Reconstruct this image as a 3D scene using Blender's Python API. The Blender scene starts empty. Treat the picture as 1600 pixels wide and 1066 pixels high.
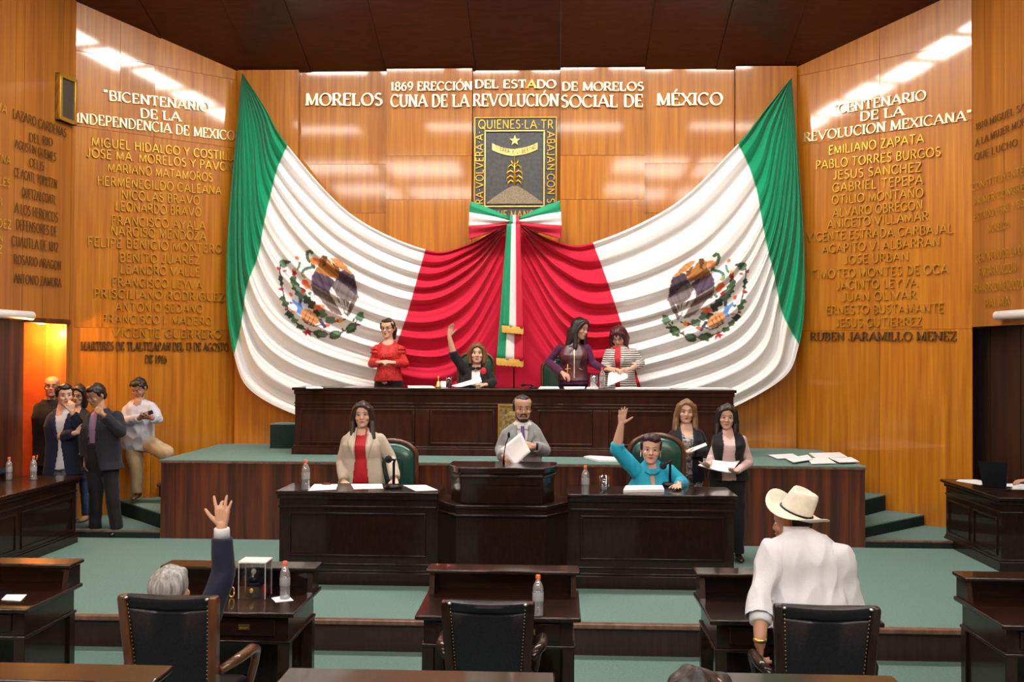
import bpy, bmesh, math, random
import numpy as np
from mathutils import Vector, Matrix, noise
from mathutils.bvhtree import BVHTree

random.seed(7)
SC = bpy.context.scene
COL = SC.collection
V = Vector
PI = math.pi
rad = math.radians

# ------------------------------------------------------------------ camera
FPX = 1550.0
CAM = V((0, 0, 2.4))
CR = Matrix.Rotation(rad(2.48), 3, 'Z') @ Matrix.Rotation(rad(90.8), 3, 'X') @ Matrix.Rotation(0.005, 3, 'Z')
cd = bpy.data.cameras.new('camera')
cam = bpy.data.objects.new('camera', cd)
COL.objects.link(cam)
cam.matrix_world = Matrix.Translation(CAM) @ CR.to_4x4()
cd.sensor_width = 36
cd.sensor_fit = 'HORIZONTAL'
cd.lens = FPX * 36 / 1600
cd.clip_start = 0.05
cd.clip_end = 200
SC.camera = cam

# ------------------------------------------------------------------ exposure, world
SC.view_settings.view_transform = 'Standard'
SC.view_settings.look = 'None'
SC.view_settings.gamma = 1.0
SC.view_settings.use_curve_mapping = False
SC.view_settings.exposure = 1.0
wd = bpy.data.worlds.new('world')
SC.world = wd
wd.use_nodes = True
wd.node_tree.nodes['Background'].inputs[0].default_value = (1, 0.95, 0.9, 1)
wd.node_tree.nodes['Background'].inputs[1].default_value = 0.02

LIGHT_STAGE = 30.0
LIGHT_HALL = 9.5


def ray(px, py):
    return CR @ V(((px - 800) / FPX, -(py - 533) / FPX, -1.0))


def at(px, py, y):
    d = ray(px, py)
    return CAM + d * (y / d.y)


def atz(px, py, z):
    d = ray(px, py)
    return CAM + d * ((z - CAM.z) / d.z)


def atp(px, py, p, n):
    d = ray(px, py)
    return CAM + d * ((V(p) - CAM).dot(n) / d.dot(n))


def pix(p):
    q = CR.transposed() @ (V(p) - CAM)
    return 800 - FPX * q.x / q.z, 533 + FPX * q.y / q.z


# ------------------------------------------------------------------ materials
def lin(c):
    return tuple((x / 12.92 if x <= 0.04045 else ((x + 0.055) / 1.055) ** 2.4) for x in (v / 255 for v in c))


MATS = {}


def mat(name, rgb, rough=0.6, metal=0.0, coat=0.0, spec=0.5, emit=0, trans=0, alpha=1, sheen=0, coatr=0.06):
    m = bpy.data.materials.new(name)
    m.use_nodes = True
    b = m.node_tree.nodes['Principled BSDF']
    b.inputs['Base Color'].default_value = (*rgb, 1)
    b.inputs['Roughness'].default_value = rough
    b.inputs['Metallic'].default_value = metal
    b.inputs['Coat Weight'].default_value = coat
    b.inputs['Coat Roughness'].default_value = coatr
    b.inputs['Specular IOR Level'].default_value = spec
    b.inputs['Transmission Weight'].default_value = trans
    b.inputs['Alpha'].default_value = alpha
    b.inputs['Sheen Weight'].default_value = sheen
    if emit:
        b.inputs['Emission Color'].default_value = (*rgb, 1)
        b.inputs['Emission Strength'].default_value = emit
    MATS[name] = m
    return m


def nodes(m):
    nt = m.node_tree
    return nt, nt.nodes, nt.links, nt.nodes['Principled BSDF']


def noisy(m, c1, c2, scale=(1, 1, 1), nscale=5.0, detail=4, lo=0.3, hi=0.7, bump=0.0, objrand=0.0, c3=None):
    """two-colour noise base colour in object space, stretched by scale"""
    nt, N, L, b = nodes(m)
    tc = N.new('ShaderNodeTexCoord')
    mp = N.new('ShaderNodeMapping')
    mp.inputs['Scale'].default_value = scale
    L.new(tc.outputs['Object'], mp.inputs['Vector'])
    src = mp.outputs['Vector']
    if objrand:
        oi = N.new('ShaderNodeObjectInfo')
        va = N.new('ShaderNodeVectorMath')
        va.operation = 'SCALE'
        cx = N.new('ShaderNodeCombineXYZ')
        for k in range(3):
            L.new(oi.outputs['Random'], cx.inputs[k])
        L.new(cx.outputs[0], va.inputs[0])
        va.inputs['Scale'].default_value = 37.0
        ad = N.new('ShaderNodeVectorMath')
        L.new(src, ad.inputs[0])
        L.new(va.outputs[0], ad.inputs[1])
        src = ad.outputs[0]
    nz = N.new('ShaderNodeTexNoise')
    nz.inputs['Scale'].default_value = nscale
    nz.inputs['Detail'].default_value = detail
    nz.inputs['Roughness'].default_value = 0.6
    L.new(src, nz.inputs['Vector'])
    cr = N.new('ShaderNodeValToRGB')
    cr.color_ramp.elements[0].position = lo
    cr.color_ramp.elements[1].position = hi
    cr.color_ramp.elements[0].color = (*c1, 1)
    cr.color_ramp.elements[1].color = (*c2, 1)
    if c3:
        e = cr.color_ramp.elements.new((lo + hi) / 2)
        e.color = (*c3, 1)
    L.new(nz.outputs['Fac'], cr.inputs['Fac'])
    out = cr.outputs['Color']
    if objrand:
        hs = N.new('ShaderNodeHueSaturation')
        mr = N.new('ShaderNodeMapRange')
        mr.inputs['To Min'].default_value = 1 - objrand
        mr.inputs['To Max'].default_value = 1 + objrand
        L.new(oi.outputs['Random'], mr.inputs['Value'])
        L.new(mr.outputs[0], hs.inputs['Value'])
        L.new(out, hs.inputs['Color'])
        out = hs.outputs['Color']
    L.new(out, b.inputs['Base Color'])
    if bump:
        bp = N.new('ShaderNodeBump')
        bp.inputs['Strength'].default_value = bump
        bp.inputs['Distance'].default_value = 0.01
        L.new(nz.outputs['Fac'], bp.inputs['Height'])
        L.new(bp.outputs['Normal'], b.inputs['Normal'])
    return m


M_WALL = noisy(mat('varnished orange wood', (0.5, 0.2, 0.03), 0.36, coat=0.85, coatr=0.07, spec=0.35),
               (0.31, 0.088, 0.005), (0.60, 0.247, 0.016), (9, 9, 0.35), 2.2, 6, 0.25, 0.78, objrand=0.08, c3=(0.455, 0.158, 0.009))
M_WALL2 = noisy(mat('brown wood veneer', (0.4, 0.15, 0.03), 0.45, coat=0.15),
                (0.26, 0.075, 0.01), (0.5, 0.19, 0.025), (7, 7, 0.25), 1.8, 5, 0.25, 0.78, objrand=0.06)
M_DARK = noisy(mat('dark polished wood', (0.03, 0.012, 0.008), 0.3, coat=0.55, coatr=0.05, spec=0.15),
               (0.009, 0.004, 0.003), (0.022, 0.008, 0.005), (3, 3, 14), 3, 4)
M_DESK = noisy(mat('dark brown desk wood', (0.03, 0.012, 0.008), 0.35, coat=0.55, coatr=0.06, spec=0.12),
               (0.009, 0.004, 0.003), (0.024, 0.009, 0.005), (12, 2, 3), 3, 4)
M_MAHOG = noisy(mat('mahogany panel wood', (0.07, 0.02, 0.012), 0.4, coat=0.3, coatr=0.1, spec=0.15),
                (0.022, 0.006, 0.004), (0.058, 0.014, 0.007), (4, 4, 0.8), 4, 5)
M_DAIS = noisy(mat('reddish brown veneer', (0.16, 0.04, 0.015), 0.4, coat=0.3, coatr=0.15),
               (0.040, 0.009, 0.005), (0.30, 0.062, 0.009), (5, 5, 0.25), 1.6, 5, 0.40, 0.84)
M_DARKWALL = noisy(mat('very dark wood panel', (0.04, 0.015, 0.008), 0.45),
                   (0.018, 0.006, 0.004), (0.05, 0.016, 0.007), (6, 6, 0.5), 2, 4)
M_CEIL = noisy(mat('dark ceiling wood', (0.04, 0.012, 0.008), 0.5, coat=0.3, coatr=0.25, spec=.2),
               (0.05, 0.010, 0.005), (0.085, 0.017, 0.008), (2, 8, 2), 2, 4)
M_CHAIRWOOD = noisy(mat('brown chair wood', (0.12, 0.04, 0.015), 0.35, coat=0.5),
                    (0.05, 0.015, 0.005), (0.13, 0.04, 0.01), (5, 5, 1), 4, 4)
M_CARPET = noisy(mat('grey green carpet', (0.12, 0.25, 0.22), 0.95, spec=0.1),
                 (0.115, 0.200, 0.178), (0.175, 0.272, 0.245), (1, 1, 1), 60, 3, 0.3, 0.7)
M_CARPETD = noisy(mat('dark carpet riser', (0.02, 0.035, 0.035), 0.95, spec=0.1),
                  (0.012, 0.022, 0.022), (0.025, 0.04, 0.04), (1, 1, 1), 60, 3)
M_TRIM = noisy(mat('step nosing wood', (0.2, 0.1, 0.07), 0.4, coat=0.3), (0.11, 0.05, 0.035), (0.24, 0.125, 0.085), (3, 1, 1), 5, 3)
M_RISER = noisy(mat('dark step riser wood', (0.04, 0.02, 0.018), 0.5), (0.018, 0.008, 0.007), (0.042, 0.018, 0.014), (8, 1, 1), 3, 3)
M_GOLD = mat('polished gilt metal', (0.95, 0.70, 0.25), 0.34, 0.8)
M_GOLDL = mat('bright gilt metal', (1.0, 0.84, 0.48), 0.33, 0.75)
M_GOLDD = mat('dull gilt metal', (0.78, 0.50, 0.08), 0.28, 0.8)
M_BRONZE = mat('dark bronze metal', (0.13, 0.062, 0.016), 0.45, 0.3)
M_PLAQUE = noisy(mat('slate blue grey plaque', (0.05, 0.06, 0.07), 0.4), (0.035, 0.042, 0.05), (0.075, 0.08, 0.085), (1, 1, 1), 20, 4)
M_MOUND = noisy(mat('grey bronze relief', (0.2, 0.17, 0.12), 0.45, 0.5), (0.16, 0.13, 0.085), (0.34, 0.29, 0.2), (1, 1, 1), 60, 3)
M_BLACKLEATHER = noisy(mat('black leather', (0.01, 0.01, 0.013), 0.38, coat=0.12, coatr=0.2, spec=0.2), (0.005, 0.005, 0.008), (0.014, 0.013, 0.018), (1, 1, 1), 90, 3, bump=0.15)
M_GREENLEATHER = mat('dark green leather', (0.012, 0.075, 0.06), 0.28, coat=0.3, coatr=0.2)
M_PAPER = mat('white paper', (0.86, 0.86, 0.88), 0.8)
M_PRINT = mat('printed grey lines', (0.35, 0.35, 0.38), 0.8)
M_BLACK = mat('black plastic', (0.006, 0.006, 0.009), 0.35, spec=.3)
M_FOAM = mat('black foam', (0.006, 0.007, 0.012), 0.9)
M_STEEL = mat('brushed steel', (0.6, 0.6, 0.6), 0.3, 1.0)
M_WHITE = mat('white enamel', (0.8, 0.8, 0.8), 0.35)
M_CAP = mat('orange red plastic', (0.9, 0.16, 0.06), 0.4)
M_REDCAP = mat('red plastic', (0.75, 0.03, 0.05), 0.4)
M_REDFELT = mat('red felt', (0.7, 0.02, 0.03), 0.7)
M_BOTTLELABEL = mat('pale bottle label', (0.75, 0.72, 0.74), 0.5)
M_BRASS = mat('brass', (0.7, 0.5, 0.15), 0.3, 1.0)
M_GRILLE = noisy(mat('dark speaker cloth', (0.05, 0.04, 0.03), 0.8), (0.03, 0.025, 0.02), (0.09, 0.07, 0.05), (1, 1, 1), 150, 2)
M_LAMP = mat('lit lamp diffuser', (1.0, 0.93, 0.84), 0.5, emit=1)
M_REDWALL = noisy(mat('red orange plaster', (0.6, 0.13, 0.015), 0.7), (0.50, 0.08, 0.010), (0.68, 0.15, 0.02), (1, 1, 1), 3, 3)


def glassy(name, tint, glossy=0.12, rough=0.05, milk=0.0):
    m = bpy.data.materials.new(name)
    m.use_nodes = True
    nt = m.node_tree
    N, L = nt.nodes, nt.links
    N.remove(N['Principled BSDF'])
    tr = N.new('ShaderNodeBsdfTransparent')
    tr.inputs[0].default_value = (*tint, 1)
    gl = N.new('ShaderNodeBsdfGlossy')
    gl.inputs['Roughness'].default_value = rough
    lw = N.new('ShaderNodeLayerWeight')
    lw.inputs['Blend'].default_value = 0.35
    mr = N.new('ShaderNodeMapRange')
    mr.inputs['To Min'].default_value = glossy
    mr.inputs['To Max'].default_value = 0.75
    L.new(lw.outputs['Facing'], mr.inputs['Value'])
    mx = N.new('ShaderNodeMixShader')
    L.new(mr.outputs[0], mx.inputs[0])
    L.new(tr.outputs[0], mx.inputs[1])
    L.new(gl.outputs[0], mx.inputs[2])
    out = mx.outputs[0]
    if milk:
        df = N.new('ShaderNodeBsdfDiffuse')
        df.inputs[0].default_value = (0.8, 0.82, 0.86, 1)
        m2 = N.new('ShaderNodeMixShader')
        m2.inputs[0].default_value = milk
        L.new(out, m2.inputs[1])
        L.new(df.outputs[0], m2.inputs[2])
        out = m2.outputs[0]
    L.new(out, N['Material Output'].inputs['Surface'])
    MATS[name] = m
    return m


M_BOTTLE = glassy('clear ribbed plastic', (0.93, 0.94, 0.97), 0.2, 0.08, 0.16)
M_GLASS = glassy('clear glass', (0.94, 0.95, 0.96), 0.10, 0.03)
M_WATER = glassy('water', (0.9, 0.93, 0.95), 0.06, 0.03)


# ------------------------------------------------------------------ mesh builder
ORG = {}


class MB:
    def __init__(s):
        s.v, s.f, s.mi, s.cur = [], [], [], 0

    def add(s, vs, fs):
        b = len(s.v)
        s.v.extend(tuple(v) for v in vs)
        s.f.extend(tuple(i + b for i in f) for f in fs)
        s.mi.extend([s.cur] * len(fs))
        return s

    def box(s, x0, x1, y0, y1, z0, z1):
        return s.add([(x0, y0, z0), (x1, y0, z0), (x1, y1, z0), (x0, y1, z0), (x0, y0, z1), (x1, y0, z1), (x1, y1, z1), (x0, y1, z1)],
                     [(3, 2, 1, 0), (4, 5, 6, 7), (0, 1, 5, 4), (1, 2, 6, 5), (2, 3, 7, 6), (3, 0, 4, 7)])

    def obox(s, c, sx, sy, sz, M=None):
        """box of full sizes centred at c, rotated by 3x3 M"""
        M = M or Matrix.Identity(3)
        c = V(c)
        vs = [c + M @ V((x * sx / 2, y * sy / 2, z * sz / 2)) for z in (-1, 1) for x, y in ((-1, -1), (1, -1), (1, 1), (-1, 1))]
        return s.add(vs, [(3, 2, 1, 0), (4, 5, 6, 7), (0, 1, 5, 4), (1, 2, 6, 5), (2, 3, 7, 6), (3, 0, 4, 7)])

    def prism(s, poly, z0, z1):
        """poly counter-clockwise in xy"""
        n = len(poly)
        vs = [(p[0], p[1], z0) for p in poly] + [(p[0], p[1], z1) for p in poly]
        fs = [tuple(range(n - 1, -1, -1)), tuple(range(n, 2 * n))] + [(i, (i + 1) % n, n + (i + 1) % n, n + i) for i in range(n)]
        return s.add(vs, fs)

    def prism3(s, pts, off):
        """planar loop pts extruded by the vector off"""
        n = len(pts)
        off = V(off)
        vs = [V(p) for p in pts] + [V(p) + off for p in pts]
        fs = [tuple(range(n - 1, -1, -1)), tuple(range(n, 2 * n))] + [(i, (i + 1) % n, n + (i + 1) % n, n + i) for i in range(n)]
        return s.add(vs, fs)

    def loft(s, rings, cap=True, closed=True):
        n = len(rings[0])
        vs = [p for r in rings for p in r]
        fs = []
        m = n if closed else n - 1
        for k in range(len(rings) - 1):
            for i in range(m):
                j = (i + 1) % n
                fs.append((k * n + i, k * n + j, (k + 1) * n + j, (k + 1) * n + i))
        if cap:
            fs.append(tuple(range(n - 1, -1, -1)))
            fs.append(tuple(range((len(rings) - 1) * n, len(rings) * n)))
        return s.add(vs, fs)

    def tube(s, pts, rs, n=10, flat=1.0, up=None):
        pts = [V(p) for p in pts]
        if not isinstance(rs, (list, tuple)):
            rs = [rs] * len(pts)
        rings = []
        u = None
        for i, p in enumerate(pts):
            t = (pts[min(i + 1, len(pts) - 1)] - pts[max(i - 1, 0)])
            if t.length < 1e-9:
                t = V((0, 0, 1))
            t.normalize()
            if u is None:
                a = V(up) if up is not None else (V((1, 0, 0)) if abs(t.x) < 0.8 else V((0, 1, 0)))
                u = (a - t * a.dot(t)).normalized()
            else:
                u = (u - t * u.dot(t)).normalized()
            w = t.cross(u)
            rings.append([p + u * (math.cos(2 * PI * k / n) * rs[i]) + w * (math.sin(2 * PI * k / n) * rs[i] * flat) for k in range(n)])
        return s.loft(rings)

    def cap(s, p0, p1, r0, r1, n=14):
        """tapered capsule"""
        p0, p1 = V(p0), V(p1)
        t = (p1 - p0)
        L = t.length
        t = t / L if L > 1e-6 else V((0, 0, 1))
        pts, rs = [], []
        for a in (-85, -60, -30, 0):
            pts.append(p0 + t * (math.sin(rad(a)) * r0))
            rs.append(math.cos(rad(a)) * r0)
        if L > 1e-6:
            for a in (0, 30, 60, 85):
                pts.append(p1 + t * (math.sin(rad(a)) * r1))
                rs.append(math.cos(rad(a)) * r1)
        return s.tube(pts, rs, n)

    def chain(s, pts, rs, n=14):
        for i in range(len(pts) - 1):
            s.cap(pts[i], pts[i + 1], rs[i], rs[i + 1], n)
        return s

    def ell(s, c, r, M=None, nu=18, nv=12):
        c = V(c)
        if not isinstance(r, (list, tuple)):
            r = (r, r, r)
        M = M or Matrix.Identity(3)
        rings = []
        for j in range(1, nv):
            a = -PI / 2 + PI * j / nv
            rings.append([c + M @ V((r[0] * math.cos(a) * math.cos(2 * PI * i / nu), r[1] * math.cos(a) * math.sin(2 * PI * i / nu), r[2] * math.sin(a))) for i in range(nu)])
        b = len(s.v)
        s.loft(rings, cap=False)
        n = nu
        tot = len(rings)
        s.add([c + M @ V((0, 0, -r[2])), c + M @ V((0, 0, r[2]))], [])
        lo, hi = len(s.v) - 2, len(s.v) - 1
        for i in range(n):
            s.f.append((lo, b + (i + 1) % n, b + i))
            s.f.append((hi, b + (tot - 1) * n + i, b + (tot - 1) * n + (i + 1) % n))
            s.mi.extend([s.cur] * 2)
        return s

    def lathe(s, prof, c, n=20, M=None):
        c = V(c)
        M = M or Matrix.Identity(3)
        rings = [[c + M @ V((max(r, 1e-4) * math.cos(2 * PI * k / n), max(r, 1e-4) * math.sin(2 * PI * k / n), z)) for k in range(n)] for r, z in prof]
        return s.loft(rings)

    def mesh(s, name, org=V((0, 0, 0))):
        me = bpy.data.meshes.new(name)
        o = V(org)
        me.from_pydata([(v[0] - o.x, v[1] - o.y, v[2] - o.z) for v in s.v], [], s.f)
        return me

    def build(s, name, mats, parent=None, smooth=False, bevel=0.0, label=None, seg=2):
        org = ORG[parent.name] if parent else V((0, 0, 0))
        me = s.mesh(name, org)
        if not isinstance(mats, (list, tuple)):
            mats = [mats]
        for m in mats:
            me.materials.append(m)
        me.polygons.foreach_set('material_index', s.mi)
        if smooth:
            me.polygons.foreach_set('use_smooth', [True] * len(me.polygons))
        me.update()
        o = bpy.data.objects.new(name, me)
        COL.objects.link(o)
        if parent:
            o.parent = parent
        ORG[o.name] = org
        if bevel:
            b = o.modifiers.new('bevel', 'BEVEL')
            b.width = bevel
            b.segments = seg
            b.limit_method = 'ANGLE'
            b.angle_limit = rad(40)
            for p in me.polygons:
                p.use_smooth = True
            try:
                me.set_sharp_from_angle(angle=rad(35))
            except Exception:
                pass
        if label:
            o['label'] = label
        return o


def shade_angle(o, a=40):
    for p in o.data.polygons:
        p.use_smooth = True
    o.data.set_sharp_from_angle(angle=rad(a))


def thing(name, label, cat, loc, group=None):
    o = bpy.data.objects.new(name, None)
    COL.objects.link(o)
    o.location = loc
    o.empty_display_size = 0.1
    o['label'] = label
    o['category'] = cat
    if group:
        o['group'] = group
    ORG[o.name] = V(loc)
    return o


def tag(o, label, cat, group=None):
    o['label'] = label
    o['category'] = cat
    if group:
        o['group'] = group
    return o


def struct(o):
    o['kind'] = 'structure'
    return o


def dup(root, loc, label, group=None, rz=0.0):
    r = root.copy()
    COL.objects.link(r)
    r.location = loc
    r.rotation_euler = (0, 0, rz)
    r['label'] = label
    if group:
        r['group'] = group

    def rec(src, dst):
        for ch in list(src.children):
            c = ch.copy()
            COL.objects.link(c)
            c.parent = dst
            rec(ch, c)
    rec(root, r)
    return r
# ================================================================== structure
YB = 13.6
ZM = 0.25          # floor in front of the dais
ZL = 0.33          # landing beside the dais
ZD = 1.16          # dais
YD = 11.36
XC0 = at(375, 108, YB).x
XC1 = at(1242, 104, YB).x
DL = V((-1.15, -1, 0)).normalized()
DR = V((1.15, -1, 0)).normalized()
PL0, PR0 = V((XC0, YB, 0)), V((XC1, YB, 0))
NL = V((1, -1.15, 0)).normalized()      # left wall normal into the room
NR = V((-1, -1.15, 0)).normalized()
PLE = atp(113, 533, PL0, NL)
PLE.z = 0
PRE = atp(1520, 533, PR0, NR)
PRE.z = 0
D2L = V((-0.134, -1, 0)).normalized()
D2R = V((0.14, -1, 0)).normalized()
N2L = V((1, -0.134, 0)).normalized()
N2R = V((-1, -0.14, 0)).normalized()


def ceil_z(y):
    return min(6.30 + 0.36 * (YB - y), 7.6)


def wall_panel(name, parent, P, D, N, u0, u1, z0, z1, m, top=False, tilt=0.003, gap=0.002, off=0.0, th=0.03):
    """one panel on a wall: u along D from P; top panels follow the ceiling"""
    a, b = random.uniform(-tilt, tilt), random.uniform(-tilt, tilt)
    pts = []
    for u, z in ((u0 + gap, z0 + gap), (u1 - gap, z0 + gap), (u1 - gap, z1 - gap), (u0 + gap, z1 - gap)):
        p = P + D * u
        if top and z > z0 + 0.1:
            z = ceil_z(p.y) + 0.02
        o = 0.012 + off + a * (u - (u0 + u1) / 2) + b * (z - (z0 + z1) / 2)
        pts.append(V((p.x, p.y, z)) + N * o)
    if D.cross(V((0, 0, 1))).dot(N) < 0:
        pts.reverse()
    return MB().prism3(list(reversed(pts)), -N * th).build(name, m, parent, bevel=0.0)


def wall_u(px, P, D, N):
    return (atp(px, 533, P, N) - P).dot(D)


def backing(name, P, D, N, u0, u1, z0, m, z1=None, th=0.12):
    pts = []
    for u, top in ((u0, 0), (u1, 0), (u1, 1), (u0, 1)):
        p = P + D * u
        pts.append(V((p.x, p.y, (z1 if z1 is not None else ceil_z(p.y) + 0.05) if top else z0)))
    return struct(MB().prism3(pts, -N * th).build(name, m))


# ---- side walls with the names
LW = (PLE - PL0).length
RW = (PRE - PR0).length
wl = backing('wall_left', PL0, DL, NL, 0, LW, 0, M_DARKWALL)
us = [0] + [wall_u(x, PL0, DL, NL) for x in (237, 183)] + [LW]
for i in range(3):
    for z0, z1, t in ((0.0, 2.72, 0), (2.72, 5.25, 0), (5.25, 6.2, 0), (6.2, 9, 1)):
        wall_panel('panel', wl, PL0, DL, NL, us[i], us[i + 1], z0, z1, M_WALL, t, tilt=0.006 if z0 > 5 else 0.0015)
wr = backing('wall_right', PR0, DR, NR, 0, RW, 0, M_DARKWALL)
us = [0] + [wall_u(x, PR0, DR, NR) for x in (1375,)] + [RW]
for i in range(2):
    for z0, z1, t in ((0.0, 2.74, 0), (2.74, 5.25, 0), (5.25, 6.2, 0), (6.2, 9, 1)):
        wall_panel('panel', wr, PR0, DR, NR, us[i], us[i + 1], z0, z1, M_WALL, t, tilt=0.006 if z0 > 5 else 0.0015)

# ---- back wall: standing panels, every second one proud
wb = backing('wall_back', V((XC0 - 0.1, YB + 0.05, 0)), V((1, 0, 0)), V((0, -1, 0)), 0, XC1 - XC0 + 0.2, 0, M_DARKWALL)
xs = [XC0, at(468, 300, YB).x, at(605, 300, YB).x, at(738, 300, YB).x, at(875, 300, YB).x, at(1006, 300, YB).x, at(1147, 300, YB).x, XC1]
XS = xs
for i in range(7):
    proud = 0.10 if i % 2 == 0 else 0.0
    zs = (0.3, 2.6, 4.52 if i in (2, 4) else 4.35, 5.12 if proud else 5.03, 9)
    for k in range(4):
        wall_panel('panel', wb, V((0, YB, 0)), V((1, 0, 0)), V((0, -1, 0)), xs[i], xs[i + 1], zs[k], zs[k + 1], M_WALL, k == 3,
                   tilt=0.004, off=proud, th=0.03 + proud)

# ---- outer walls running back along the hall
L2 = 21.0
u_d0, u_d1 = wall_u(107, PLE, D2L, N2L), wall_u(36, PLE, D2L, N2L)
ZDOOR = 2.76
w2 = struct(MB().prism3([V((PLE + D2L * u).to_tuple()) + V((0, 0, z)) for u, z in ((0, 0), (u_d0, 0), (u_d0, 9), (0, 9))], -N2L * 0.25).build('wall_far_left', M_WALL2))
for u0, u1, z0, z1 in ((u_d1, L2, 0, 8), (u_d0, u_d1, ZDOOR, 8)):
    MB().prism3([PLE + D2L * u + V((0, 0, z)) for u, z in ((u0, z0), (u1, z0), (u1, z1), (u0, z1))], -N2L * 0.25).build('wall_piece', M_WALL2, w2)
us = [u_d0] + [wall_u(x, PLE, D2L, N2L) for x in (93, 64, 32, 18)]
us += [us[-1] + 1.1 * k for k in range(1, 8)]
for a, b in zip(us[:-1], us[1:]):
    wall_panel('panel', w2, PLE, D2L, N2L, a, b, ZDOOR, 9, M_WALL2, 1, tilt=0.002, gap=0.003)
wall_panel('panel', w2, PLE, D2L, N2L, 0, u_d0, 0.3, 9, M_WALL2, 1, tilt=0.0)
us = [u_d1] + [u_d1 + 1.2 * k for k in range(1, 8)]
for a, b in zip(us[:-1], us[1:]):
    wall_panel('panel', w2, PLE, D2L, N2L, a, b, 0.0, ZDOOR, M_DAIS, 0, tilt=0.001)

w3 = struct(MB().prism3([PRE + D2R * u + V((0, 0, z)) for u, z in ((0, ZDOOR), (L2, ZDOOR), (L2, 9), (0, 9))], -N2R * 0.25).build('wall_far_right', M_WALL2))
us = [0] + [wall_u(x, PRE, D2R, N2R) for x in (1541, 1571, 1598)]
us += [us[-1] + 1.1 * k for k in range(1, 8)]
for a, b in zip(us[:-1], us[1:]):
    wall_panel('panel', w3, PRE, D2R, N2R, a, b, ZDOOR, 9, M_WALL2, 1, tilt=0.002, gap=0.003)
d2 = struct(MB().prism3([PRE - N2R * 0.22 + D2R * u + V((0, 0, z)) for u, z in ((-.5, 0), (L2, 0), (L2, ZDOOR), (-.5, ZDOOR))], -N2R * 0.1).build('door_2', M_DARKWALL))
us = [-.45, 0.02, 0.62, 1.25, 1.9, 3.0, 4.2, 5.4, 6.6]
for a, b in zip(us[:-1], us[1:]):
    wall_panel('panel', d2, PRE - N2R * 0.22, D2R, N2R, a, b, 0.25, ZDOOR, M_DARKWALL, 0, tilt=0.001, gap=0.012)
struct(MB().prism3([PRE + D2R * u + V((0, 0, ZDOOR - 0.004)) for u in (0, L2)] + [PRE - N2R * 0.3 + D2R * u + V((0, 0, ZDOOR - 0.004)) for u in (L2, 0)], (0, 0, 0.02)).build('trim_1', M_DARKWALL))

# ---- corridor behind the doorway on the left
A0 = PLE + D2L * u_d0
A1 = PLE + D2L * u_d1
XIN = -9.2
YF = A0.y - 0.02
YN = A1.y + 0.0
dr = struct(MB().box(XIN, A0.x - 0.24, YF, YF + 0.1, 0, ZDOOR + 0.05).build('door_1', M_REDWALL))
MB().box(XIN, A1.x - 0.24, YN - 0.5, YN - 0.4, 0, ZDOOR + 0.05).build('wall_piece', M_REDWALL, dr)
MB().box(XIN - 0.1, XIN, YN - 0.5, YF + 0.1, 0, ZDOOR + 0.05).build('wall_piece', M_REDWALL, dr)
MB().box(XIN, A1.x - 0.02, YN - 0.5, YF + 0.1, ZDOOR, ZDOOR + 0.06).build('ceiling_piece', M_DAIS, dr)
MB().box(A0.x - 0.26, A0.x + 0.0, YF - 0.03, YF + 0.06, ZL, ZDOOR).build('frame', M_WALL2, dr)
MB().prism3([A0 + V((0, 0, ZDOOR - 0.01)), A1 + V((0, 0, ZDOOR - 0.01)), A1 + V((0, 0, ZDOOR + 0.05)), A0 + V((0, 0, ZDOOR + 0.05))], N2L * 0.03).build('frame', M_DAIS, dr)
P = at(65, 511, 11.72)
dl = thing('downlight', 'small round downlight glowing in the ceiling of the orange doorway', 'light', (P.x, P.y, ZDOOR))
MB().lathe([(0.075, -0.012), (0.075, 0.0), (0.055, 0.0), (0.055, -0.012)], (P.x, P.y, ZDOOR), 20).build('rim', M_BRASS, dl, smooth=True)
lm = mat('warm downlight glow', (1.0, 0.42, 0.08), emit=38)
MB().lathe([(0.052, -0.014), (0.03, -0.02), (0.0, -0.022)], (P.x, P.y, ZDOOR), 20).build('bulb', lm, dl, smooth=True)
sp = bpy.data.lights.new('downlight_beam', 'POINT')
sp.energy = 34
sp.color = (1.0, 0.44, 0.10)
sp.shadow_soft_size = 0.05
so = bpy.data.objects.new('downlight_beam', sp)
COL.objects.link(so)
so.location = (P.x - 0.05, P.y, ZDOOR - 0.12)

# ---- hall behind the camera
YH = -7.0
xl, xr = (PLE + D2L * L2).x, (PRE + D2R * L2).x
struct(MB().box(xl - 1, xr + 1, YH - 0.2, YH, 0, 8).build('wall_front', M_WALL2))

# ---- floors
fl = struct(MB().box(-10, 9.5, YH - 0.2, 8.0, -0.2, 0).build('floor', M_CARPET))
MB().box(-10, 9.5, 8.0, 14.2, -0.2, ZM).build('upper_floor', M_CARPET, fl)
MB().box(-10, 9.5, YH, 3.95, 0, 0.26).build('tier_floor', M_CARPET, fl)
MB().prism([(PLE.x - 4, YD), (-4.57, YD), (-4.57, 14), (PLE.x - 4, 14)], ZM, ZL).build('landing', M_CARPET, fl)
MB().prism([(3.5, YD), (PRE.x + 2, YD), (PRE.x + 2, 14), (3.5, 14)], ZM, ZL).build('landing', M_CARPET, fl)
t = struct(MB().box(-9, 8.5, 7.985, 8.0, 0.0, ZM - 0.03).build('trim_2', M_RISER))
MB().box(-9, 8.5, 7.955, 8.03, ZM - 0.032, ZM + 0.006).build('nosing', M_TRIM, t, bevel=0.006)
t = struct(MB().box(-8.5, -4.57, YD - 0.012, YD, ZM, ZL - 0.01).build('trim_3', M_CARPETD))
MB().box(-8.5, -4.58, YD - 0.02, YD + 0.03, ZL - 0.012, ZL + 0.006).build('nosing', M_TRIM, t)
MB().box(3.5, 7.5, YD - 0.012, YD, ZM, ZL - 0.01).build('riser', M_CARPETD, t)
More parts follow.
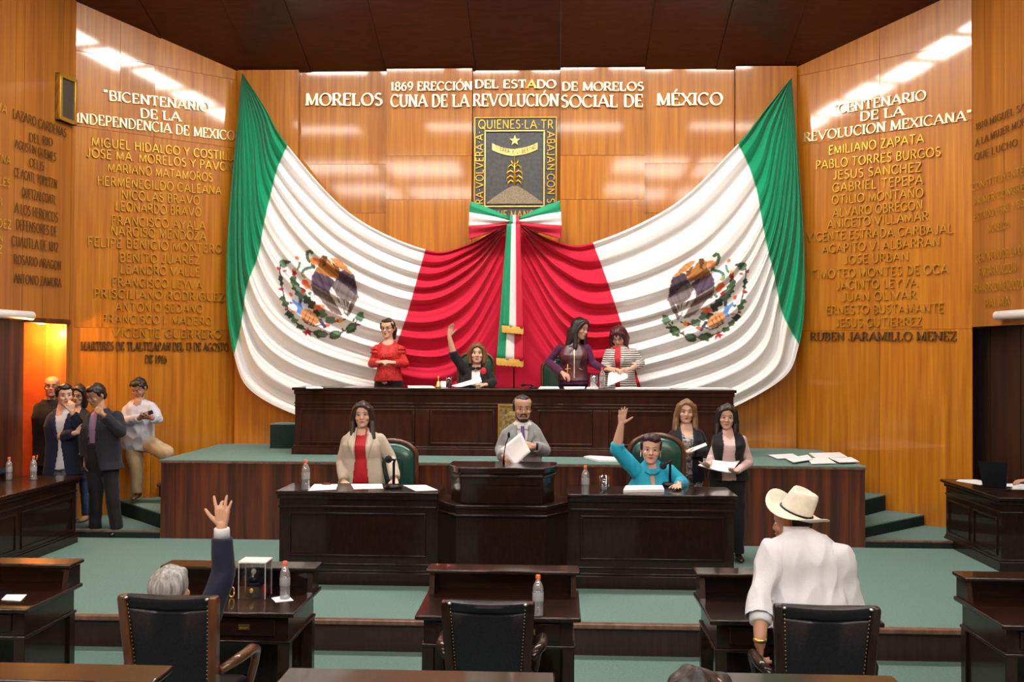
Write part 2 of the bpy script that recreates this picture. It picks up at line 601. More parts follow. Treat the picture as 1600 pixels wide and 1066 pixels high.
MB().box(3.51, 7.5, YD - 0.02, YD + 0.03, ZL - 0.012, ZL + 0.006).build('nosing', M_TRIM, t)

# ---- ceiling: sloping boards over the dais, then flat
yk = YB - (7.6 - 6.30) / 0.36
ce = struct(MB().box(-10.5, 10, YH - 0.3, yk, 7.6, 7.75).build('ceiling', M_CEIL))
cx = [-10.5, at(235, 20, 12.5).x] + [at(x, 60, 13).x for x in (378, 470, 592, 738, 876, 1014, 1130, 1240)] + [10]
for i in range(len(cx) - 1):
    o = 0.012 * (i % 2)
    a, b = cx[i] + 0.004, cx[i + 1] - 0.004
    MB().prism3([V((a, YB + 0.35, ceil_z(YB + 0.35) + o)), V((b, YB + 0.35, ceil_z(YB + 0.35) + o)), V((b, yk, 7.6 + o)), V((a, yk, 7.6 + o))], (0, 0, 0.1)).build('board', M_CEIL, ce)


# ---- lamps in the ceiling
def ceiling_lamp(x, y, w, d, strength, label, group, warm=(1.0, 0.93, 0.84), z=7.6, tilt=0.0):
    t = thing('ceiling_light', label, 'ceiling light', (x, y, z), group)
    fr = MB()
    for a, b, c, e in ((-w / 2 - .04, w / 2 + .04, -d / 2 - .04, -d / 2), (-w / 2 - .04, w / 2 + .04, d / 2, d / 2 + .04), (-w / 2 - .04, -w / 2, -d / 2, d / 2), (w / 2, w / 2 + .04, -d / 2, d / 2)):
        fr.box(x + a, x + b, y + c, y + e, z - 0.05, z)
    fr.build('frame', M_WHITE, t)
    if z < 7.6:
        MB().box(x - w / 2, x + w / 2, y - d / 2, y + d / 2, z - 0.02, ceil_z(y + d / 2) + .01).build('housing', M_BLACK, t)
    key = f'lit diffuser {strength}'
    m = MATS.get(key) or mat(key, warm, emit=strength)
    MB().box(x - w / 2, x + w / 2, y - d / 2, y + d / 2, z - 0.035, z - 0.02).build('diffuser', m, t)
    return t


for k, x in enumerate((-3.75, -2.45, -1.15, 0.15, 1.45, 2.75)):
    ceiling_lamp(x, 10.45, 1.05, 0.5, LIGHT_STAGE, 'bright rectangular ceiling light in the row above the speakers desks', 'row of ceiling lights over the desks', z=7.30)
for y in (-4.2, -0.2):
    for x in (-6.0, -3.7, 2.6, 4.9):
        ceiling_lamp(x, y, 2.0, 2.0, LIGHT_HALL, 'unseen fill light added under the ceiling to brighten the faces', 'ceiling lights over the hall seats')
for x in (-5.2, -2.2, 0.8, 3.8):  # added fill lamps, out of view, brightening the faces from the front
    ceiling_lamp(x, 4.6, 1.5, 0.7, LIGHT_HALL, 'unseen fill light added under the ceiling to brighten the faces', 'ceiling lights over the hall seats')

# ================================================================== dais and steps
da = thing('dais', 'raised reddish brown wooden dais with green carpet under the long upper bench', 'platform', (-0.53, YD, ZM))
m = MB()
seams = [-4.57, -4.40, at(690, 780, YD).x, at(905, 780, YD).x, 3.32, 3.5]
for a, b in zip(seams[:-1], seams[1:]):
    MB().box(a + 0.002, b - 0.002, YD, YD + 0.05, ZM, ZD - 0.012).build('front_panel', M_DAIS, da)
for x in (-4.57, 3.45):
    MB().box(x, x + 0.05, YD + 0.05, 13.22, ZM, ZD - 0.012).build('side_panel', M_DAIS, da)
MB().prism([(-4.58, YD - 0.012), (3.51, YD - 0.012), (3.51, YB - (3.51 - XC1) / 1.15 - .06), (XC1 - .03, YB - .115), (XC0 + .03, YB - .115), (-4.58, YB - (XC0 + 4.58) / 1.15 - .06)], ZD - 0.012, ZD).build('carpet_top', M_CARPET, da)
MB().box(-4.583, 3.513, YD - 0.016, YD - 0.002, ZD - 0.034, ZD - 0.010).build('edge_strip', M_TRIM, da)


def steps(name, label, P0, pD, nIn, us, zs, xd):
    t = thing(name, label, 'steps', ((P0 + pD * us[0]).x, (P0 + pD * us[0]).y, ZL))
    for u, z in zip(us, zs):
        w = P0 + pD * u + nIn * .03
        k = (xd - w.x) / nIn.x
        e = w + nIn * k
        far = P0 + pD * 0.45 + nIn * .03
        poly = [(w.x, w.y), (far.x, far.y), (xd, far.y), (e.x, max(e.y, YD + 0.15))]
        if pD.x < 0:
            poly.reverse()
        mb = MB()
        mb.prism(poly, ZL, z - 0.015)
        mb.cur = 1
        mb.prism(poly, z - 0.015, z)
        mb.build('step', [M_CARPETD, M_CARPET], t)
    return t


def wu(px, y_, z_, P0, pD, N):
    return wall_u(px, P0, pD, N)


steps('carpeted_steps', 'carpeted steps climbing beside the dais by the wall of the two men', PL0, DL, NL,
      [wall_u(188, PL0, DL, NL), wall_u(250, PL0, DL, NL), wall_u(290, PL0, DL, NL)], [0.51, 0.70, 0.92], -4.60)
steps('carpeted_steps', 'carpeted steps climbing beside the dais end with the loose papers', PR0, DR, NR,
      [wall_u(1445, PR0, DR, NR), wall_u(1385, PR0, DR, NR), wall_u(1340, PR0, DR, NR)], [0.46, 0.66, 0.9], 3.53)
b = MB()
b.prism([(-3.72, 12.85), (-2.75, 12.85), (-2.75, 13.10), (-3.68, 13.10)], ZD, 1.47)
b.cur = 1
b.prism([(-3.72, 12.85), (-2.75, 12.85), (-2.75, 13.10), (-3.68, 13.10)], 1.47, 1.485)
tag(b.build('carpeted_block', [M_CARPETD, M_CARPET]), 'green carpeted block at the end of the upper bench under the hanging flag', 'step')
# ================================================================== lettering
def arc(cx, cy, rx, ry, a0, a1, n=9):
    return [(cx + rx * math.cos(rad(a0 + (a1 - a0) * i / n)), cy + ry * math.sin(rad(a0 + (a1 - a0) * i / n))) for i in range(n + 1)]


def glyphs():
    g = {}
    g['A'] = (.86, [[(.0, 0), (.43, 1)], [(.43, 1), (.86, 0)], [(.18, .34), (.68, .34)]])
    g['B'] = (.64, [[(.08, 0), (.08, 1)], [(.08, 1), (.34, 1)] + arc(.34, .76, .22, .24, 80, -90, 6) + [(.08, .52)], [(.34, .52)] + arc(.36, .26, .26, .26, 90, -90, 7) + [(.08, 0)]])
    g['C'] = (.78, [arc(.44, .5, .42, .5, 42, 318, 13)])
    g['D'] = (.78, [[(.08, 0), (.08, 1)], [(.08, 1), (.3, 1)] + arc(.3, .5, .44, .5, 85, -85, 11) + [(.3, 0), (.08, 0)]])
    g['E'] = (.6, [[(.08, 0), (.08, 1)], [(.08, 1), (.58, 1)], [(.08, .52), (.48, .52)], [(.08, 0), (.6, 0)]])
    g['F'] = (.56, [[(.08, 0), (.08, 1)], [(.08, 1), (.56, 1)], [(.08, .52), (.46, .52)]])
    g['G'] = (.84, [arc(.44, .5, .42, .5, 42, 340, 14), [(.56, .42), (.84, .42)], [(.8, .42), (.8, .08)]])
    g['H'] = (.78, [[(.08, 0), (.08, 1)], [(.7, 0), (.7, 1)], [(.08, .52), (.7, .52)]])
    g['I'] = (.2, [[(.1, 0), (.1, 1)]])
    g['J'] = (.46, [[(.36, 1), (.36, .22)] + arc(.19, .22, .17, .22, 0, -160, 7)])
    g['K'] = (.72, [[(.08, 0), (.08, 1)], [(.08, .42), (.64, 1)], [(.28, .6), (.72, 0)]])
    g['L'] = (.58, [[(.08, 0), (.08, 1)], [(.08, 0), (.58, 0)]])
    g['M'] = (.96, [[(.08, 0), (.1, 1)], [(.1, 1), (.48, .06)], [(.48, .06), (.86, 1)], [(.86, 1), (.88, 0)]])
    g['N'] = (.8, [[(.08, 0), (.08, 1)], [(.08, 1), (.72, 0)], [(.72, 0), (.72, 1)]])
    g['O'] = (.9, [arc(.45, .5, .43, .5, 0, 360, 20)])
    g['P'] = (.6, [[(.08, 0), (.08, 1)], [(.08, 1), (.32, 1)] + arc(.32, .73, .25, .27, 85, -90, 7) + [(.08, .46)]])
    g['Q'] = (.92, [arc(.45, .5, .43, .5, 0, 360, 20), [(.5, .22), (.9, -.12)]])
    g['R'] = (.7, [[(.08, 0), (.08, 1)], [(.08, 1), (.32, 1)] + arc(.32, .74, .25, .26, 85, -90, 7) + [(.08, .48)], [(.34, .48), (.7, 0)]])
    g['S'] = (.58, [arc(.3, .74, .23, .26, 40, 200, 8) + arc(.29, .27, .25, .27, 60, -145, 9)])
    g['T'] = (.7, [[(.35, 0), (.35, 1)], [(.0, 1), (.7, 1)]])
    g['U'] = (.78, [[(.08, 1), (.08, .32)] + arc(.39, .32, .31, .32, 180, 360, 9) + [(.7, 1)]])
    g['V'] = (.84, [[(.0, 1), (.42, 0)], [(.42, 0), (.84, 1)]])
    g['X'] = (.78, [[(.04, 1), (.74, 0)], [(.04, 0), (.74, 1)]])
    g['Y'] = (.76, [[(.0, 1), (.38, .46)], [(.76, 1), (.38, .46)], [(.38, .46), (.38, 0)]])
    g['Z'] = (.66, [[(.04, 1), (.62, 1)], [(.62, 1), (.04, 0)], [(.04, 0), (.64, 0)]])
    g['W'] = (1.1, [[(0, 1), (.3, 0)], [(.3, 0), (.55, .9)], [(.55, .9), (.8, 0)], [(.8, 0), (1.1, 1)]])
    g['0'] = (.6, [arc(.3, .5, .26, .5, 0, 360, 16)])
    g['1'] = (.36, [[(.2, 0), (.2, 1)], [(.2, 1), (.04, .84)]])
    g['2'] = (.58, [arc(.28, .74, .24, .26, 170, -40, 9) + [(.04, 0)], [(.04, 0), (.58, 0)]])
    g['3'] = (.56, [arc(.26, .76, .22, .24, 150, -80, 8), arc(.26, .27, .26, .27, 80, -150, 9)])
    g['6'] = (.6, [arc(.3, .3, .25, .3, 0, 360, 14), arc(.5, .36, .46, .62, 178, 96, 7)])
    g['8'] = (.6, [arc(.3, .76, .21, .24, 0, 360, 14), arc(.3, .26, .26, .27, 0, 360, 14)])
    g['9'] = (.6, [arc(.3, .7, .25, .3, 0, 360, 14), arc(.1, .64, .46, .62, -2, -84, 7)])
    for c, b in (('Ñ', 'N'), ('Ó', 'O'), ('É', 'E'), ('Ú', 'U'), ('Á', 'A')):
        w, st = g[b]
        mx = w / 2
        ex = [(mx - .2, 1.13), (mx - .08, 1.2), (mx + .08, 1.13), (mx + .2, 1.2)] if c == 'Ñ' else [(mx - .06, 1.12), (mx + .12, 1.32)]
        g[c] = (w, st + [ex])
    g['.'] = (.16, [[(.08, 0), (.08, .1)]])
    g['·'] = (.22, [[(.11, .45), (.11, .56)]])
    g['"'] = (.34, [[(.08, 1.02), (.06, .8)], [(.26, 1.02), (.24, .8)]])
    return g


GL = glyphs()
LETTER = {}


def letter_mesh(ch, serif, bold, m):
    key = (ch, serif, bold, m.name)
    if key in LETTER:
        return LETTER[key]
    w, strokes = GL[ch]
    mb = MB()
    ends = {}
    for s in strokes:
        if s[0] != s[-1]:
            for p in (s[0], s[-1]):
                k = (round(p[0], 2), round(p[1], 2))
                ends[k] = ends.get(k, 0) + 1
    D = 0.16
    tk, tn = (.17 * bold, .065 * bold) if serif else (.115 * bold, .10 * bold)

    def thick(a, b):
        dx, dy = b[0] - a[0], b[1] - a[1]
        L = math.hypot(dx, dy) or 1
        v = abs(dy) / L
        if serif and dx * dy > 0 and abs(dx) > 0.15 * L:
            return tn * 1.25
        return tn + (tk - tn) * v ** 1.2
    for s in strokes:
        n = len(s)
        closed = abs(s[0][0] - s[-1][0]) < 1e-6 and abs(s[0][1] - s[-1][1]) < 1e-6 and n > 3
        L_, R_ = [], []
        for i in range(n):
            a = s[i - 1] if i > 0 else (s[-2] if closed else s[0])
            b = s[i + 1] if i < n - 1 else (s[1] if closed else s[-1])
            dx, dy = b[0] - a[0], b[1] - a[1]
            q = math.hypot(dx, dy) or 1
            t = thick(a, b) / 2
            nx, ny = -dy / q * t, dx / q * t
            x, y = s[i]
            L_.append((x + nx, y + ny))
            R_.append((x - nx, y - ny))
        rings = [[(l[0], l[1], 0), (l[0], l[1], D), (r[0], r[1], D), (r[0], r[1], 0)] for l, r in zip(L_, R_)]
        mb.loft(rings, cap=not closed)
        if serif:
            for p, o in ((s[0], s[1]), (s[-1], s[-2])):
                k = (round(p[0], 2), round(p[1], 2))
                if ends.get(k, 0) == 1 and (abs(p[1]) < .02 or abs(p[1] - 1) < .02) and abs(o[1] - p[1]) > abs(o[0] - p[0]) * .8:
                    yy = (0, .065) if p[1] < .5 else (.935, 1)
                    mb.box(p[0] - .17, p[0] + .17, yy[0], yy[1], 0, D)
                elif ends.get(k, 0) == 1 and abs(o[1] - p[1]) < .02 and (p[1] < .02 or p[1] > .98):
                    yy = (0, .24) if p[1] < .5 else (.76, 1)
                    mb.box(p[0] - .05, p[0] + .015, yy[0], yy[1], 0, D)
    me = mb.mesh('letter')
    me.materials.append(m)
    LETTER[key] = me
    return me


def inscription(text, P0, P1, h, N, label, serif=False, bold=1.0, m=None, group=None, cat='lettering', vertical_up=None, name='wall_inscription', parent=None, mats=None, depth=0.02, xheight=None):
    """letters standing on the line P0-P1 on a wall with normal N"""
    m = m or M_GOLD
    P0, P1 = V(P0), V(P1)
    X = (P1 - P0)
    L = X.length
    X.normalize()
    Nn = V(N).normalized()
    Z = Nn.cross(X).normalized()
    sp_ = .17 if serif else .2
    adv = []
    x = 0
    for ch in text:
        if ch == ' ':
            x += .42
            continue
        adv.append((ch, x))
        x += GL[ch][0] + sp_
    tot = x - sp_
    k = L / tot
    t = parent or thing(name, label, cat, P0, group)
    org = ORG[t.name]
    for i, (ch, ax) in enumerate(adv):
        mm = m
        if mats:
            mm = mats(i, ch)
        o = bpy.data.objects.new('letter', letter_mesh(ch, serif, bold, mm))
        COL.objects.link(o)
        o.parent = t
        p = P0 + X * (ax * k) - org
        M3 = Matrix((X * k, Z * h, Nn * (depth / 0.16))).transposed()
        o.matrix_local = Matrix.Translation(p) @ M3.to_4x4()
    return t


def wall_line(text, p0, p1, hpx, Pw, Nw, label, **kw):
    off = Nw * 0.016
    a = atp(p0[0], p0[1], Pw + off, Nw)
    b = atp(p1[0], p1[1], Pw + off, Nw)
    mx, my = (p0[0] + p1[0]) / 2, (p0[1] + p1[1]) / 2
    h = (atp(mx, my - hpx, Pw + off, Nw) - atp(mx, my, Pw + off, Nw)).length
    return inscription(text, a, b, h, Nw, label, **kw)


# back wall frieze
PBp, PBr, NB = V((0, YB - 0.115, 0)), V((0, YB - 0.015, 0)), V((0, -1, 0))
FR = 'gilt frieze words on the back wall'
for tx, p0, p1, h, pl, lab in (
    ('MORELOS', (479, 165), (597, 165), 18.5, PBr, 'gilt serif word MORELOS at the start of the frieze under the ceiling'),
    ('1869 ERECCIÓN', (611, 142), (737, 141), 13, PBp, 'smaller gilt words 1869 ERECCIÓN above the words CUNA DE LA'),
    ('CUNA DE LA', (611, 167), (732, 167), 18.5, PBp, 'gilt serif words CUNA DE LA on the back wall panel'),
    ('REVOLUCIÓN', (740, 166), (872, 166), 18.5, PBr, 'gilt serif word REVOLUCIÓN above the dark crest plaque'),
    ('DE MORELOS', (879, 142), (1005, 142), 13, PBp, 'smaller gilt words DE MORELOS above the words SOCIAL DE'),
    ('SOCIAL DE', (877, 168), (1004, 167), 18.5, PBp, 'gilt serif words SOCIAL DE on the back wall panel'),
    ('MÉXICO', (1027, 165), (1128, 164), 18.5, PBr, 'gilt serif word MÉXICO at the end of the frieze under the ceiling')):
    wall_line(tx, p0, p1, h, pl, NB, lab, serif=True, bold=1.15, m=M_GOLDL, group=FR)
wall_line('DEL ESTADO', (743, 138), (868, 138), 12.5, PBr, NB, 'smaller gilt words DEL ESTADO with one tarnished letter above REVOLUCIÓN', serif=True, bold=1.15, m=M_GOLDL, group=FR,
          mats=lambda i, c: M_GOLDD if i == 6 else M_GOLDL)

LWL = [
    ('"BICENTENARIO', (162, 156), (326, 175), 14.5, 1), ('DE LA', (219.5, 184), (281, 190), 14, 1), ('INDEPENDENCIA DE MEXICO', (120, 192), (366, 220), 15, 1),
    ('MIGUEL HIDALGO Y COSTILLA', (143, 228), (372, 252), 13, 0), ('JOSE MA. MORELOS Y PAVON', (135, 245), (363, 268), 13, 0), ('MARIANO MATAMOROS', (168, 268), (331, 284), 13, 0),
    ('HERMENEGILDO GALEANA', (152, 289), (345, 304.5), 13.5, 0), ('NICOLAS BRAVO', (190, 311), (311, 320), 13.5, 0), ('LEONARDO BRAVO', (180, 329), (313, 338.5), 13.5, 0),
    ('FRANCISCO AYALA', (174, 351), (320, 359.5), 13.5, 0), ('NARCISO MENDOZA', (173, 367.5), (321, 376), 13.5, 0), ('FELIPE BENICIO MONTERO', (137, 384.5), (346, 396), 13.5, 0),
    ('BENITO JUAREZ', (187, 409), (311, 413), 13, 0), ('LEANDRO VALLE', (188, 427), (311, 432), 13, 0), ('FRANCISCO LEYVA', (175, 447), (315, 452), 13, 0),
    ('PRISCILIANO RODRIGUEZ', (147, 465), (350, 471), 13, 0), ('ANTONIO SEDANO', (180, 486), (316, 489), 13, 0), ('FRANCISCO I. MADERO', (159.5, 504.5), (329.5, 508), 12.5, 0),
    ('VICENTE GUERRERO', (175, 526.5), (345, 529), 13, 0), ('MARTIRES DE TLALTIZAPAN DEL 13 DE AGOSTO', (126, 547), (356, 548), 12.5, 2), ('DE 1916', (226.5, 567), (260, 567.5), 12, 2)]
ORD = ['first', 'second', 'third', 'fourth', 'fifth', 'sixth', 'seventh', 'eighth', 'ninth', 'tenth', 'eleventh', 'twelfth', 'thirteenth', 'fourteenth', 'fifteenth', 'sixteenth', 'seventeenth']
k = 0
for tx, p0, p1, h, st in LWL:
    if st == 1:
        lab = {'D': 'gilt serif words DE LA under the heading BICENTENARIO', '"': 'gilt serif heading BICENTENARIO in quotes on the wall', 'I': 'gilt serif heading line INDEPENDENCIA DE MEXICO on the wall'}[tx[0]]
    elif st == 2:
        lab = 'dark bronze letters DE and a year under the martyrs line' if tx[0] == 'D' else 'dark bronze line MARTIRES DE TLALTIZAPAN below the gold names'
    else:
        lab = f'{ORD[k]} gold name line below the heading INDEPENDENCIA DE MEXICO'
        k += 1
    wall_line(tx, p0, p1, h, PL0, NL, lab, serif=st != 0, bold=0.95 if st == 1 else 1.05, m=M_BRONZE if st == 2 else (M_GOLDL if st == 1 else M_GOLDD), group='lettering on the BICENTENARIO wall')
RWL = [
    ('"CENTENARIO', (1303, 179), (1447, 156), 14.5, 1), ('DE LA', (1345.5, 189.5), (1412.5, 180.5), 14, 1), ('REVOLUCION MEXICANA"', (1257, 222), (1518, 188), 15, 1),
    ('EMILIANO ZAPATA', (1296, 242), (1444, 223), 13.5, 0), ('PABLO TORRES BURGOS', (1276, 265), (1470, 244), 13.5, 0), ('JESUS SANCHEZ', (1302.5, 281), (1440, 268), 13.5, 0),
    ('GABRIEL TEPEPA', (1302, 300.5), (1442.5, 287.5), 13.5, 0), ('OTILIO MONTAÑO', (1301, 319.5), (1443, 308), 13.5, 0), ('ALVARO OBREGON', (1302.5, 339.5), (1442, 327), 13.5, 0),
    ('ANICETO VILLAMAR', (1294, 357.5), (1451, 344.5), 13.5, 0), ('VICENTE ESTRADA CARBAJAL', (1262, 378), (1489.5, 364), 13.5, 0), ('AGAPITO V. ALBARRAN', (1286, 396), (1469, 384.5), 13.5, 0),
    ('JOSE URBAN', (1320, 413), (1420, 407), 13, 0), ('TIMOTEO MONTES DE OCA', (1269, 436), (1482.5, 427), 13.5, 0), ('JACINTO LEYVA', (1308, 453), (1434, 448), 13, 0),
    ('JUAN OLIVAR', (1317, 471), (1432, 467), 13, 0), ('ERNESTO BUSTAMANTE', (1292, 491), (1475, 488), 13, 0), ('JESUS GUTIERREZ', (1307, 511), (1441, 509.5), 13, 0),
    ('RUBEN JARAMILLO MENEZ', (1267, 532), (1495, 532), 13, 2)]
k = 0
for tx, p0, p1, h, st in RWL:
    if st == 1:
        lab = {'D': 'gilt serif words DE LA under the heading CENTENARIO', '"': 'gilt serif heading CENTENARIO with opening quote on the wall', 'R': 'gilt serif heading line REVOLUCION MEXICANA on the wall'}[tx[0]]
    elif st == 2:
        lab = 'dark bronze name line at the foot of the REVOLUCION MEXICANA list'
    else:
        lab = f'{ORD[k]} gold name line below the heading REVOLUCION MEXICANA'
        k += 1
    wall_line(tx, p0, p1, h, PR0, NR, lab, serif=st != 0, bold=0.95 if st == 1 else 1.05, m=M_BRONZE if st == 2 else (M_GOLDL if st == 1 else M_GOLDD), group='lettering on the CENTENARIO wall')
P2o = N2L * 0.014
for i, (tx, p0, p1, h) in enumerate((
    ('LAZARO CARDENAS', (20, 184), (103, 215), 14), ('DEL RIO', (46, 221), (82, 229), 13), ('AGUSTIN GUEMES', (23, 231), (87, 252), 13), ('CELIS', (46, 260), (68, 266.5), 13),
    ('CE ACATL TOPILTZIN', (22, 276), (88.5, 295), 14), ('QUETZALCOATL', (34, 307), (87, 320), 14), ('A LOS HEROICOS', (23, 332), (89.5, 347.5), 15), ('DEFENSORES DE', (25, 358), (88.5, 369.5), 15),
    ('CUAUTLA DE 1812', (18.5, 384), (90.5, 394), 15), ('ROSARIO ARAGON', (22, 412), (94.5, 422), 14), ('ANTONIO ZAMORA', (22, 442), (95.5, 449), 14))):
    wall_line(tx, p0, p1, h, PLE + P2o, N2L, f'{ORD[i]} line of dark letters beneath the wall speaker', m=M_BRONZE, group='dark lettering under the wall speaker', bold=.95, depth=.007)
for i, (tx, p0, p1, h) in enumerate((('MARIA', (-28, 160), (10, 178), 13), ('MORENA', (-30, 244), (16, 257), 12), ('ROSALES', (-32, 282), (15, 292), 12), ('NERI', (-30, 316), (3, 322), 12),
                                     ('MENDEZ', (-30, 350), (17, 358), 13), ('LEON', (-30, 373), (4, 378), 12), ('DIAZ', (-30, 391), (3, 396), 12))):
    wall_line(tx, p0, p1, h, PLE + P2o, N2L, f'{ORD[i]} line of pale letters cut off by the edge of the picture', m=M_GOLDD, group='pale lettering at the picture edge', bold=1.0, depth=.007)
P3o = N2R * 0.014
for i, (tx, p0, p1, h) in enumerate((
    ('1810 MIGUEL SALINAS', (1525, 204), (1636, 158), 11), ('A LA MUJER MORELENSE', (1525, 229), (1640, 178), 11), ('QUE LUCHO', (1523.5, 251), (1590, 228), 11),
    ('CONSTITUYENTES DEL', (1519, 298), (1630, 262), 11), ('PRIMER CONGRESO DE', (1523, 321), (1632, 288), 11), ('ESTADO LIBRE Y SOBERANO', (1522, 345), (1640, 310), 11), ('MORELOS', (1544, 363), (1577, 355), 11),
    ('GENOVEVO DE LA O', (1525, 410), (1597, 397), 13), ('ENCARNACION', (1530, 432), (1588, 424), 13), ('FRANCISCO MENDOZA', (1522, 457), (1599, 450), 13), ('PALMA', (1539, 481), (1578, 476), 13))):
    wall_line(tx, p0, p1, h, PRE + P3o, N2R, f'{ORD[i]} dull line of small letters above the dark doorway panels', m=M_GOLDD if i > 2 else M_BRONZE, group='small lettering above the dark doorway', bold=.9, depth=.007)


# ================================================================== crest plaque
SX0, SX1 = at(741, 250, YB - 0.1).x, at(870, 250, YB - 0.1).x
SZ1, SZ0 = at(805, 183, YB - 0.1).z, at(805, 352, YB - 0.1).z
SCX = (SX0 + SX1) / 2
SY = YB - 0.09
cr = thing('crest_plaque', 'dark plaque with gold star, corn plant and lettered border above the bow', 'plaque', (SCX, SY, SZ0))
MB().box(SX0, SX1, SY, SY + 0.06, SZ0, SZ1).build('backing', M_PLAQUE, cr, bevel=0.006)


def sq(x, y):
    """plaque point from photo pixels"""
    p = at(x, y, SY - 0.004)
    return V((p.x, SY, p.z))


def rect_frame(mb, x0, x1, z0, z1, w, y0, y1):
    mb.box(x0, x1, y0, y1, z1 - w, z1)
    mb.box(x0, x1, y0, y1, z0, z0 + w)
    mb.box(x0, x0 + w, y0, y1, z0 + w, z1 - w)
    mb.box(x1 - w, x1, y0, y1, z0 + w, z1 - w)


mb = MB()
rect_frame(mb, SX0, SX1, SZ0, SZ1, 0.016, SY - 0.02, SY)
mb.build('outer_frame', M_GOLDD, cr, bevel=0.004)
i0, i1 = sq(757, 204), sq(851, 324)
mb = MB()
rect_frame(mb, i0.x, i1.x, i1.z, i0.z, 0.020, SY - 0.025, SY)
mb.build('inner_frame', M_GOLD, cr, bevel=0.004)
tl = cr
inscription('QUIENES·LA·TR', sq(748, 201), sq(864, 201), 0.115, NB, '', parent=cr, m=M_GOLDD, bold=1.15)
inscription('ABAJAN·CON SUS', sq(855, 206), sq(855, 336), 0.10, NB, '', parent=cr, m=M_GOLDD, bold=1.15)
inscription('TIERRA·VOLVERA·A·', sq(755, 350), sq(755, 206), 0.10, NB, '', parent=cr, m=M_GOLDD, bold=1.15)
inscription('QUE·MANOS', sq(768, 341), sq(842, 341), 0.10, NB, '', parent=cr, m=M_GOLDD, bold=1.15)
c = sq(804.5, 220)
mb = MB()
star = [c + V((math.sin(PI * k / 5) * (0.075 if k % 2 == 0 else 0.03), 0, math.cos(PI * k / 5) * (0.075 if k % 2 == 0 else 0.03))) for k in range(10)]
mb.prism3(star, (0, -0.025, 0)).build('star', M_GOLD, cr)
mb = MB()
top, bot = [], []
for k in range(13):
    f = k / 12
    x = 769 + f * 71
    yy = 224 + 9.5 * (1 - (2 * f - 1) ** 2) - (1 if f > .5 else 0)
    top.append(sq(x, yy))
    bot.append(sq(x, yy + 10.5))
mb.prism3(list(reversed(top)) + bot, (0, -0.018, 0)).build('banner', M_GOLD, cr)
w0, w1 = sq(773, 237.5), sq(836, 237.5)
nl = 'TIERRA Y LIBERTAD'
for k, chh in enumerate(nl):
    if chh == ' ':
        continue
    f = (k + 0.5) / len(nl)
    yy = 231.6 + 9.0 * (1 - (2 * f - 1) ** 2)
    p0 = sq(772 + 64 * f, yy) + V((0, -0.019, 0))
    o = bpy.data.objects.new('letter', letter_mesh(chh, False, 1.3, M_BRONZE))
    COL.objects.link(o)
    o.parent = cr
    M3 = Matrix((V((0.036, 0, 0)), V((0, 0, 0.05)), V((0, -0.05, 0)))).transposed()
    o.matrix_local = Matrix.Translation(p0 - ORG[cr.name]) @ M3.to_4x4()
# corn plant
mb = MB()
b0, b1 = sq(804, 292), sq(804, 242)
mb.tube([b0 + V((0, -0.015, 0)), b1 + V((0, -0.015, 0))], [0.018, 0.008], 8)
for yy, ln, up in ((258, 6, 1), (266, 11, 0), (275, 13, 0), (283, 13, 0), (290, 11, 0)):
    for s in (-1, 1):
        if up:
            pts = [(804, yy), (804 + s * ln * .7, yy - 3), (804 + s * ln, yy - 8)]
        else:
            pts = [(804, yy - 4), (804 + s * ln * .5, yy - 8), (804 + s * ln * .85, yy - 5), (804 + s * ln, yy + 2)]
        mb.tube([sq(x, y) + V((0, -0.014, 0)) for x, y in pts], [0.011, 0.013, 0.011, 0.005][:len(pts)], 8)
mb.build('corn_plant', M_GOLDD, cr, smooth=True)
mb = MB()
pts = [sq(760, 319)] + [sq(761 + 87 * f, 317 - 27 * (1 - abs(2 * f - 1) ** 1.25)) for f in [i / 16 for i in range(17)]] + [sq(849, 319)]
mb.prism3(list(reversed(pts)), (0, -0.03, 0)).build('mound', M_MOUND, cr)

# wall speaker and tube fittings
p00, p11 = atp(80, 112, PLE, N2L), atp(107, 186, PLE, N2L)
ua, ub = wall_u(107, PLE, D2L, N2L), wall_u(80, PLE, D2L, N2L)
za, zb = atp(93, 190, PLE, N2L).z, atp(93, 117, PLE, N2L).z
spk = thing('wall_speaker', 'flat dark wall speaker in a brass frame high on the side wall', 'speaker', PLE + D2L * ((ua + ub) / 2) + V((0, 0, za)))


def on2(u, z, o):
    p = PLE + D2L * u + N2L * o
    return V((p.x, p.y, z))


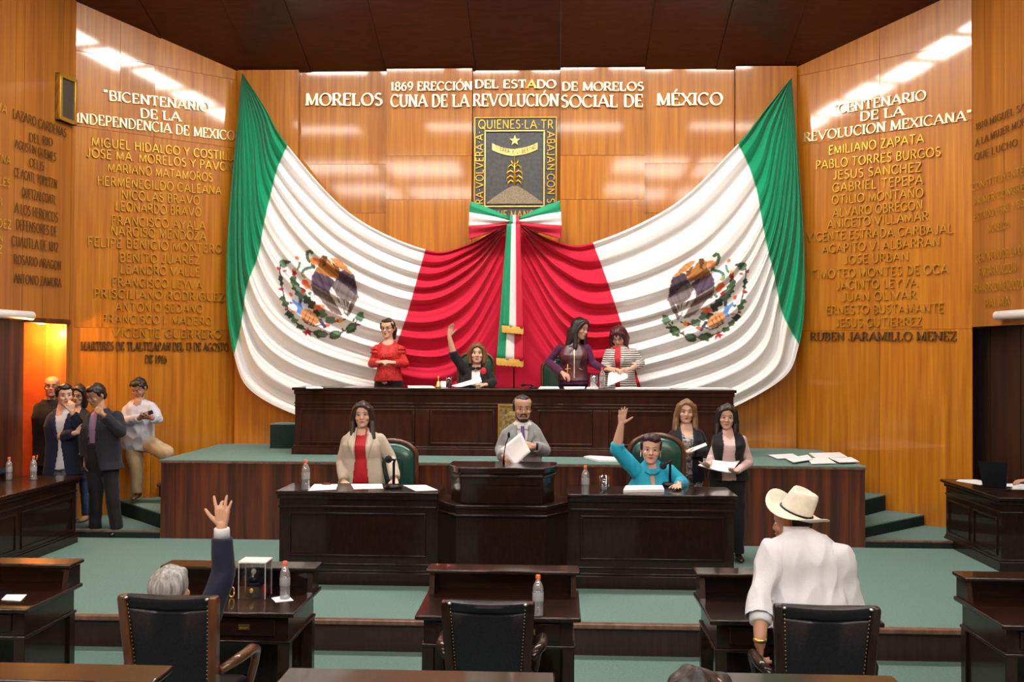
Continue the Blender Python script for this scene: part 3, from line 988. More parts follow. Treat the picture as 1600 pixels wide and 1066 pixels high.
mb = MB()
mb.prism3([on2(ub, za, .012), on2(ua, za, .012), on2(ua, zb, .012), on2(ub, zb, .012)], N2L * 0.05)
mb.build('grille', M_GRILLE, spk)
mb = MB()
w = 0.045
for a, b, c_, d_ in ((ub, ua, za, za + w), (ub, ua, zb - w, zb), (ub, ub - w, za, zb), (ua + w, ua, za, zb)):
    mb.prism3([on2(a, c_, .012), on2(b, c_, .012), on2(b, d_, .012), on2(a, d_, .012)], N2L * 0.075)
mb.build('frame', M_GOLDD, spk, bevel=0.004)
for px_, P_, D_, N_, side, lab in ((40, PLE, D2L, N2L, 1, 'white tubular fitting on the wall beside the orange doorway'), (1568, PRE, D2R, N2R, -1, 'white tubular fitting on the wall above the dark panels')):
    u = wall_u(px_, P_, D_, N_)
    z = atp(px_, 493.5, P_, N_).z
    t = thing('tube_fitting', lab, 'fitting', P_ + D_ * u + N_ * 0.09 + V((0, 0, z)))
    a = P_ + D_ * u + N_ * 0.09 + V((0, 0, z))
    b_ = a + D_ * 1.9
    mb = MB()
    ax = (b_ - a).normalized()
    mb.tube([a - ax * 0.01, a + ax * 0.015, b_ - ax * .015, b_], [0.03, 0.05, 0.05, 0.03], 18)
    mb.build('tube', M_WHITE, t, smooth=True)
    mb = MB()
    for f in (0.15, 1.6):
        q = a + ax * f
        mb.obox(q - N_ * 0.05, 0.05, 0.09, 0.05, Matrix((ax, N_, V((0, 0, 1)))).transposed())
    mb.build('bracket', M_WHITE, t)
# door trim line under left speaker: loose wire on the wall
# ================================================================== furniture
def frame_rect(mb, x0, x1, z0, z1, y, w=0.02, d=0.014):
    """raised rectangular moulding on a front that faces -y"""
    mb.box(x0, x1, y - d, y + .002, z1 - w, z1)
    mb.box(x0, x1, y - d, y + .002, z0, z0 + w)
    mb.box(x0, x0 + w, y - d, y + .002, z0 + w, z1 - w)
    mb.box(x1 - w, x1, y - d, y + .002, z0 + w, z1 - w)


# ---- upper bench
UX0, UX1, UY, UZ = -3.21, 2.17, 12.16, 1.985
ub_ = thing('upper_bench', 'long dark wooden presiding bench on the dais under the big flag', 'bench desk', ((UX0 + UX1) / 2, UY, ZD))
MB().box(UX0 - 0.03, UX1 + 0.03, UY - 0.05, UY + 0.62, UZ - 0.035, UZ).build('bench_top', M_DARK, ub_, bevel=0.008)
MB().box(UX0, UX1, UY, UY + 0.08, ZD + .06, UZ - 0.035).build('front_panel', M_MAHOG, ub_)
for x in (UX0, UX1 - 0.05):
    MB().box(x, x + 0.05, UY + 0.08, UY + 0.58, ZD, UZ - 0.035).build('side_panel', M_MAHOG, ub_)
mb = MB()
for z, w, d in ((UZ - 0.085, 0.05, 0.028), (UZ - 0.2, 0.018, 0.016), (UZ - 0.235, 0.014, 0.012)):
    mb.box(UX0 - .01, UX1 + .01, UY - d, UY + .002, z, z + w)
mb.build('cornice', M_MAHOG, ub_, bevel=0.006)
mb = MB()
mb.box(UX0 - 0.03, UX1 + 0.03, UY - 0.045, UY + 0.05, ZD, ZD + 0.085)
mb.box(UX0 - 0.02, UX1 + 0.02, UY - 0.03, UY + 0.05, ZD + 0.085, ZD + 0.11)
mb.build('base', M_MAHOG, ub_, bevel=0.006)
px_edges = [UX0 + 0.06, at(648, 660, UY).x, at(672, 660, UY).x, at(772, 660, UY).x, at(840, 660, UY).x, at(925, 660, UY).x, at(952, 660, UY).x, UX1 - 0.06]
for a, b in ((px_edges[0], px_edges[1]), (px_edges[2], px_edges[3]), (px_edges[4], px_edges[5]), (px_edges[6], px_edges[7])):
    mb = MB()
    frame_rect(mb, a, b, ZD + 0.135, UZ - 0.26, UY, 0.022, 0.016)
    mb.build('panel_moulding', M_MAHOG, ub_, bevel=0.006)
for a, b in ((px_edges[1], px_edges[2]), (px_edges[5], px_edges[6])):
    MB().box(a + .01, b - .01, UY - 0.022, UY, ZD + 0.11, UZ - 0.26).build('pilaster', M_MAHOG, ub_, bevel=0.005)
mpl = noisy(mat('tarnished brass relief', (0.3, 0.22, 0.08), 0.6, 0.4), (0.10, 0.06, 0.02), (0.42, 0.30, 0.10), (1, 1, 1), 30, 3)
p0, p1 = at(778, 632, UY - .02), at(822, 690, UY - .02)
mb = MB()
mb.box(p0.x, p1.x, UY - 0.02, UY, p1.z, p0.z)
mb.cur = 1
frame_rect(mb, p0.x, p1.x, p1.z, p0.z, UY - .02, 0.018, 0.01)
mb.cur = 0
mb.ell(((p0.x + p1.x) / 2, UY - .02, (p0.z + p1.z) / 2 + .03), (0.09, 0.012, 0.11))
mb.build('crest_plate', [mpl, M_BRASS], ub_, bevel=0.003)

# ---- lower presidium desks and lectern
PX0, PX1, PY, PZ = -2.60, 1.68, 9.20, 1.12


def presidium_desk(name, label, x0, x1):
    t = thing(name, label, 'desk', ((x0 + x1) / 2, PY, ZM))
    MB().box(x0 - 0.0, x1 + 0.0, PY - 0.03, PY + 0.58, PZ - 0.035, PZ).build('desk_top', M_DARK, t, bevel=0.008)
    MB().box(x0 + (.03 if x0 < -2 else 0), x1 - (.03 if x1 > 1 else 0), PY + 0.01, PY + 0.05, ZM, PZ - 0.035).build('front_panel', M_DESK, t)
    for x in (x0 + (.03 if x0 < -2 else 0), x1 - (0.08 if x1 > 1 else .05)):
        MB().box(x, x + 0.05, PY + 0.05, PY + 0.55, ZM, PZ - 0.035).build('side_panel', M_DESK, t)
    mb = MB()
    mb.box(x0 + .01, x1 - .01, PY - 0.012, PY + .02, PZ - 0.075, PZ - 0.035)
    mb.box(x0 + .02, x1 - .02, PY - 0.004, PY + .02, PZ - 0.16, PZ - 0.135)
    mb.build('cornice', M_DESK, t, bevel=0.006)
    mb = MB()
    frame_rect(mb, x0 + .12, x1 - .12, ZM + .26, PZ - 0.2, PY + .01, 0.02, 0.014)
    mb.build('panel_moulding', M_DESK, t, bevel=0.005)
    mb = MB()
    mb.box(x0, x1, PY - 0.02, PY + .05, ZM, ZM + 0.12)
    mb.box(x0 + .01, x1 - .01, PY - 0.012, PY + .05, ZM + 0.12, ZM + 0.145)
    mb.box(x0 + .02, x1 - .02, PY - 0.002, PY + .05, ZM + 0.18, ZM + 0.20)
    mb.build('base', M_DESK, t, bevel=0.006)
    return t


presidium_desk('presidium_desk', 'dark polished desk where the woman in the beige jacket stands', PX0, -1.072)
presidium_desk('presidium_desk', 'dark polished desk where the woman in turquoise sits', 0.122, PX1)
LCX = -0.475
le = thing('lectern', 'dark polished lectern with faceted front between the two presidium desks', 'lectern', (LCX, PY, ZM))


def lect_poly(w, wf, yb, ym, yf):
    return [(LCX - w, yb), (LCX - w, ym), (LCX - wf, yf), (LCX + wf, yf), (LCX + w, ym), (LCX + w, yb)]


def lring(w, wf, yb, ym, yf, z):
    return [(x, y, z) for x, y in lect_poly(w, wf, yb, ym, yf)]


mb = MB()
mb.prism(lect_poly(0.595, 0.40, PY + .30, PY - .06, PY - 0.33), ZM + .12, 1.02)
mb.build('pedestal', M_DESK, le)
mb = MB()
mb.prism(lect_poly(0.60, 0.41, PY + .30, PY - .07, PY - 0.35), 1.02, 1.055)
mb.prism(lect_poly(0.605, 0.415, PY + .30, PY - .075, PY - 0.36), 0.955, 0.975)
mb.build('ledge', M_DARK, le, bevel=0.007)
mb = MB()
mb.prism(lect_poly(0.605, 0.42, PY + .30, PY - .075, PY - 0.355), ZM, ZM + .12)
mb.build('base', M_DESK, le, bevel=0.007)
mb = MB()
mb.prism(lect_poly(0.475, 0.37, PY + .25, PY - .05, PY - 0.26), 1.055, 1.33)
mb.build('drum', M_DESK, le, bevel=0.01)
mb = MB()
mb.prism(lect_poly(0.50, 0.385, PY + .25, PY - .06, PY - 0.285), 1.33, 1.385)
mb.prism(lect_poly(0.485, 0.378, PY + .25, PY - .055, PY - 0.27), 1.285, 1.315)
mb.build('rim', M_DARK, le, bevel=0.008)
mb = MB()
for a, b in ((-0.30, -0.12), (-0.08, 0.12), (0.16, 0.32)):
    mb.box(LCX + a, LCX + b, PY - 0.27, PY - 0.255, 1.225, 1.236)
mb.build('front_moulding', M_DARK, le)
mb = MB()
mb.tube([at(x, y, PY) for x, y in ((787, 726), (787.5, 710), (790, 695), (794, 684))], [.012, .005, .005, .005], 8)
mb.ell(at(795, 680, PY), (0.013, 0.013, 0.03))
tag(mb.build('gooseneck_microphone', M_BLACK, smooth=True), 'thin black gooseneck microphone rising from the lectern before the grey suit', 'microphone')


# ---- side tables
def side_table(name, label, x0, x1, y0, y1, face):
    t = thing(name, label, 'table', ((x0 + x1) / 2, (y0 + y1) / 2, ZM))
    MB().box(x0 - .03, x1 + .03, y0 - .03, y1 + .03, 0.965, 1.0).build('table_top', M_DESK, t, bevel=0.008)
    MB().box(x0 + .02, x1 - .02, y0 + .02, y1 - .02, ZM, 0.965).build('body', M_DESK, t)
    xx = x1 if face > 0 else x0
    mb = MB()
    for z0, z1, d in ((0.92, 0.965, .02), (0.83, 0.85, .012), (ZM, ZM + .10, .02), (ZM + .10, ZM + .125, .01)):
        mb.box(x0 + .02 - d, x1 - .02 + d, y0 + .02 - d, y1 - .02 + d, z0, z1)
    mb.build('moulding', M_DESK, t, bevel=0.005)
    mb = MB()
    n = 2
    L = (y1 - y0 - .1) / n
    xa, xb = (xx - .03, xx - .005) if face > 0 else (xx + .005, xx + .03)
    for i in range(n):
        a, b = y0 + .1 + i * L, y0 + i * L + L
        for q in ((a, b, .76, .78), (a, b, .40, .42), (a, a + .02, .42, .76), (b - .02, b, .42, .76)):
            mb.box(xa, xb, *q)
    mb.build('panel_moulding', M_DESK, t, bevel=0.004)
    return t


side_table('side_table', 'dark wooden side table with two water bottles before the standing men', -6.22, -5.39, 8.6, 11.05, 1)
side_table('side_table', 'dark wooden side table with the black laptop', 4.46, 5.95, 10.16, 11.6, -1)


# ---- members' desks
def member_desk(label, x0, x1, y0=6.2, y1=6.95, zf=0.0, solid=False, group='rows of dark members desks'):
    t = thing('member_desk', label, 'desk', ((x0 + x1) / 2, (y0 + y1) / 2, zf))
    g = lambda z: z + zf
    MB().box(x0, x1, y0, y1, g(.735), g(.765)).build('desk_top', M_DESK, t, bevel=0.008)
    MB().box(x0 + .05, x1 - .05, y0 + .06, y1 - .03, g(.575), g(.735)).build('apron', M_DESK, t)
    mb = MB()
    mb.box(x0 + .035, x1 - .035, y0 + .045, y1 - .015, g(.555), g(.577))
    mb.build('moulding', M_DARK, t, bevel=0.006)
    xm = (x0 + x1) / 2
    for a, b in ((x0 + .13, xm - .01), (xm + .01, x1 - .13)):
        d = MB().box(a, b, y0 + .045, y0 + .07, g(.605), g(.715)).build('drawer', M_DARK, t, bevel=0.006)
        h = MB()
        c = (a + b) / 2
        h.box(c - .035, c + .035, y0 + .036, y0 + .046, g(.645), g(.68))
        h.tube([(c - .025, y0 + .036, g(.663)), (c - .02, y0 + .024, g(.655)), (c + .02, y0 + .024, g(.655)), (c + .025, y0 + .036, g(.663))], .004, 6)
        h.build('handle', M_BRASS, d)
    for x in (x0 + .04, x1 - .115):
        for y in (y0 + .05, y1 - .105):
            MB().box(x, x + .075, y, y + .075, g(0), g(.575)).build('leg', M_DESK, t, bevel=0.004)
    MB().box(x0 + .11, x1 - .11, y1 - .075, y1 - .045, g(.05), g(.575)).build('back_panel', M_DESK, t)
    if solid:
        for x in (x0 + .06, x1 - .085):
            MB().box(x, x + .025, y0 + .12, y1 - .1, g(.04), g(.575)).build('side_panel', M_DESK, t)
    for s, x in ((-1, x0 + .02), (1, x1 - .055)):
        mb = MB()
        prof = [(y1 - .20, g(.765)), (y1 - .005, g(.765)), (y1 - .005, g(.905)), (y1 - .16, g(.905))]
        mb.prism3([(x, a, b) for a, b in reversed(prof)], (.035, 0, 0))
        mb.build('cheek', M_DESK, t)
    MB().box(x0 + .055, x1 - .055, y1 - .03, y1 - .005, g(.765), g(.905)).build('upstand', M_DARK, t)
    MB().box(x0 - .005, x1 + .005, y1 - .2, y1 + .01, g(.905), g(.932)).build('shelf', M_DESK, t, bevel=0.008)
    return t


member_desk('dark desk at the picture edge with a white paper, behind the long bottle table', -4.42, -3.35, solid=True)
member_desk('dark desk of the grey haired man with display case and bottle', -2.71, -1.635)
member_desk('dark empty desk facing the lectern with one water bottle', -0.87, 0.17)
member_desk('dark desk before the man in the white cowboy hat', 0.965, 2.03)
member_desk('dark empty desk in front of the side table with the laptop', 2.735, 3.80, solid=True)
member_desk('brown desk top at the bottom edge behind the grey haired man', -2.5, -1.475, 3.05, 3.79, 0.26, group='nearest desk tops')
member_desk('brown desk top at the bottom edge behind the empty chair', -1.015, 0.0, 3.05, 3.79, 0.26)
member_desk('brown desk top at the bottom edge behind the man in the hat', 0.575, 1.28, 3.05, 3.83, 0.26)


# ---- members' armchairs, seen from behind
def office_chair(label, x, y, zt, w, rz, wood, group='leather armchairs of the front row', lean=0.10):
    t = thing('leather_armchair', label, 'chair', (x, y, 0), group)
    zs = 0.47
    hb = zt - zs

    def L(px_, py_, pz_):
        return V((x + px_, y + py_, pz_))

    def back(zr):          # y of the back at relative height
        return -0.24 - lean * zr
    hw = w / 2
    for s in (-1, 1):
        mb = MB()
        rings = []
        for f in (0, .25, .5, .75, .97, 1.0):
            z = zs - .08 + (hb + .08) * f
            a = hw * (0.86 + .14 * f)
            xo, xi = s * a, s * (a - 0.047)
            yb, yf = back(f) - .035, back(f) + .03
            zz = z - (0.01 if f == 1.0 else 0)
            q = 0.006 if f == 1.0 else 0
            r = [L(xi, yb + q, z), L(xo - s * q, yb + q, z), L(xo - s * q, yf - q, z), L(xi, yf - q, z)]
            rings.append(r if s > 0 else r[::-1])
        mb.loft(rings)
        mb.build('stile', wood, t, bevel=0.008)
    mb = MB()
    rings = []
    prof = [(0, .018, .03), (.06, .025, .04), (.5, .03, .05), (.86, .028, .05), (.88, .012, .05), (.90, .03, .052), (.95, .045, .06), (.985, .035, .055), (1.0, .0, .03)]
    for f, bk, fr in prof:
        z = zs + .0 + hb * f
        a = hw * (0.86 + .14 * f) - 0.045
        row = []
        for i in range(9):
            u = -1 + 2 * i / 8
            row.append(L(u * a, back(f) - bk * (1 - .55 * u * u) + (.018 * (1 - u * u)), z - (.012 * (1 - u * u) * f if f > .8 else 0)))
        for i in range(9):
            u = 1 - 2 * i / 8
            row.append(L(u * a, back(f) + fr * (1 - .4 * u * u) + (.018 * (1 - u * u)), z - (.012 * (1 - u * u) * f if f > .8 else 0)))
        rings.append(row)
    mb.loft(rings)
    bk_ = mb.build('backrest', M_BLACKLEATHER, t)
    shade_angle(bk_, 50)
    for s in (-1, 1):
        mb = MB()
        for i in range(26):
            f = .06 + .86 * i / 25
            a = hw * (0.86 + .14 * f) - 0.052
            mb.ell(L(s * a, back(f) - .022, zs + hb * f), .0035, nu=6, nv=4)
        mb.build('stud', M_BRASS, t)
    for s in (-1, 1):
        MB().ell(L(s * (hw - .052), back(1) - .03, zt - .012), (.012, .012, .008), nu=8, nv=6).build('rivet', M_STEEL, t, smooth=True)
    mb = MB()
    rings = []
    for k, (ins, z) in enumerate(((.02, zs - .06), (0, zs - .05), (0, zs + .02), (.03, zs + .05), (.12, zs + .062))):
        a = hw * .9 - ins
        rings.append([L(-a, -.22 + ins, z), L(a, -.22 + ins, z), L(a + .0, .26 - ins, z), L(-a, .26 - ins, z)])
    mb.loft(rings)
    mb.build('seat', M_BLACKLEATHER, t, bevel=0.02, seg=3)
    for s in (-1, 1):
        mb = MB()
        pts = [L(s * hw * .93, back(.42) + .02, zs + .23), L(s * (hw + .03), -.1, zs + .25), L(s * (hw + .035), .08, zs + .245), L(s * (hw + .02), .2, zs + .21), L(s * (hw - .0), .24, zs + .12), L(s * (hw - .03), .2, zs - .03)]
        mb.tube(pts, [.024, .03, .032, .03, .024, .024], 10)
        mb.build('armrest', wood, t, smooth=True)
    MB().tube([L(0, .02, .12), L(0, .02, zs - .05)], [.035, .035], 14).build('column', M_BLACK, t, smooth=True)
    for k in range(5):
        a = 2 * PI * k / 5 + .3
        mb = MB()
        e = L(.30 * math.cos(a), .02 + .30 * math.sin(a), .075)
        mb.tube([L(0, .02, .13), e], [.032, .022], 8)
        lg = mb.build('leg', wood, t, smooth=True)
        c = V((e.x, e.y, 0.032))
        MB().tube([c - V((-math.sin(a) * .02, math.cos(a) * .02, 0)), c + V((-math.sin(a) * .02, math.cos(a) * .02, 0))], .032, 12).build('caster', M_BLACK, lg, smooth=True)
    t.rotation_euler = (0, 0, rz)
    return t


pL = at(267, 930, 5.2)
pC = at(764, 939, 5.52)
pR = at(1295, 946, 5.25)
office_chair('black leather armchair with brown frame holding the grey haired man', pL.x, 5.2 + .34, pL.z, 0.545, rad(-2), M_CHAIRWOOD)
office_chair('empty black leather armchair before the desk facing the lectern', pC.x, 5.52 + .34, pC.z, 0.525, rad(-1), M_DESK)
office_chair('black leather armchair behind the man in the white cowboy hat', pR.x, 5.25 + .34, pR.z, 0.545, rad(-2), M_DESK)


# ---- green high backed chairs, facing the hall
def green_chair(label, x, y, zf, zt, w):
    zf += .002
    t = thing('green_chair', label, 'chair', (x, y, zf), 'green leather chairs of the presiding tables')
    zs = zf + .46

    def outline(k, n=24):
        pts = []
        hw = w / 2 - k
        zc = zt - k - hw * .62
        pts.append((-hw * .92, zs - .02))
        pts.append((-hw, (zs + zc) / 2))
        for i in range(n + 1):
            a = PI - PI * i / n
            pts.append((hw * math.cos(a), zc + hw * .62 * math.sin(a)))
        pts.append((hw, (zs + zc) / 2))
        pts.append((hw * .92, zs - .02))
        return pts
    mb = MB()
    mb.tube([(x + a, y + .02, b) for a, b in outline(.02)], .026, 10)
    mb.build('back_frame', M_CHAIRWOOD, t, smooth=True)
    mb = MB()
    o = outline(.04)
    cx_, cz_ = x, (zs + zt) / 2
    rings = []
    for k, dy in ((.0, .05), (.0, .0), (.03, -.035), (.1, -.055), (.2, -.06)):
        rings.append([(x + a * (1 - k / (w / 2)), y + dy, cz_ + (b - cz_) * (1 - k / (zt - zs) * 2)) for a, b in o])
    mb.loft(rings)
    bk = mb.build('backrest', M_GREENLEATHER, t)
    shade_angle(bk, 60)
    mb = MB()
    rings = []
    for ins, z in ((.02, zs - .08), (0, zs - .06), (0, zs), (.04, zs + .03)):
        a = w / 2 - ins
        rings.append([(x - a, y - .5 + ins, z), (x + a, y - .5 + ins, z), (x + a, y - ins, z), (x - a, y - ins, z)])
    mb.loft(rings)
    mb.build('seat', M_GREENLEATHER, t, bevel=.015)
    for s in (-1, 1):
        mb = MB()
        X = x + s * w / 2
        mb.tube([(X, y + .0, zs + .2), (X + s * .02, y - .2, zs + .22), (X + s * .02, y - .4, zs + .19), (X, y - .44, zs + .08), (X - s * .02, y - .42, zs - .06)], [.02, .025, .025, .022, .022], 8)
        mb.build('armrest', M_CHAIRWOOD, t, smooth=True)
    for sx in (-1, 1):
        for yy in (-.46, -.04):
            MB().tube([(x + sx * (w / 2 - .05), y + yy, zs - .07), (x + sx * (w / 2 - .04), y + yy, zf)], [.028, .02], 8).build('leg', M_CHAIRWOOD, t, smooth=True)
    return t


g = at(612, 686, 10.45)
green_chair('green leather chair behind the woman in the beige jacket', g.x, 10.45, ZM, g.z, 0.56)
g = at(1026, 677, 10.4)
green_chair('green leather chair of the seated woman in turquoise', g.x, 10.4, ZM, g.z, 0.60)
g = at(744, 548, 13.05)
green_chair('green leather chair of the seated woman in black on the dais', g.x, 13.05, ZD, g.z, 0.50)
g = at(876, 556, 13.1)
green_chair('green leather chair behind the woman in the burgundy vest', g.x, 13.1, ZD, g.z, 0.52)


# ================================================================== small things
def paper(label, pts, z, name='paper_sheet', lift=0.0, group=None, th=0.003, m=None):
    """flat sheet(s) from photo pixels of its corners on a surface at height z"""
    w = [atz(px_, py_, z) for px_, py_ in pts]
    back_edge = {PZ: PY + .57, UZ: UY + .58, 1.0: 11.55}.get(z)
    if back_edge:            # the sheet ends at the far edge of its table
        k = max(p.y for p in w) - back_edge
        if k > 0:
            w = [V((p.x, min(p.y - k * .6, back_edge), p.z)) for p in w]
    vs = [V((p.x, p.y, z + .0015)) for p in w]
    if (vs[1] - vs[0]).cross(vs[2] - vs[1]).z < 0:
        vs.reverse()
    mb = MB()
    mb.prism([(v.x, v.y) for v in vs], z + .001 + lift, z + .001 + th + lift)
    o = mb.build(name, m or M_PAPER)
    return tag(o, label, 'paper', group)


def bottle(label, px_, py_, z, hpx, cap=None, group='water bottles', y=None, name='water_bottle'):
    b = atz(px_, py_, z) if y is None else at(px_, py_, y)
    b.z = z + .001
    h = hpx / FPX * b.y * 1.0
    r = h * .135
    t = thing(name, label, 'bottle', b, group)
    prof = [(0, 0), (r * .9, 0), (r, .03 * h)]
    for k in range(12):
        f = .05 + .50 * k / 12
        prof.append((r * (1 if k % 2 else .93), f * h))
    prof += [(r * .99, .58 * h), (r * .97, .68 * h), (r * .8, .76 * h), (r * .5, .84 * h), (r * .38, .87 * h), (r * .38, .9 * h)]
    MB().lathe(prof, b, 20).build('bottle_body', M_BOTTLE, t, smooth=True)
    wp = [(0, .01 * h), (r * .88, .012 * h), (r * .9, .6 * h), (0, .6 * h)]
    MB().lathe(wp, b, 16).build('water', M_WATER, t, smooth=True)
    lp = [(r * 1.01, .36 * h), (r * 1.03, .37 * h), (r * 1.03, .56 * h), (r * 1.01, .57 * h)]
    mb = MB()
    rings = [[b + V((q * math.cos(2 * PI * k / 20), q * math.sin(2 * PI * k / 20), zz)) for k in range(20)] for q, zz in lp]
    MB().loft(rings, cap=False).build('bottle_label', M_LABELCLEAR, t, smooth=True)
    MB().lathe([(r * .42, .885 * h), (r * .45, .895 * h), (r * .45, .985 * h), (r * .38, h), (0, h)], b, 16).build('cap', cap or M_CAP, t, smooth=True)
    return t


M_LABELCLEAR = glassy('printed clear label', (0.85, 0.84, 0.88), 0.12, 0.2, 0.3)


def tumbler(label, px_, py_, z, hpx, fill=None, y=None):
    b = atz(px_, py_, z) if y is None else at(px_, py_, y)
    b.z = z + .001
    h = hpx / FPX * b.y
    r = h * .30
    t = thing('drinking_glass', label, 'glass', b, 'drinking glasses')
    MB().lathe([(0, 0), (r * .92, 0), (r, h), (r * .93, h), (r * .86, .06 * h), (0, .06 * h)], b, 20).build('glass_wall', M_GLASS, t, smooth=True)
    MB().lathe([(0, .065 * h), (r * .84, .065 * h), (r * .88, .55 * h), (0, .55 * h)], b, 16).build('drink', fill or M_WATER, t, smooth=True)
    return t


def microphone(label, base, top, head, loop=True):
    t = thing('desk_microphone', label, 'microphone', base)
    MB().lathe([(0, 0), (.085, 0), (.085, .02), (.07, .035), (.03, .04), (0, .04)], base, 24).build('base', M_BLACK, t, smooth=True)
    d = (V(head) - V(top))
    MB().tube([V(base) + V((0, 0, .03)), V((base[0], base[1], top[2] - .03)), V(top)], [.014, .013, .011], 10).build('stem', M_BLACK, t, smooth=True)
    MB().tube([V(top), V(top) + d * .5, V(head)], [.011, .011, .016], 10).build('arm', M_BLACK, t, smooth=True)
    MB().ell(V(head) + d.normalized() * .012, (.036, .04, .036)).build('windscreen', M_FOAM, t, smooth=True)
    if loop:
        r = .05
        pts = [V(top), V(top) + V((.04, .0, .02)), V(top) + V((.075, 0, -.0)), V(top) + V((.08, 0, -.1)), V(base) + V((.075, 0, .12)), V(base) + V((.07, .0, .03))]
        MB().tube(pts, .004, 6).build('cable', M_BLACK, t, smooth=True)
    return t


# lower desk of the beige jacket
bottle('tall water bottle on the desk beside the woman in beige', 477.5, 765.5, PZ, 47)
paper('white paper beside the water bottle on the beige jacket desk', [(491, 757), (528, 757.5), (525, 765.5), (481, 767.5)], PZ)
paper('white paper lying before the woman in the beige jacket', [(548, 757), (597, 757), (599, 764), (553, 765)], PZ)
paper('white paper at the far end of the beige jacket desk', [(630, 759), (665, 758.5), (684, 766.5), (650, 768)], PZ)
paper('small brown card lying on the paper by the bottle', [(505, 755.5), (515, 755.5), (517, 758.5), (503, 758.5)], PZ, name='brown_card', lift=.004, m=M_DAIS)
b = atz(615, 763, PZ)
b.z = PZ + .001
microphone('black desk microphone with round base before the beige jacket', b, at(617, 719, b.y), at(608, 718, b.y - .10))
mb = MB()
mb.tube([at(604, 757, b.y + .1), at(600, 740, b.y + .05), at(597, 722, b.y)], [.01, .008, .006], 8)
tag(mb.build('pen_microphone', M_BLACK, smooth=True), 'thin black rod microphone leaning beside the round microphone', 'microphone')
# lower desk of the turquoise woman
bottle('tall water bottle at the lectern end of the turquoise woman desk', 914.5, 773, PZ, 45)
tumbler('drinking glass of water between bottle and papers', 944, 771, PZ, 27)
paper('thick white stack of pages before the woman in turquoise', [(978, 763), (1035, 762.5), (1038, 769), (974, 770)], PZ, th=.025, name='page_block')
b = atz(1047, 760, PZ)
b.z = PZ + .001
microphone('black desk microphone before the chest of the woman in turquoise', b, at(1050, 720, b.y), at(1037, 727.5, b.y - .14), loop=False)
# papers on the dais
for i, (pts, lab) in enumerate((
    ([(912, 716), (921, 714.5), (968, 717), (970, 722), (935, 722)], 'open white papers on the dais edge behind the turquoise woman'),
    ([(1200, 713), (1238, 711), (1250, 717), (1215, 719)], 'white sheet on the dais, nearest to the bench of the loose papers'),
    ([(1228, 720), (1262, 714), (1270, 721), (1240, 726)], 'white sheet on the dais, second from the bench among the loose papers'),
    ([(1264, 709), (1312, 708), (1324, 715), (1275, 717)], 'white sheet on the dais, furthest back of the loose papers'),
    ([(1262, 719), (1292, 717), (1306, 726), (1268, 727)], 'white sheet on the dais, on the front edge among the loose papers'),
    ([(1296, 719), (1330, 718), (1343, 725), (1312, 726)], 'white sheet on the dais, at the outer end of the loose papers'))):
    paper(lab, pts, ZD + .001, th=.02 if i == 0 else .008, group='loose papers on the dais', lift=.0 + .009 * (i % 3 if i else 0))
# upper bench
for pts, lab in (([(478, 605.4), (500, 605.2), (505, 607.5), (478, 607.6)], 'white paper at the flag end of the upper bench'), ([(640, 603.5), (678, 603.5), (682, 606.4), (640, 606.4)], 'white paper on the upper bench beside the gold bell'),
                 ([(845, 604.5), (872, 604), (874, 607.2), (842, 607.4)], 'white paper on the upper bench before the empty green chair'), ([(880, 602.8), (911, 602.5), (911, 606.2), (882, 606.6)], 'white paper on the upper bench before the burgundy vest'),
                 ([(918, 606.2), (935, 606), (935, 608), (916, 608)], 'white paper slip under the glass on the upper bench'), ([(962, 606.5), (1040, 606), (1046, 608.7), (960, 609)], 'long white papers on the upper bench beside the striped blazer'),
                 ([(1075, 606.3), (1130, 606.5), (1140, 609), (1075, 609)], 'white papers at the outer end of the upper bench')):
    paper(lab, [(a, min(b_, 608.2)) for a, b_ in pts], UZ, th=.012)
yb = 12.35
b = at(685, 604, yb)
b.z = UZ + .001
t = thing('hand_bell', 'small gold hand bell on the upper bench beside the seated woman', 'bell', b)
MB().lathe([(.036, 0), (.034, .02), (.024, .05), (.018, .075), (.0, .082)], b, 18).build('bell_body', M_GOLD, t, smooth=True)
MB().lathe([(.006, .08), (.007, .12), (.011, .135), (.0, .15)], b, 10).build('handle', M_GOLD, t, smooth=True)
M_DRINK = mat('dark red drink', (0.22, 0.008, 0.012), 0.2)
tumbler('drinking glass with dark red drink before the seated woman in black', 701.5, 604, UZ, 17, M_DRINK, y=12.4)
tumbler('drinking glass beside the red capped bottle on the upper bench', 928, 605, UZ, 21, y=12.5)
bottle('water bottle with red cap on the upper bench between two standing women', 941, 606.5, UZ, 33, M_REDCAP, y=12.35)
mb = MB()
p = at(694, 601, 12.55)
mb.prism3([V((p.x - .05, 12.55, UZ + .002)), V((p.x + .05, 12.55, UZ + .002)), V((p.x + .05, 12.6, UZ + .075)), V((p.x - .05, 12.6, UZ + .075))], (0, .004, 0))
tag(mb.build('name_card', M_PAPER), 'small white card standing behind the gold bell', 'card')
b = at(738, 604, 12.42)
mb = MB()
mb.lathe([(0, 0), (.045, 0), (.045, .02), (.02, .03), (0, .03)], (b.x, b.y, UZ + .001), 18)
mb.cur = 1
mb.ell((b.x + .03, b.y - .03, UZ + .028), (.02, .015, .012))
tag(mb.build('table_device', [M_BLACK, mat('yellow green plastic', (0.5, 0.6, 0.02), 0.4)], smooth=True), 'small black table device with a yellow green knob before the raised hand', 'device')
b = at(826, 603, 12.4)
t = thing('desk_microphone', 'black microphone lying low on the upper bench near the ribbon tails', 'microphone', (b.x, b.y, UZ))
MB().lathe([(0, 0), (.05, 0), (.05, .015), (.0, .02)], (b.x + .06, b.y, UZ + .001), 16).build('base', M_BLACK, t, smooth=True)
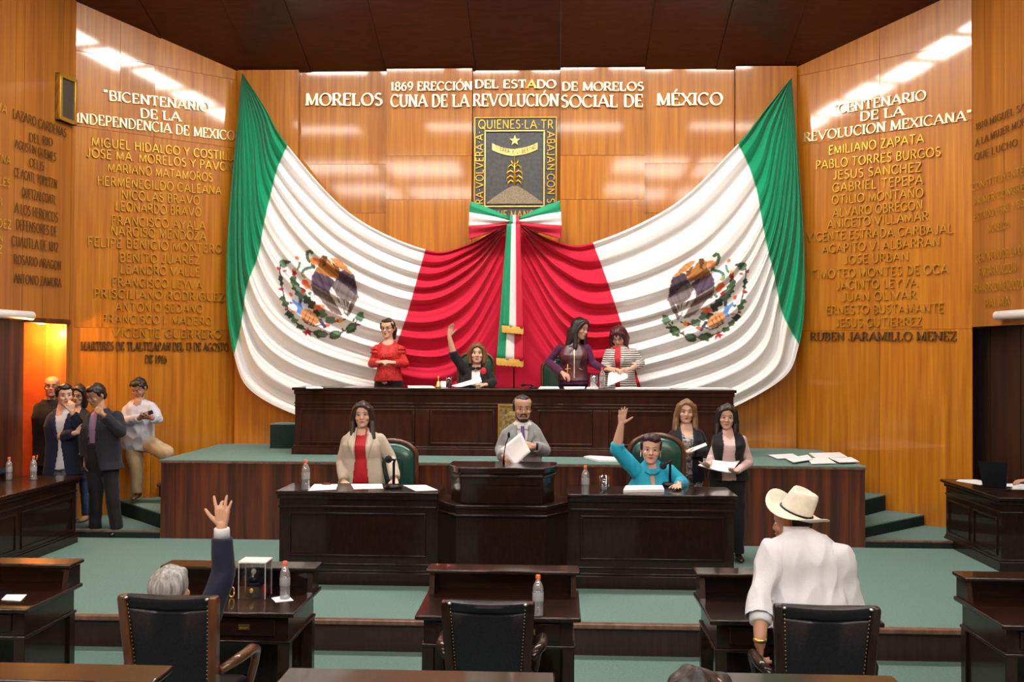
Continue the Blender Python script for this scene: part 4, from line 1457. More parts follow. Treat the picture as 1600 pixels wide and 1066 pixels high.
MB().tube([(b.x + .06, b.y, UZ + .015), (b.x + .02, b.y - .02, UZ + .045), (b.x - .05, b.y - .03, UZ + .04)], [.012, .01, .01], 8).build('arm', M_BLACK, t, smooth=True)
MB().ell((b.x - .07, b.y - .03, UZ + .04), (.028, .02, .022)).build('windscreen', M_FOAM, t, smooth=True)
# members' desks
paper('white paper with dark folder on the desk at the picture edge', [(2, 938), (10, 930), (42, 930), (32, 940)], .765)
paper('dark folder lying beside the white paper at the picture edge', [(-14, 934), (-2, 925), (22, 926), (10, 930)], .765, name='dark_folder', m=M_BLACK)
bottle('clear water bottle on a napkin on the desk of the grey haired man', 445, 936, .7665, 59)
paper('white napkin under the water bottle on the grey haired man desk', [(424, 935), (449, 930), (459, 939), (431, 942)], .765, th=.0012, name='paper_napkin')
bottle('clear water bottle on the empty desk facing the lectern', 840.5, 962, .765, 63)
bb = at(846, 1055, 6.36)
bottle('bottle with yellow cap standing low under the empty desk beside the armchair', 846, 1040, 0.15, 40, mat('yellow plastic', (0.8, 0.5, 0.05), 0.4), y=6.42, name='juice_bottle')
mb = MB()
mb.box(at(846, 1050, 6.42).x - .07, at(846, 1050, 6.42).x + .07, 6.34, 6.5, 0, .15)
tag(mb.build('cardboard_box', M_DESK, bevel=.004), 'low brown box under the empty desk carrying the yellow capped bottle', 'box')
# display case
c0 = atz(372, 936, .765)
c1 = atz(413, 938, .765)
wx = (c1.x - c0.x)
cc = V(((c0.x + c1.x) / 2, c0.y + wx * .42, .766))
hgt = .235
t = thing('display_case', 'clear acrylic display case with white lid on the grey haired man desk', 'display case', cc)
x0, x1, y0, y1 = cc.x - wx / 2, cc.x + wx / 2, cc.y - wx * .42, cc.y + wx * .42
for a in ((x0, x1, y0, y0 + .004), (x0, x1, y1 - .004, y1), (x0, x0 + .004, y0, y1), (x1 - .004, x1, y0, y1)):
    MB().box(a[0], a[1], a[2], a[3], .766, .766 + hgt).build('case_side', M_GLASS, t)
mb = MB()
for a in (x0, x1 - .005):
    for b_ in (y0, y1 - .005):
        mb.box(a, a + .005, b_, b_ + .005, .766, .766 + hgt)
mb.build('edge_strip', M_WHITE, t)
MB().box(x0 - .003, x1 + .003, y0 - .003, y1 + .003, .766 + hgt, .766 + hgt + .012).build('lid', M_WHITE, t, bevel=.003)
q = V((cc.x - .005, cc.y - .02, .767))
t = thing('award_bust', 'dark bell shaped award with gold crest and small bust inside the case', 'award', q)
MB().lathe([(0, 0), (.055, 0), (.057, .015), (.05, .06), (.044, .085), (.048, .095), (.0, .1)], q, 20).build('pedestal', M_BLACK, t, smooth=True)
mb = MB()
mb.ell(q + V((0, -.05, .05)), (.014, .006, .018))
mb.build('crest', M_GOLD, t, smooth=True)
mb = MB()
mb.lathe([(0, .1), (.03, .1), (.026, .125), (.01, .14), (.008, .15), (0, .15)], q, 14)
mb.build('bust', M_BLACK, t, smooth=True)
MB().ell(q + V((0, 0, .168)), (.016, .017, .022)).build('bust_head', mat('pale bust head', (0.75, 0.68, 0.6), .5), t, smooth=True)
MB().lathe([(.007, .135), (.006, .15)], q + V((0, -.018, 0)), 8).build('shirt_front', M_WHITE, t)
mb = MB()
mb.lathe([(0, 0), (.02, 0), (.022, .05), (.012, .07), (0, .075)], (x1 - .035, cc.y + .03, .767), 14)
tag(mb.build('red_ornament', M_REDFELT, smooth=True), 'small red ornament inside the acrylic display case', 'ornament')
k0 = atz(362, 934, .765)
mb = MB()
pts = []
for i in range(21):
    a = 2 * PI * i / 20
    pts.append(V((k0.x + .017 * math.cos(a) , k0.y, .766 + .037 + .032 * math.copysign(abs(math.sin(a)) ** .6, math.sin(a)))))
mb.tube(pts, .005, 8)
tag(mb.build('brass_ring', M_GOLD, smooth=True), 'small upright brass ring beside the display case', 'ring')
# side tables
bottle('water bottle on the side table nearest the picture edge', 14, 750, 1.0, 36)
bottle('water bottle on the side table nearest the man in navy', 52, 750, 1.0, 38)
p = atz(-4, 745, 1.0)
mb = MB()
mb.ell((p.x - .02, p.y, 1.055), (.16, .12, .055))
tag(mb.build('black_bag', M_FOAM, smooth=True), 'soft black bag lying on the bottle table', 'bag')
paper('white paper on the corner of the laptop table', [(1483, 745), (1510, 745.5), (1534, 751), (1522, 755), (1484, 749)], 1.0)
paper('white paper beside the laptop under the resting hand', [(1564, 756), (1600, 757), (1620, 766), (1575, 765)], 1.0)
p0 = atz(1549, 765, 1.0)
t = thing('laptop', 'black open laptop on the side table with its lid towards the hall', 'laptop', p0)
mb = MB()
A, B_ = V((p0.x - .08, p0.y + .02, 1.002)), V((p0.x + .10, p0.y - .12, 1.002))
dd = (B_ - A).normalized()
nn = V((-dd.y, dd.x, 0))
mb.prism3([A, B_, B_ + nn * .24, A + nn * .24], (0, 0, .018))
mb.build('keyboard_base', M_BLACK, t)
mb = MB()
up = V((-nn.x * .25, -nn.y * .25, .97))
A2, B2 = A + V((0, 0, .02)), B_ + V((0, 0, .02))
ext = dd * .03
mb.prism3([A2 - ext * .0, B2, B2 + up * .29 + ext, A2 + up * .29 - ext], nn * .015)
mb.build('lid', M_BLACK, t)
# ================================================================== draped flag
def vcol_mat(name, rough=0.75, sheen=0.15):
    m = mat(name, (1, 1, 1), rough, sheen=sheen, spec=0.25)
    nt, N, L, b = nodes(m)
    a = N.new('ShaderNodeAttribute')
    a.attribute_name = 'Col'
    L.new(a.outputs['Color'], b.inputs['Base Color'])
    return m


M_FLAG = vcol_mat('printed flag cloth')
C_GREEN, C_WHITE, C_RED = (0.0, 0.30, 0.135), (0.82, 0.82, 0.82), (0.60, 0.006, 0.042)


def interp_pts(keys, v):
    """keys: list of (v, (x, y)) -> smooth interpolation (catmull-rom)"""
    n = len(keys)
    for i in range(n - 1):
        if v <= keys[i + 1][0] or i == n - 2:
            break
    p = [np.array(keys[max(0, min(n - 1, i + k))][1], float) for k in (-1, 0, 1, 2)]
    t = (v - keys[i][0]) / (keys[i + 1][0] - keys[i][0])
    return 0.5 * ((2 * p[1]) + (-p[0] + p[2]) * t + (2 * p[0] - 5 * p[1] + 4 * p[2] - p[3]) * t * t + (-p[0] + 3 * p[1] - 3 * p[2] + p[3]) * t ** 3)


def emblem_paint(px_, py_, col, mirror):
    """the printed coat of arms, in the coordinates of its own drawing"""
    if mirror:
        x = (1603 - px_ - 420) * 6.665
        y = (py_ - 384.5 - 0) * 6.665
    else:
        x = (px_ - 420) * 6.665
        y = (py_ - 380) * 6.665
    # mild wobble so that leaf outlines are not smooth
    wob = 6 * np.sin(x * .09 + y * .05) + 5 * np.sin(y * .13 - x * .04)

    def poly(pts, c, streak=None, w=0.0):
        pts = np.array(pts, float)
        X, Y = x + w * wob, y + w * np.roll(wob, 1)
        ins = np.zeros(x.shape, bool)
        j = len(pts) - 1
        for i in range(len(pts)):
            xi, yi = pts[i]
            xj, yj = pts[j]
            if abs(yj - yi) > 1e-9:
                ins ^= ((yi > Y) != (yj > Y)) & (X < (xj - xi) * (Y - yi) / (yj - yi) + xi)
            j = i
        put(ins, c, streak)

    def put(ins, c, streak):
        c = np.array(lin(c))
        k = np.ones(x.shape)
        if streak:
            ang, wid, amt = streak
            q = (x * math.cos(ang) + y * math.sin(ang)) / wid
            h = np.sin(np.floor(q) * 12.9898) * 43758.5453
            k = 1 - amt + 2 * amt * (h - np.floor(h))
        col[ins] = np.clip(c[None, :] * k[ins][:, None], 0, 1)

    def ell(cx_, cy_, rx, ry, a, c, streak=None, w=1.0):
        ca, sa = math.cos(rad(a)), math.sin(rad(a))
        dx, dy = x + w * wob - cx_, y - w * wob * .6 - cy_
        X, Y = dx * ca + dy * sa, -dx * sa + dy * ca
        put((X / rx) ** 2 + (Y / ry) ** 2 < 1, c, streak)

    def line(pts, wd, c):
        ins = np.zeros(x.shape, bool)
        for (ax, ay), (bx, by) in zip(pts[:-1], pts[1:]):
            L2_ = (bx - ax) ** 2 + (by - ay) ** 2
            t = np.clip(((x - ax) * (bx - ax) + (y - ay) * (by - ay)) / L2_, 0, 1)
            ins |= (x - ax - t * (bx - ax)) ** 2 + (y - ay - t * (by - ay)) ** 2 < (wd / 2) ** 2
        put(ins, c, None)
    G1, G2, G3, RD, OR = (62, 88, 58), (95, 128, 104), (46, 66, 50), (168, 40, 44), (230, 112, 70)
    # wreath
    line([(125, 190), (115, 290), (130, 420), (160, 560), (200, 700), (260, 810), (360, 890), (450, 925), (620, 950), (760, 930), (880, 860), (940, 780)], 13, (70, 62, 84))
    for e in ((150, 215, 46, 34, 60, G2), (190, 195, 34, 20, 10, G1), (128, 385, 22, 55, -10, G3), (150, 590, 26, 42, -30, G1), (175, 640, 32, 36, -20, G1), (215, 745, 34, 44, -40, G3), (262, 800, 40, 30, 40, G2),
              (330, 870, 44, 26, 25, G1), (540, 945, 76, 44, 8, G1), (690, 955, 66, 46, -12, G1), (860, 885, 66, 48, -38, G1), (950, 770, 44, 52, 20, G2), (560, 950, 50, 22, 8, G2), (700, 945, 40, 20, -12, G2), (855, 880, 40, 22, -38, G2)):
        ell(*e[:5], e[5])
    for e in ((98, 262, 12, 24, -20, RD), (165, 290, 18, 12, 0, (170, 90, 80)), (130, 480, 24, 16, 0, RD), (180, 690, 16, 14, 0, RD), (885, 800, 14, 14, 0, G3), (935, 848, 20, 14, 0, (120, 60, 70)), (770, 905, 12, 22, 0, (110, 80, 80))):
        ell(*e[:5], e[5], w=.5)
    poly([(340, 930), (400, 905), (400, 870), (430, 930), (445, 985), (405, 945), (390, 975), (370, 940)], RD, w=.3)
    # cactus
    for e in ((262, 400, 36, 62, -12, G1), (300, 480, 46, 62, -35, G1), (340, 540, 50, 46, -20, G2), (300, 470, 22, 40, -35, G2), (400, 595, 40, 56, -40, G3), (448, 640, 40, 50, -35, G3), (545, 735, 62, 44, 10, G2), (492, 735, 40, 44, 0, G3), (640, 800, 62, 36, 8, G2),
              (430, 520, 14, 20, 0, G2)):
        ell(*e[:5], e[5])
    for e in ((265, 300, 24, 42, 0, RD), (265, 272, 18, 18, 0, (236, 170, 70)), (295, 155, 16, 24, -20, OR), (230, 535, 16, 26, -15, OR), (380, 420, 34, 46, -35, OR), (405, 450, 26, 30, 0, (238, 140, 90)), (358, 498, 26, 28, 0, (150, 34, 48)), (518, 668, 54, 26, 10, OR),
              (560, 660, 24, 22, 0, (240, 150, 110)), (715, 815, 24, 18, 0, RD), (748, 805, 22, 26, 0, (238, 165, 60)), (785, 797, 18, 10, -30, (80, 70, 80)), (605, 858, 30, 18, -10, (226, 90, 60)), (255, 712, 26, 12, 10, (236, 140, 120))):
        ell(*e[:5], e[5], w=.6)
    line([(322, 205), (315, 245), (300, 270)], 24, (96, 130, 112))
    # water and stone
    poly([(242, 580), (262, 590), (300, 622), (338, 612), (345, 660), (360, 690), (335, 752), (285, 725), (300, 690), (285, 650), (248, 620)], (92, 140, 205))
    ell(330, 605, 18, 24, 0, (72, 82, 110), w=.3)
    ell(232, 622, 18, 14, 0, (88, 96, 120), w=.3)
    ell(425, 770, 108, 62, 36, (206, 142, 92), w=.6)
    for a, b_ in (((395, 720), (360, 800)), ((440, 730), (400, 835)), ((470, 770), (440, 850))):
        line([a, b_], 7, (112, 76, 54))
    line([(350, 800), (420, 850), (490, 868), (540, 850)], 12, (66, 70, 90))
    line([(535, 800), (580, 870)], 34, (70, 70, 100))
    # snake
    line([(448, 102), (430, 84), (404, 92), (398, 120), (408, 165), (425, 190)], 34, (70, 98, 62))
    line([(470, 225), (445, 252), (395, 264), (358, 285), (348, 325), (372, 350)], 30, (66, 116, 104))
    line([(455, 215), (470, 250)], 34, (52, 88, 60))
    line([(350, 318), (374, 352)], 20, (196, 178, 96))
    # eagle: wings, body, head
    poly([(500, 262), (450, 345), (440, 430), (470, 545), (520, 560), (590, 650), (640, 705), (710, 745), (768, 752), (735, 690), (680, 600), (640, 540), (640, 470), (690, 400), (620, 335), (540, 310)], (128, 112, 112), (2.75, 13, .28), w=.4)
    poly([(500, 270), (455, 345), (452, 420), (520, 460), (620, 520), (640, 470), (690, 400), (620, 335), (540, 310)], (78, 62, 82), (2.75, 12, .35), w=.8)
    poly([(600, 640), (650, 705), (760, 750), (715, 660), (640, 570), (590, 590)], (116, 100, 92), (2.6, 12, .25), w=.4)
    poly([(640, 480), (700, 380), (740, 290), (800, 270), (885, 322), (905, 400), (932, 556), (872, 690), (826, 772), (790, 735), (745, 640), (690, 560)], (122, 110, 112), (.35, 13, .28), w=.4)
    poly([(700, 385), (745, 300), (800, 290), (880, 335), (905, 420), (925, 550), (860, 500), (800, 440), (740, 400)], (74, 60, 78), (.5, 12, .35), w=.8)
    for a, b_, wd in (((655, 470), (700, 560), 26), ((690, 540), (770, 610), 16), ((735, 570), (775, 690), 13), ((765, 600), (800, 715), 13), ((800, 610), (808, 700), 12), ((845, 610), (810, 720), 12), ((760, 640), (780, 730), 10)):
        line([a, b_], wd, (236, 234, 232))
    poly([(515, 165), (560, 130), (600, 142), (640, 195), (700, 275), (740, 345), (690, 372), (600, 345), (520, 305), (480, 285), (520, 235)], (178, 118, 58), (2.3, 14, .28), w=.9)
    poly([(635, 155), (680, 152), (740, 180), (800, 235), (872, 318), (842, 325), (780, 275), (735, 260), (690, 220)], (190, 128, 72), (.9, 14, .2), w=.6)
    poly([(660, 200), (735, 262), (742, 330), (700, 300)], (120, 74, 44), (.9, 12, .3), w=.5)
    poly([(560, 130), (610, 135), (600, 240), (560, 250)], (112, 72, 44), (.2, 12, .35), w=.8)
    ell(480, 188, 44, 40, 0, (236, 128, 82), w=.6)
    ell(500, 210, 26, 26, 0, (232, 160, 120), w=.4)
    ell(442, 172, 18, 14, 0, (238, 150, 50), w=.2)


def drape(name, side, K):
    NU = (84, 230, 136)
    NV = 290
    us = np.concatenate([np.linspace(0, 1, NU[0], endpoint=False), np.linspace(1, 2, NU[1], endpoint=False), np.linspace(2, 3, NU[2] + 1)])
    nu = len(us)
    PX = np.zeros((NV, nu))
    PY = np.zeros((NV, nu))
    rs = np.random.RandomState(5 if side < 0 else 9)
    for j in range(NV):
        v = j / (NV - 1)
        A = np.array(K['A'], float)
        g, b, m_, r, q, e = [interp_pts(K[k_], v) for k_ in ('G', 'Bg', 'M', 'Br', 'R', 'E')]
        ctrl = [A, g, b, m_, r, q, e]
        ct = [0, .5, 1, 1.5, 2, 2.5, 3]
        cp = [2 * ctrl[0] - ctrl[1]] + ctrl + [2 * ctrl[-1] - ctrl[-2]]
        seg = np.clip((us * 2).astype(int), 0, 5)
        t = us * 2 - seg
        P = np.stack(cp)
        p0, p1, p2, p3 = P[seg], P[seg + 1], P[seg + 2], P[seg + 3]
        T = t[:, None]
        XY = 0.5 * (2 * p1 + (p2 - p0) * T + (2 * p0 - 5 * p1 + 4 * p2 - p3) * T * T + (3 * p1 - p0 - 3 * p2 + p3) * T ** 3)
        PX[j], PY[j] = XY[:, 0], XY[:, 1]
    vv = np.linspace(0, 1, NV)[:, None]
    uu = us[None, :]
    # folds
    knots = rs.rand(24) ** 1.6
    ph = np.cumsum(0.35 + 1.6 * np.interp(np.linspace(0, 23, NV), np.arange(24), knots))[:, None]
    ph = ph / ph[-1]
    NF = 11.0
    s1 = 2 * PI * NF * (0.35 * vv + 0.65 * ph) + 0.55 * np.sin(uu * 1.3 + 2 * vv) + 1.6
    fold = np.sin(s1) + 0.28 * np.sin(2 * s1 + 0.8 + uu) + 0.16 * np.sin(3.1 * s1 + 2.0 * uu)
    env = np.clip(np.sin(PI * np.clip(uu / 3, 0, 1)), 0, 1) ** 0.36
    amp = 0.066 * env * (0.72 + 0.35 * np.sin(5 * vv + 2.2 * uu + 1))
    # near the knot's lower side the cloth hangs flatter
    amp = amp * (1 - 0.75 * np.clip((uu - 2.25) / .75, 0, 1) * np.clip((vv - .35) / .3, 0, 1))
    edge = np.minimum(vv, 1 - vv)
    amp = amp * np.clip(edge / 0.02, 0.25, 1)
    bulge = 0.10 * np.sin(PI * np.clip(uu / 3, 0, 1)) * (0.3 + 0.7 * vv)
    Y = 13.40 - bulge - amp * fold - 0.04
    wr = 0.004 * np.sin(38 * vv + 9 * uu) * env
    Y = Y + wr
    col = np.zeros((NV, nu, 3))
    col[:, us < 1] = C_GREEN
    col[:, (us >= 1) & (us < 2)] = C_WHITE
    col[:, us >= 2] = C_RED
    white = col.reshape(-1, 3)
    sel = np.zeros((NV, nu), bool)
    sel[:, (us >= 1) & (us < 2)] = True
    sel = sel.reshape(-1)
    sub = white[sel].copy()
    emblem_paint(PX.reshape(-1)[sel], PY.reshape(-1)[sel], sub, side > 0)
    white[sel] = sub
    R_ = np.array(CR)
    dc = np.stack([(PX - 800) / FPX, -(PY - 533) / FPX, -np.ones_like(PX)], -1)
    d = dc @ R_.T
    W = np.array(CAM)[None, None] + d * (Y / d[..., 1])[..., None]
    org = V(W[0, 0])
    me = bpy.data.meshes.new(name)
    vs = (W - np.array(org)).reshape(-1, 3)
    idx = np.arange(NV * nu).reshape(NV, nu)
    q = np.stack([idx[:-1, :-1], idx[1:, :-1], idx[1:, 1:], idx[:-1, 1:]], -1).reshape(-1, 4)
    if side > 0:
        q = q[:, ::-1]
    me.vertices.add(len(vs))
    me.vertices.foreach_set('co', vs.reshape(-1))
    me.loops.add(len(q) * 4)
    me.polygons.add(len(q))
    me.loops.foreach_set('vertex_index', q.reshape(-1))
    me.polygons.foreach_set('loop_start', np.arange(len(q)) * 4)
    me.polygons.foreach_set('loop_total', np.full(len(q), 4))
    me.polygons.foreach_set('use_smooth', [True] * len(q))
    me.update(calc_edges=True)
    ca = me.color_attributes.new('Col', 'FLOAT_COLOR', 'POINT')
    ca.data.foreach_set('color', np.concatenate([white, np.ones((len(white), 1))], 1).reshape(-1))
    me.materials.append(M_FLAG)
    o = bpy.data.objects.new(name, me)
    COL.objects.link(o)
    o.location = org
    return o


KL = dict(A=(378, 113),
          G=[(0, (413, 167)), (.25, (404, 190)), (.5, (394, 225)), (.75, (378, 285)), (.9, (366, 340)), (1, (354, 400))],
          Bg=[(0, (450, 228)), (.15, (434, 265)), (.3, (425, 300)), (.45, (413, 350)), (.6, (404, 400)), (.75, (386, 450)), (.9, (377, 510)), (1, (366, 556))],
          M=[(0, (548, 334)), (.2, (524, 380)), (.4, (500, 432)), (.6, (474, 490)), (.8, (444, 558)), (1, (414, 626))],
          Br=[(0, (665, 390)), (.2, (652, 437)), (.4, (637, 490)), (.6, (618, 545)), (.8, (598, 608)), (1, (575, 682))],
          R=[(0, (728, 383)), (.2, (730, 412)), (.4, (728, 462)), (.6, (722, 535)), (.8, (712, 610)), (1, (700, 686))],
          E=[(0, (800, 346)), (.2, (800, 347)), (.4, (801, 350)), (.6, (802, 400)), (.8, (802, 510)), (1, (802, 684))])
KR = dict(A=(1237, 121),
          G=[(0, (1196, 171)), (.25, (1208, 195)), (.5, (1220, 230)), (.75, (1234, 290)), (.9, (1246, 345)), (1, (1257, 400))],
          Bg=[(0, (1152, 226)), (.15, (1168, 258)), (.3, (1182, 300)), (.45, (1190, 345)), (.6, (1199, 390)), (.75, (1209, 430)), (.9, (1222, 490)), (1, (1248, 540))],
          M=[(0, (1052, 320)), (.2, (1080, 372)), (.4, (1106, 428)), (.6, (1132, 486)), (.8, (1166, 550)), (1, (1203, 606))],
          Br=[(0, (926, 379)), (.2, (945, 430)), (.4, (962, 480)), (.6, (982, 542)), (.8, (1002, 608)), (1, (1030, 682))],
          R=[(0, (866, 376)), (.2, (872, 408)), (.4, (880, 460)), (.6, (888, 535)), (.8, (898, 610)), (1, (910, 686))],
          E=[(0, (806, 346)), (.2, (806, 347)), (.4, (805, 350)), (.6, (804, 400)), (.8, (804, 510)), (1, (804, 684))])
tag(drape('draped_flag', -1, KL), 'huge draped flag half hung from the corner of the BICENTENARIO wall', 'flag', 'two draped halves of the flag decoration')
tag(drape('draped_flag', 1, KR), 'huge draped flag half hung from the corner of the CENTENARIO wall', 'flag', 'two draped halves of the flag decoration')

# ---- bow and ribbon tails
M_CG = mat('green ribbon cloth', C_GREEN, .7, sheen=.15)
M_CW = mat('white ribbon cloth', C_WHITE, .7, sheen=.15)
M_CR = mat('red ribbon cloth', C_RED, .7, sheen=.15)
YR = 13.10
kn = at(803.5, 345, YR)
bow = thing('ribbon_bow', 'green white and red bow with two fringed tails at the middle of the flag', 'bow', kn)


def bow_loop(s):
    ox = 733 if s < 0 else 876.5
    outer = [(ox + s * -2, 314), (ox, 331.5), (ox - s * -1, 353), (ox, 374)]
    inner = [(803.5 + s * 5, 341), (803.5 + s * 5, 343.5), (803.5 + s * 5, 347.5), (803.5 + s * 5, 351)]
    mb = MB()
    nr, ns = 18, 9
    for band in range(3):
        rings = []
        for k in range(ns + 1):
            f = k / ns
            o_ = [outer[band][i] * (1 - f) + outer[band + 1][i] * f for i in (0, 1)]
            i_ = [inner[band][i] * (1 - f) + inner[band + 1][i] * f for i in (0, 1)]
            row = []
            g_ = (band + f) / 3
            for a in range(nr + 1):
                t = a / nr
                px_ = i_[0] * (1 - t) + o_[0] * t
                py_ = i_[1] * (1 - t) + o_[1] * t + 2.0 * math.sin(PI * t) * (g_ - .5)
                y = YR + .05 - .10 * math.sin(PI * min(t * 1.05, 1)) ** .7 * (1 - (2 * g_ - 1) ** 2 * .5) + .022 * math.sin(g_ * 21 + 2 * t) * (1 - t * .6)
                row.append(at(px_, py_, y))
            rings.append(row)
        mb.cur = band
        mb.loft(rings, cap=False, closed=False)
    o = mb.build('bow_loop', [M_CG, M_CW, M_CR], bow, smooth=True)
    sd = o.modifiers.new('thickness', 'SOLIDIFY')
    sd.thickness = .012
    return o


bow_loop(-1)
bow_loop(1)
mb = MB()
for i, c_ in enumerate((0, 1, 2)):
    mb.cur = c_
    x0, x1 = 796.5 + i * 4.8, 796.5 + (i + 1) * 4.8
    rings = []
    for yy, dy in ((336, .03), (339, -.03), (346, -.055), (353, -.03), (356, .03)):
        a, b_ = at(x0, yy, YR - .03 + dy), at(x1, yy, YR - .03 + dy)
        rings.append([a, b_, b_ + V((0, .05, 0)), a + V((0, .05, 0))])
    mb.loft(rings)
mb.build('knot', [M_CG, M_CW, M_CR], bow, bevel=.004)


def tail(y_end, yo, x0t, x1t, x0b, x1b):
    mb = MB()
    ny, nx = 26, 6
    for band in range(3):
        rings = []
        for k in range(ny + 1):
            f = k / ny
            py_ = 350 + (y_end - 350) * f
            row = []
            for i in range(nx + 1):
                g_ = (band + i / nx) / 3
                xa, xb = x0t + (x0b - x0t) * f, x1t + (x1b - x1t) * f
                y = YR + yo - .02 + .016 * math.sin(g_ * 9.5 + 1) + .01 * math.sin(f * 7 + g_ * 4)
                row.append(at(xa + (xb - xa) * g_, py_ + 3 * (g_ - .5) * f, y))
            rings.append(row)
        mb.cur = band
        mb.loft(rings, cap=False, closed=False)
    o = mb.build('ribbon_tail', [M_CG, M_CW, M_CR], bow, smooth=True)
    sd = o.modifiers.new('thickness', 'SOLIDIFY')
    sd.thickness = .008
    mb = MB()
    n = 22
    for i in range(n):
        g_ = (i + .5) / n
        p = at(x0b - .5 + (x1b - x0b + 1) * g_, y_end - 2 + 3 * (g_ - .5), YR + yo - .025)
        q = at(x0b - .5 + (x1b - x0b + 1) * g_, y_end + 8.5 + 3 * (g_ - .5) + (i % 3) * .5, YR + yo - .03)
        mb.tube([p, (p + q) / 2, q], [.010, .012, .008], 6)
    mb.build('fringe', mat('gold fringe thread %d' % y_end, (0.72, 0.44, 0.08), .55), o)


tail(563, 0.0, 792, 813, 776, 817)
tail(512, -.05, 793, 812, 785, 817)
# ================================================================== people
def skinmat(name, c, rough=0.5):
    m = mat(name, c, rough, spec=0.4)
    b = m.node_tree.nodes['Principled BSDF']
    b.inputs['Subsurface Weight'].default_value = 0.0
    return m


SKIN = {'light': skinmat('light skin', (0.66, 0.40, 0.29)), 'tan': skinmat('tan skin', (0.54, 0.30, 0.20)), 'brown': skinmat('brown skin', (0.42, 0.215, 0.13))}
M_EYEW = mat('eye white', (0.75, 0.72, 0.68), .3)
M_IRIS = mat('dark brown iris', (0.015, 0.008, 0.005), .25)
M_LASH = mat('dark lashes', (0.02, 0.012, 0.01), .7)
M_LIPN = mat('natural lips', (0.36, 0.13, 0.10), .45)
M_LIPR = mat('red lipstick', (0.55, 0.03, 0.03), .4)
M_LIPP = mat('rose lipstick', (0.5, 0.12, 0.12), .4)


def hairmat(name, c1, c2):
    return noisy(mat(name, c1, .42, spec=.5), c1, c2, (18, 18, 1.2), 3, 3, .3, .7, bump=.6)


H_BLACK = hairmat('black hair', (0.007, 0.005, 0.005), (0.02, 0.014, 0.012))
H_DKBROWN = hairmat('dark brown hair', (0.012, 0.006, 0.004), (0.045, 0.02, 0.012))
H_BLONDE = hairmat('dark blonde hair', (0.10, 0.05, 0.02), (0.34, 0.19, 0.085))
H_AUBURN = hairmat('auburn hair', (0.09, 0.035, 0.012), (0.26, 0.12, 0.05))
H_WINE = hairmat('wine red hair', (0.02, 0.004, 0.006), (0.12, 0.012, 0.018))
H_PLUM = hairmat('plum black hair', (0.012, 0.004, 0.006), (0.05, 0.01, 0.014))
H_GREY = hairmat('grey hair', (0.12, 0.115, 0.11), (0.46, 0.45, 0.44))


def cloth(name, c, rough=.8, k=.75, sc=6, sheen=.1):
    return noisy(mat(name, c, rough, sheen=sheen, spec=.3), tuple(x * k for x in c), c, (1.4, 1.4, .8), max(sc, 9), 5, .3, .7, bump=.7)


def apply_mesh(mb, voxel, smooth=4, fac=.5):
    """voxel union of the builder's closed pieces -> (verts array, faces list)"""
    me = bpy.data.meshes.new('tmp')
    me.from_pydata([tuple(v) for v in mb.v], [], mb.f)
    o = bpy.data.objects.new('tmp', me)
    COL.objects.link(o)
    r = o.modifiers.new('r', 'REMESH')
    r.mode = 'VOXEL'
    r.voxel_size = voxel
    if smooth:
        s = o.modifiers.new('s', 'SMOOTH')
        s.factor = fac
        s.iterations = smooth
    dg = bpy.context.evaluated_depsgraph_get()
    ev = o.evaluated_get(dg)
    m2 = ev.to_mesh()
    n = len(m2.vertices)
    vs = np.empty(n * 3, np.float32)
    m2.vertices.foreach_get('co', vs)
    ln = len(m2.loops)
    lv = np.empty(ln, np.int32)
    m2.loops.foreach_get('vertex_index', lv)
    st = np.empty(len(m2.polygons), np.int32)
    to = np.empty(len(m2.polygons), np.int32)
    m2.polygons.foreach_get('loop_start', st)
    m2.polygons.foreach_get('loop_total', to)
    no = np.empty(n * 3, np.float32)
    m2.vertices.foreach_get('normal', no)
    ev.to_mesh_clear()
    bpy.data.objects.remove(o)
    bpy.data.meshes.remove(me)
    quads = to == 4
    F = lv[st[quads][:, None] + np.arange(4)[None]] if quads.any() else np.zeros((0, 4), np.int32)
    return vs.reshape(-1, 3).astype(float), F, no.reshape(-1, 3).astype(float)


def mesh_obj(name, vs, F, mats, parent, mi=None):
    used = np.zeros(len(vs), bool)
    used[F.reshape(-1)] = True
    remap = np.cumsum(used) - 1
    vs = vs[used] - np.array(ORG[parent.name])
    F = remap[F]
    me = bpy.data.meshes.new(name)
    me.vertices.add(len(vs))
    me.vertices.foreach_set('co', vs.astype(np.float32).reshape(-1))
    me.loops.add(F.size)
    me.polygons.add(len(F))
    me.loops.foreach_set('vertex_index', F.astype(np.int32).reshape(-1))
    me.polygons.foreach_set('loop_start', np.arange(len(F), dtype=np.int32) * 4)
    me.polygons.foreach_set('loop_total', np.full(len(F), 4, np.int32))
    me.polygons.foreach_set('use_smooth', [True] * len(F))
    if mi is not None:
        me.polygons.foreach_set('material_index', mi.astype(np.int32))
    me.update(calc_edges=True)
    for m in (mats if isinstance(mats, (list, tuple)) else [mats]):
        me.materials.append(m)
    o = bpy.data.objects.new(name, me)
    COL.objects.link(o)
    o.parent = parent
    ORG[o.name] = ORG[parent.name]
    return o


def vnoise(P, f, seed):
    """cheap smooth pseudo noise on an array of points"""
    rs = np.random.RandomState(seed)
    out = np.zeros(len(P))
    for k in range(7):
        d = rs.randn(3)
        d /= np.linalg.norm(d)
        out += np.sin(P @ d * f * (0.6 + .9 * rs.rand()) + rs.rand() * 6.28)
    return out / 2.6


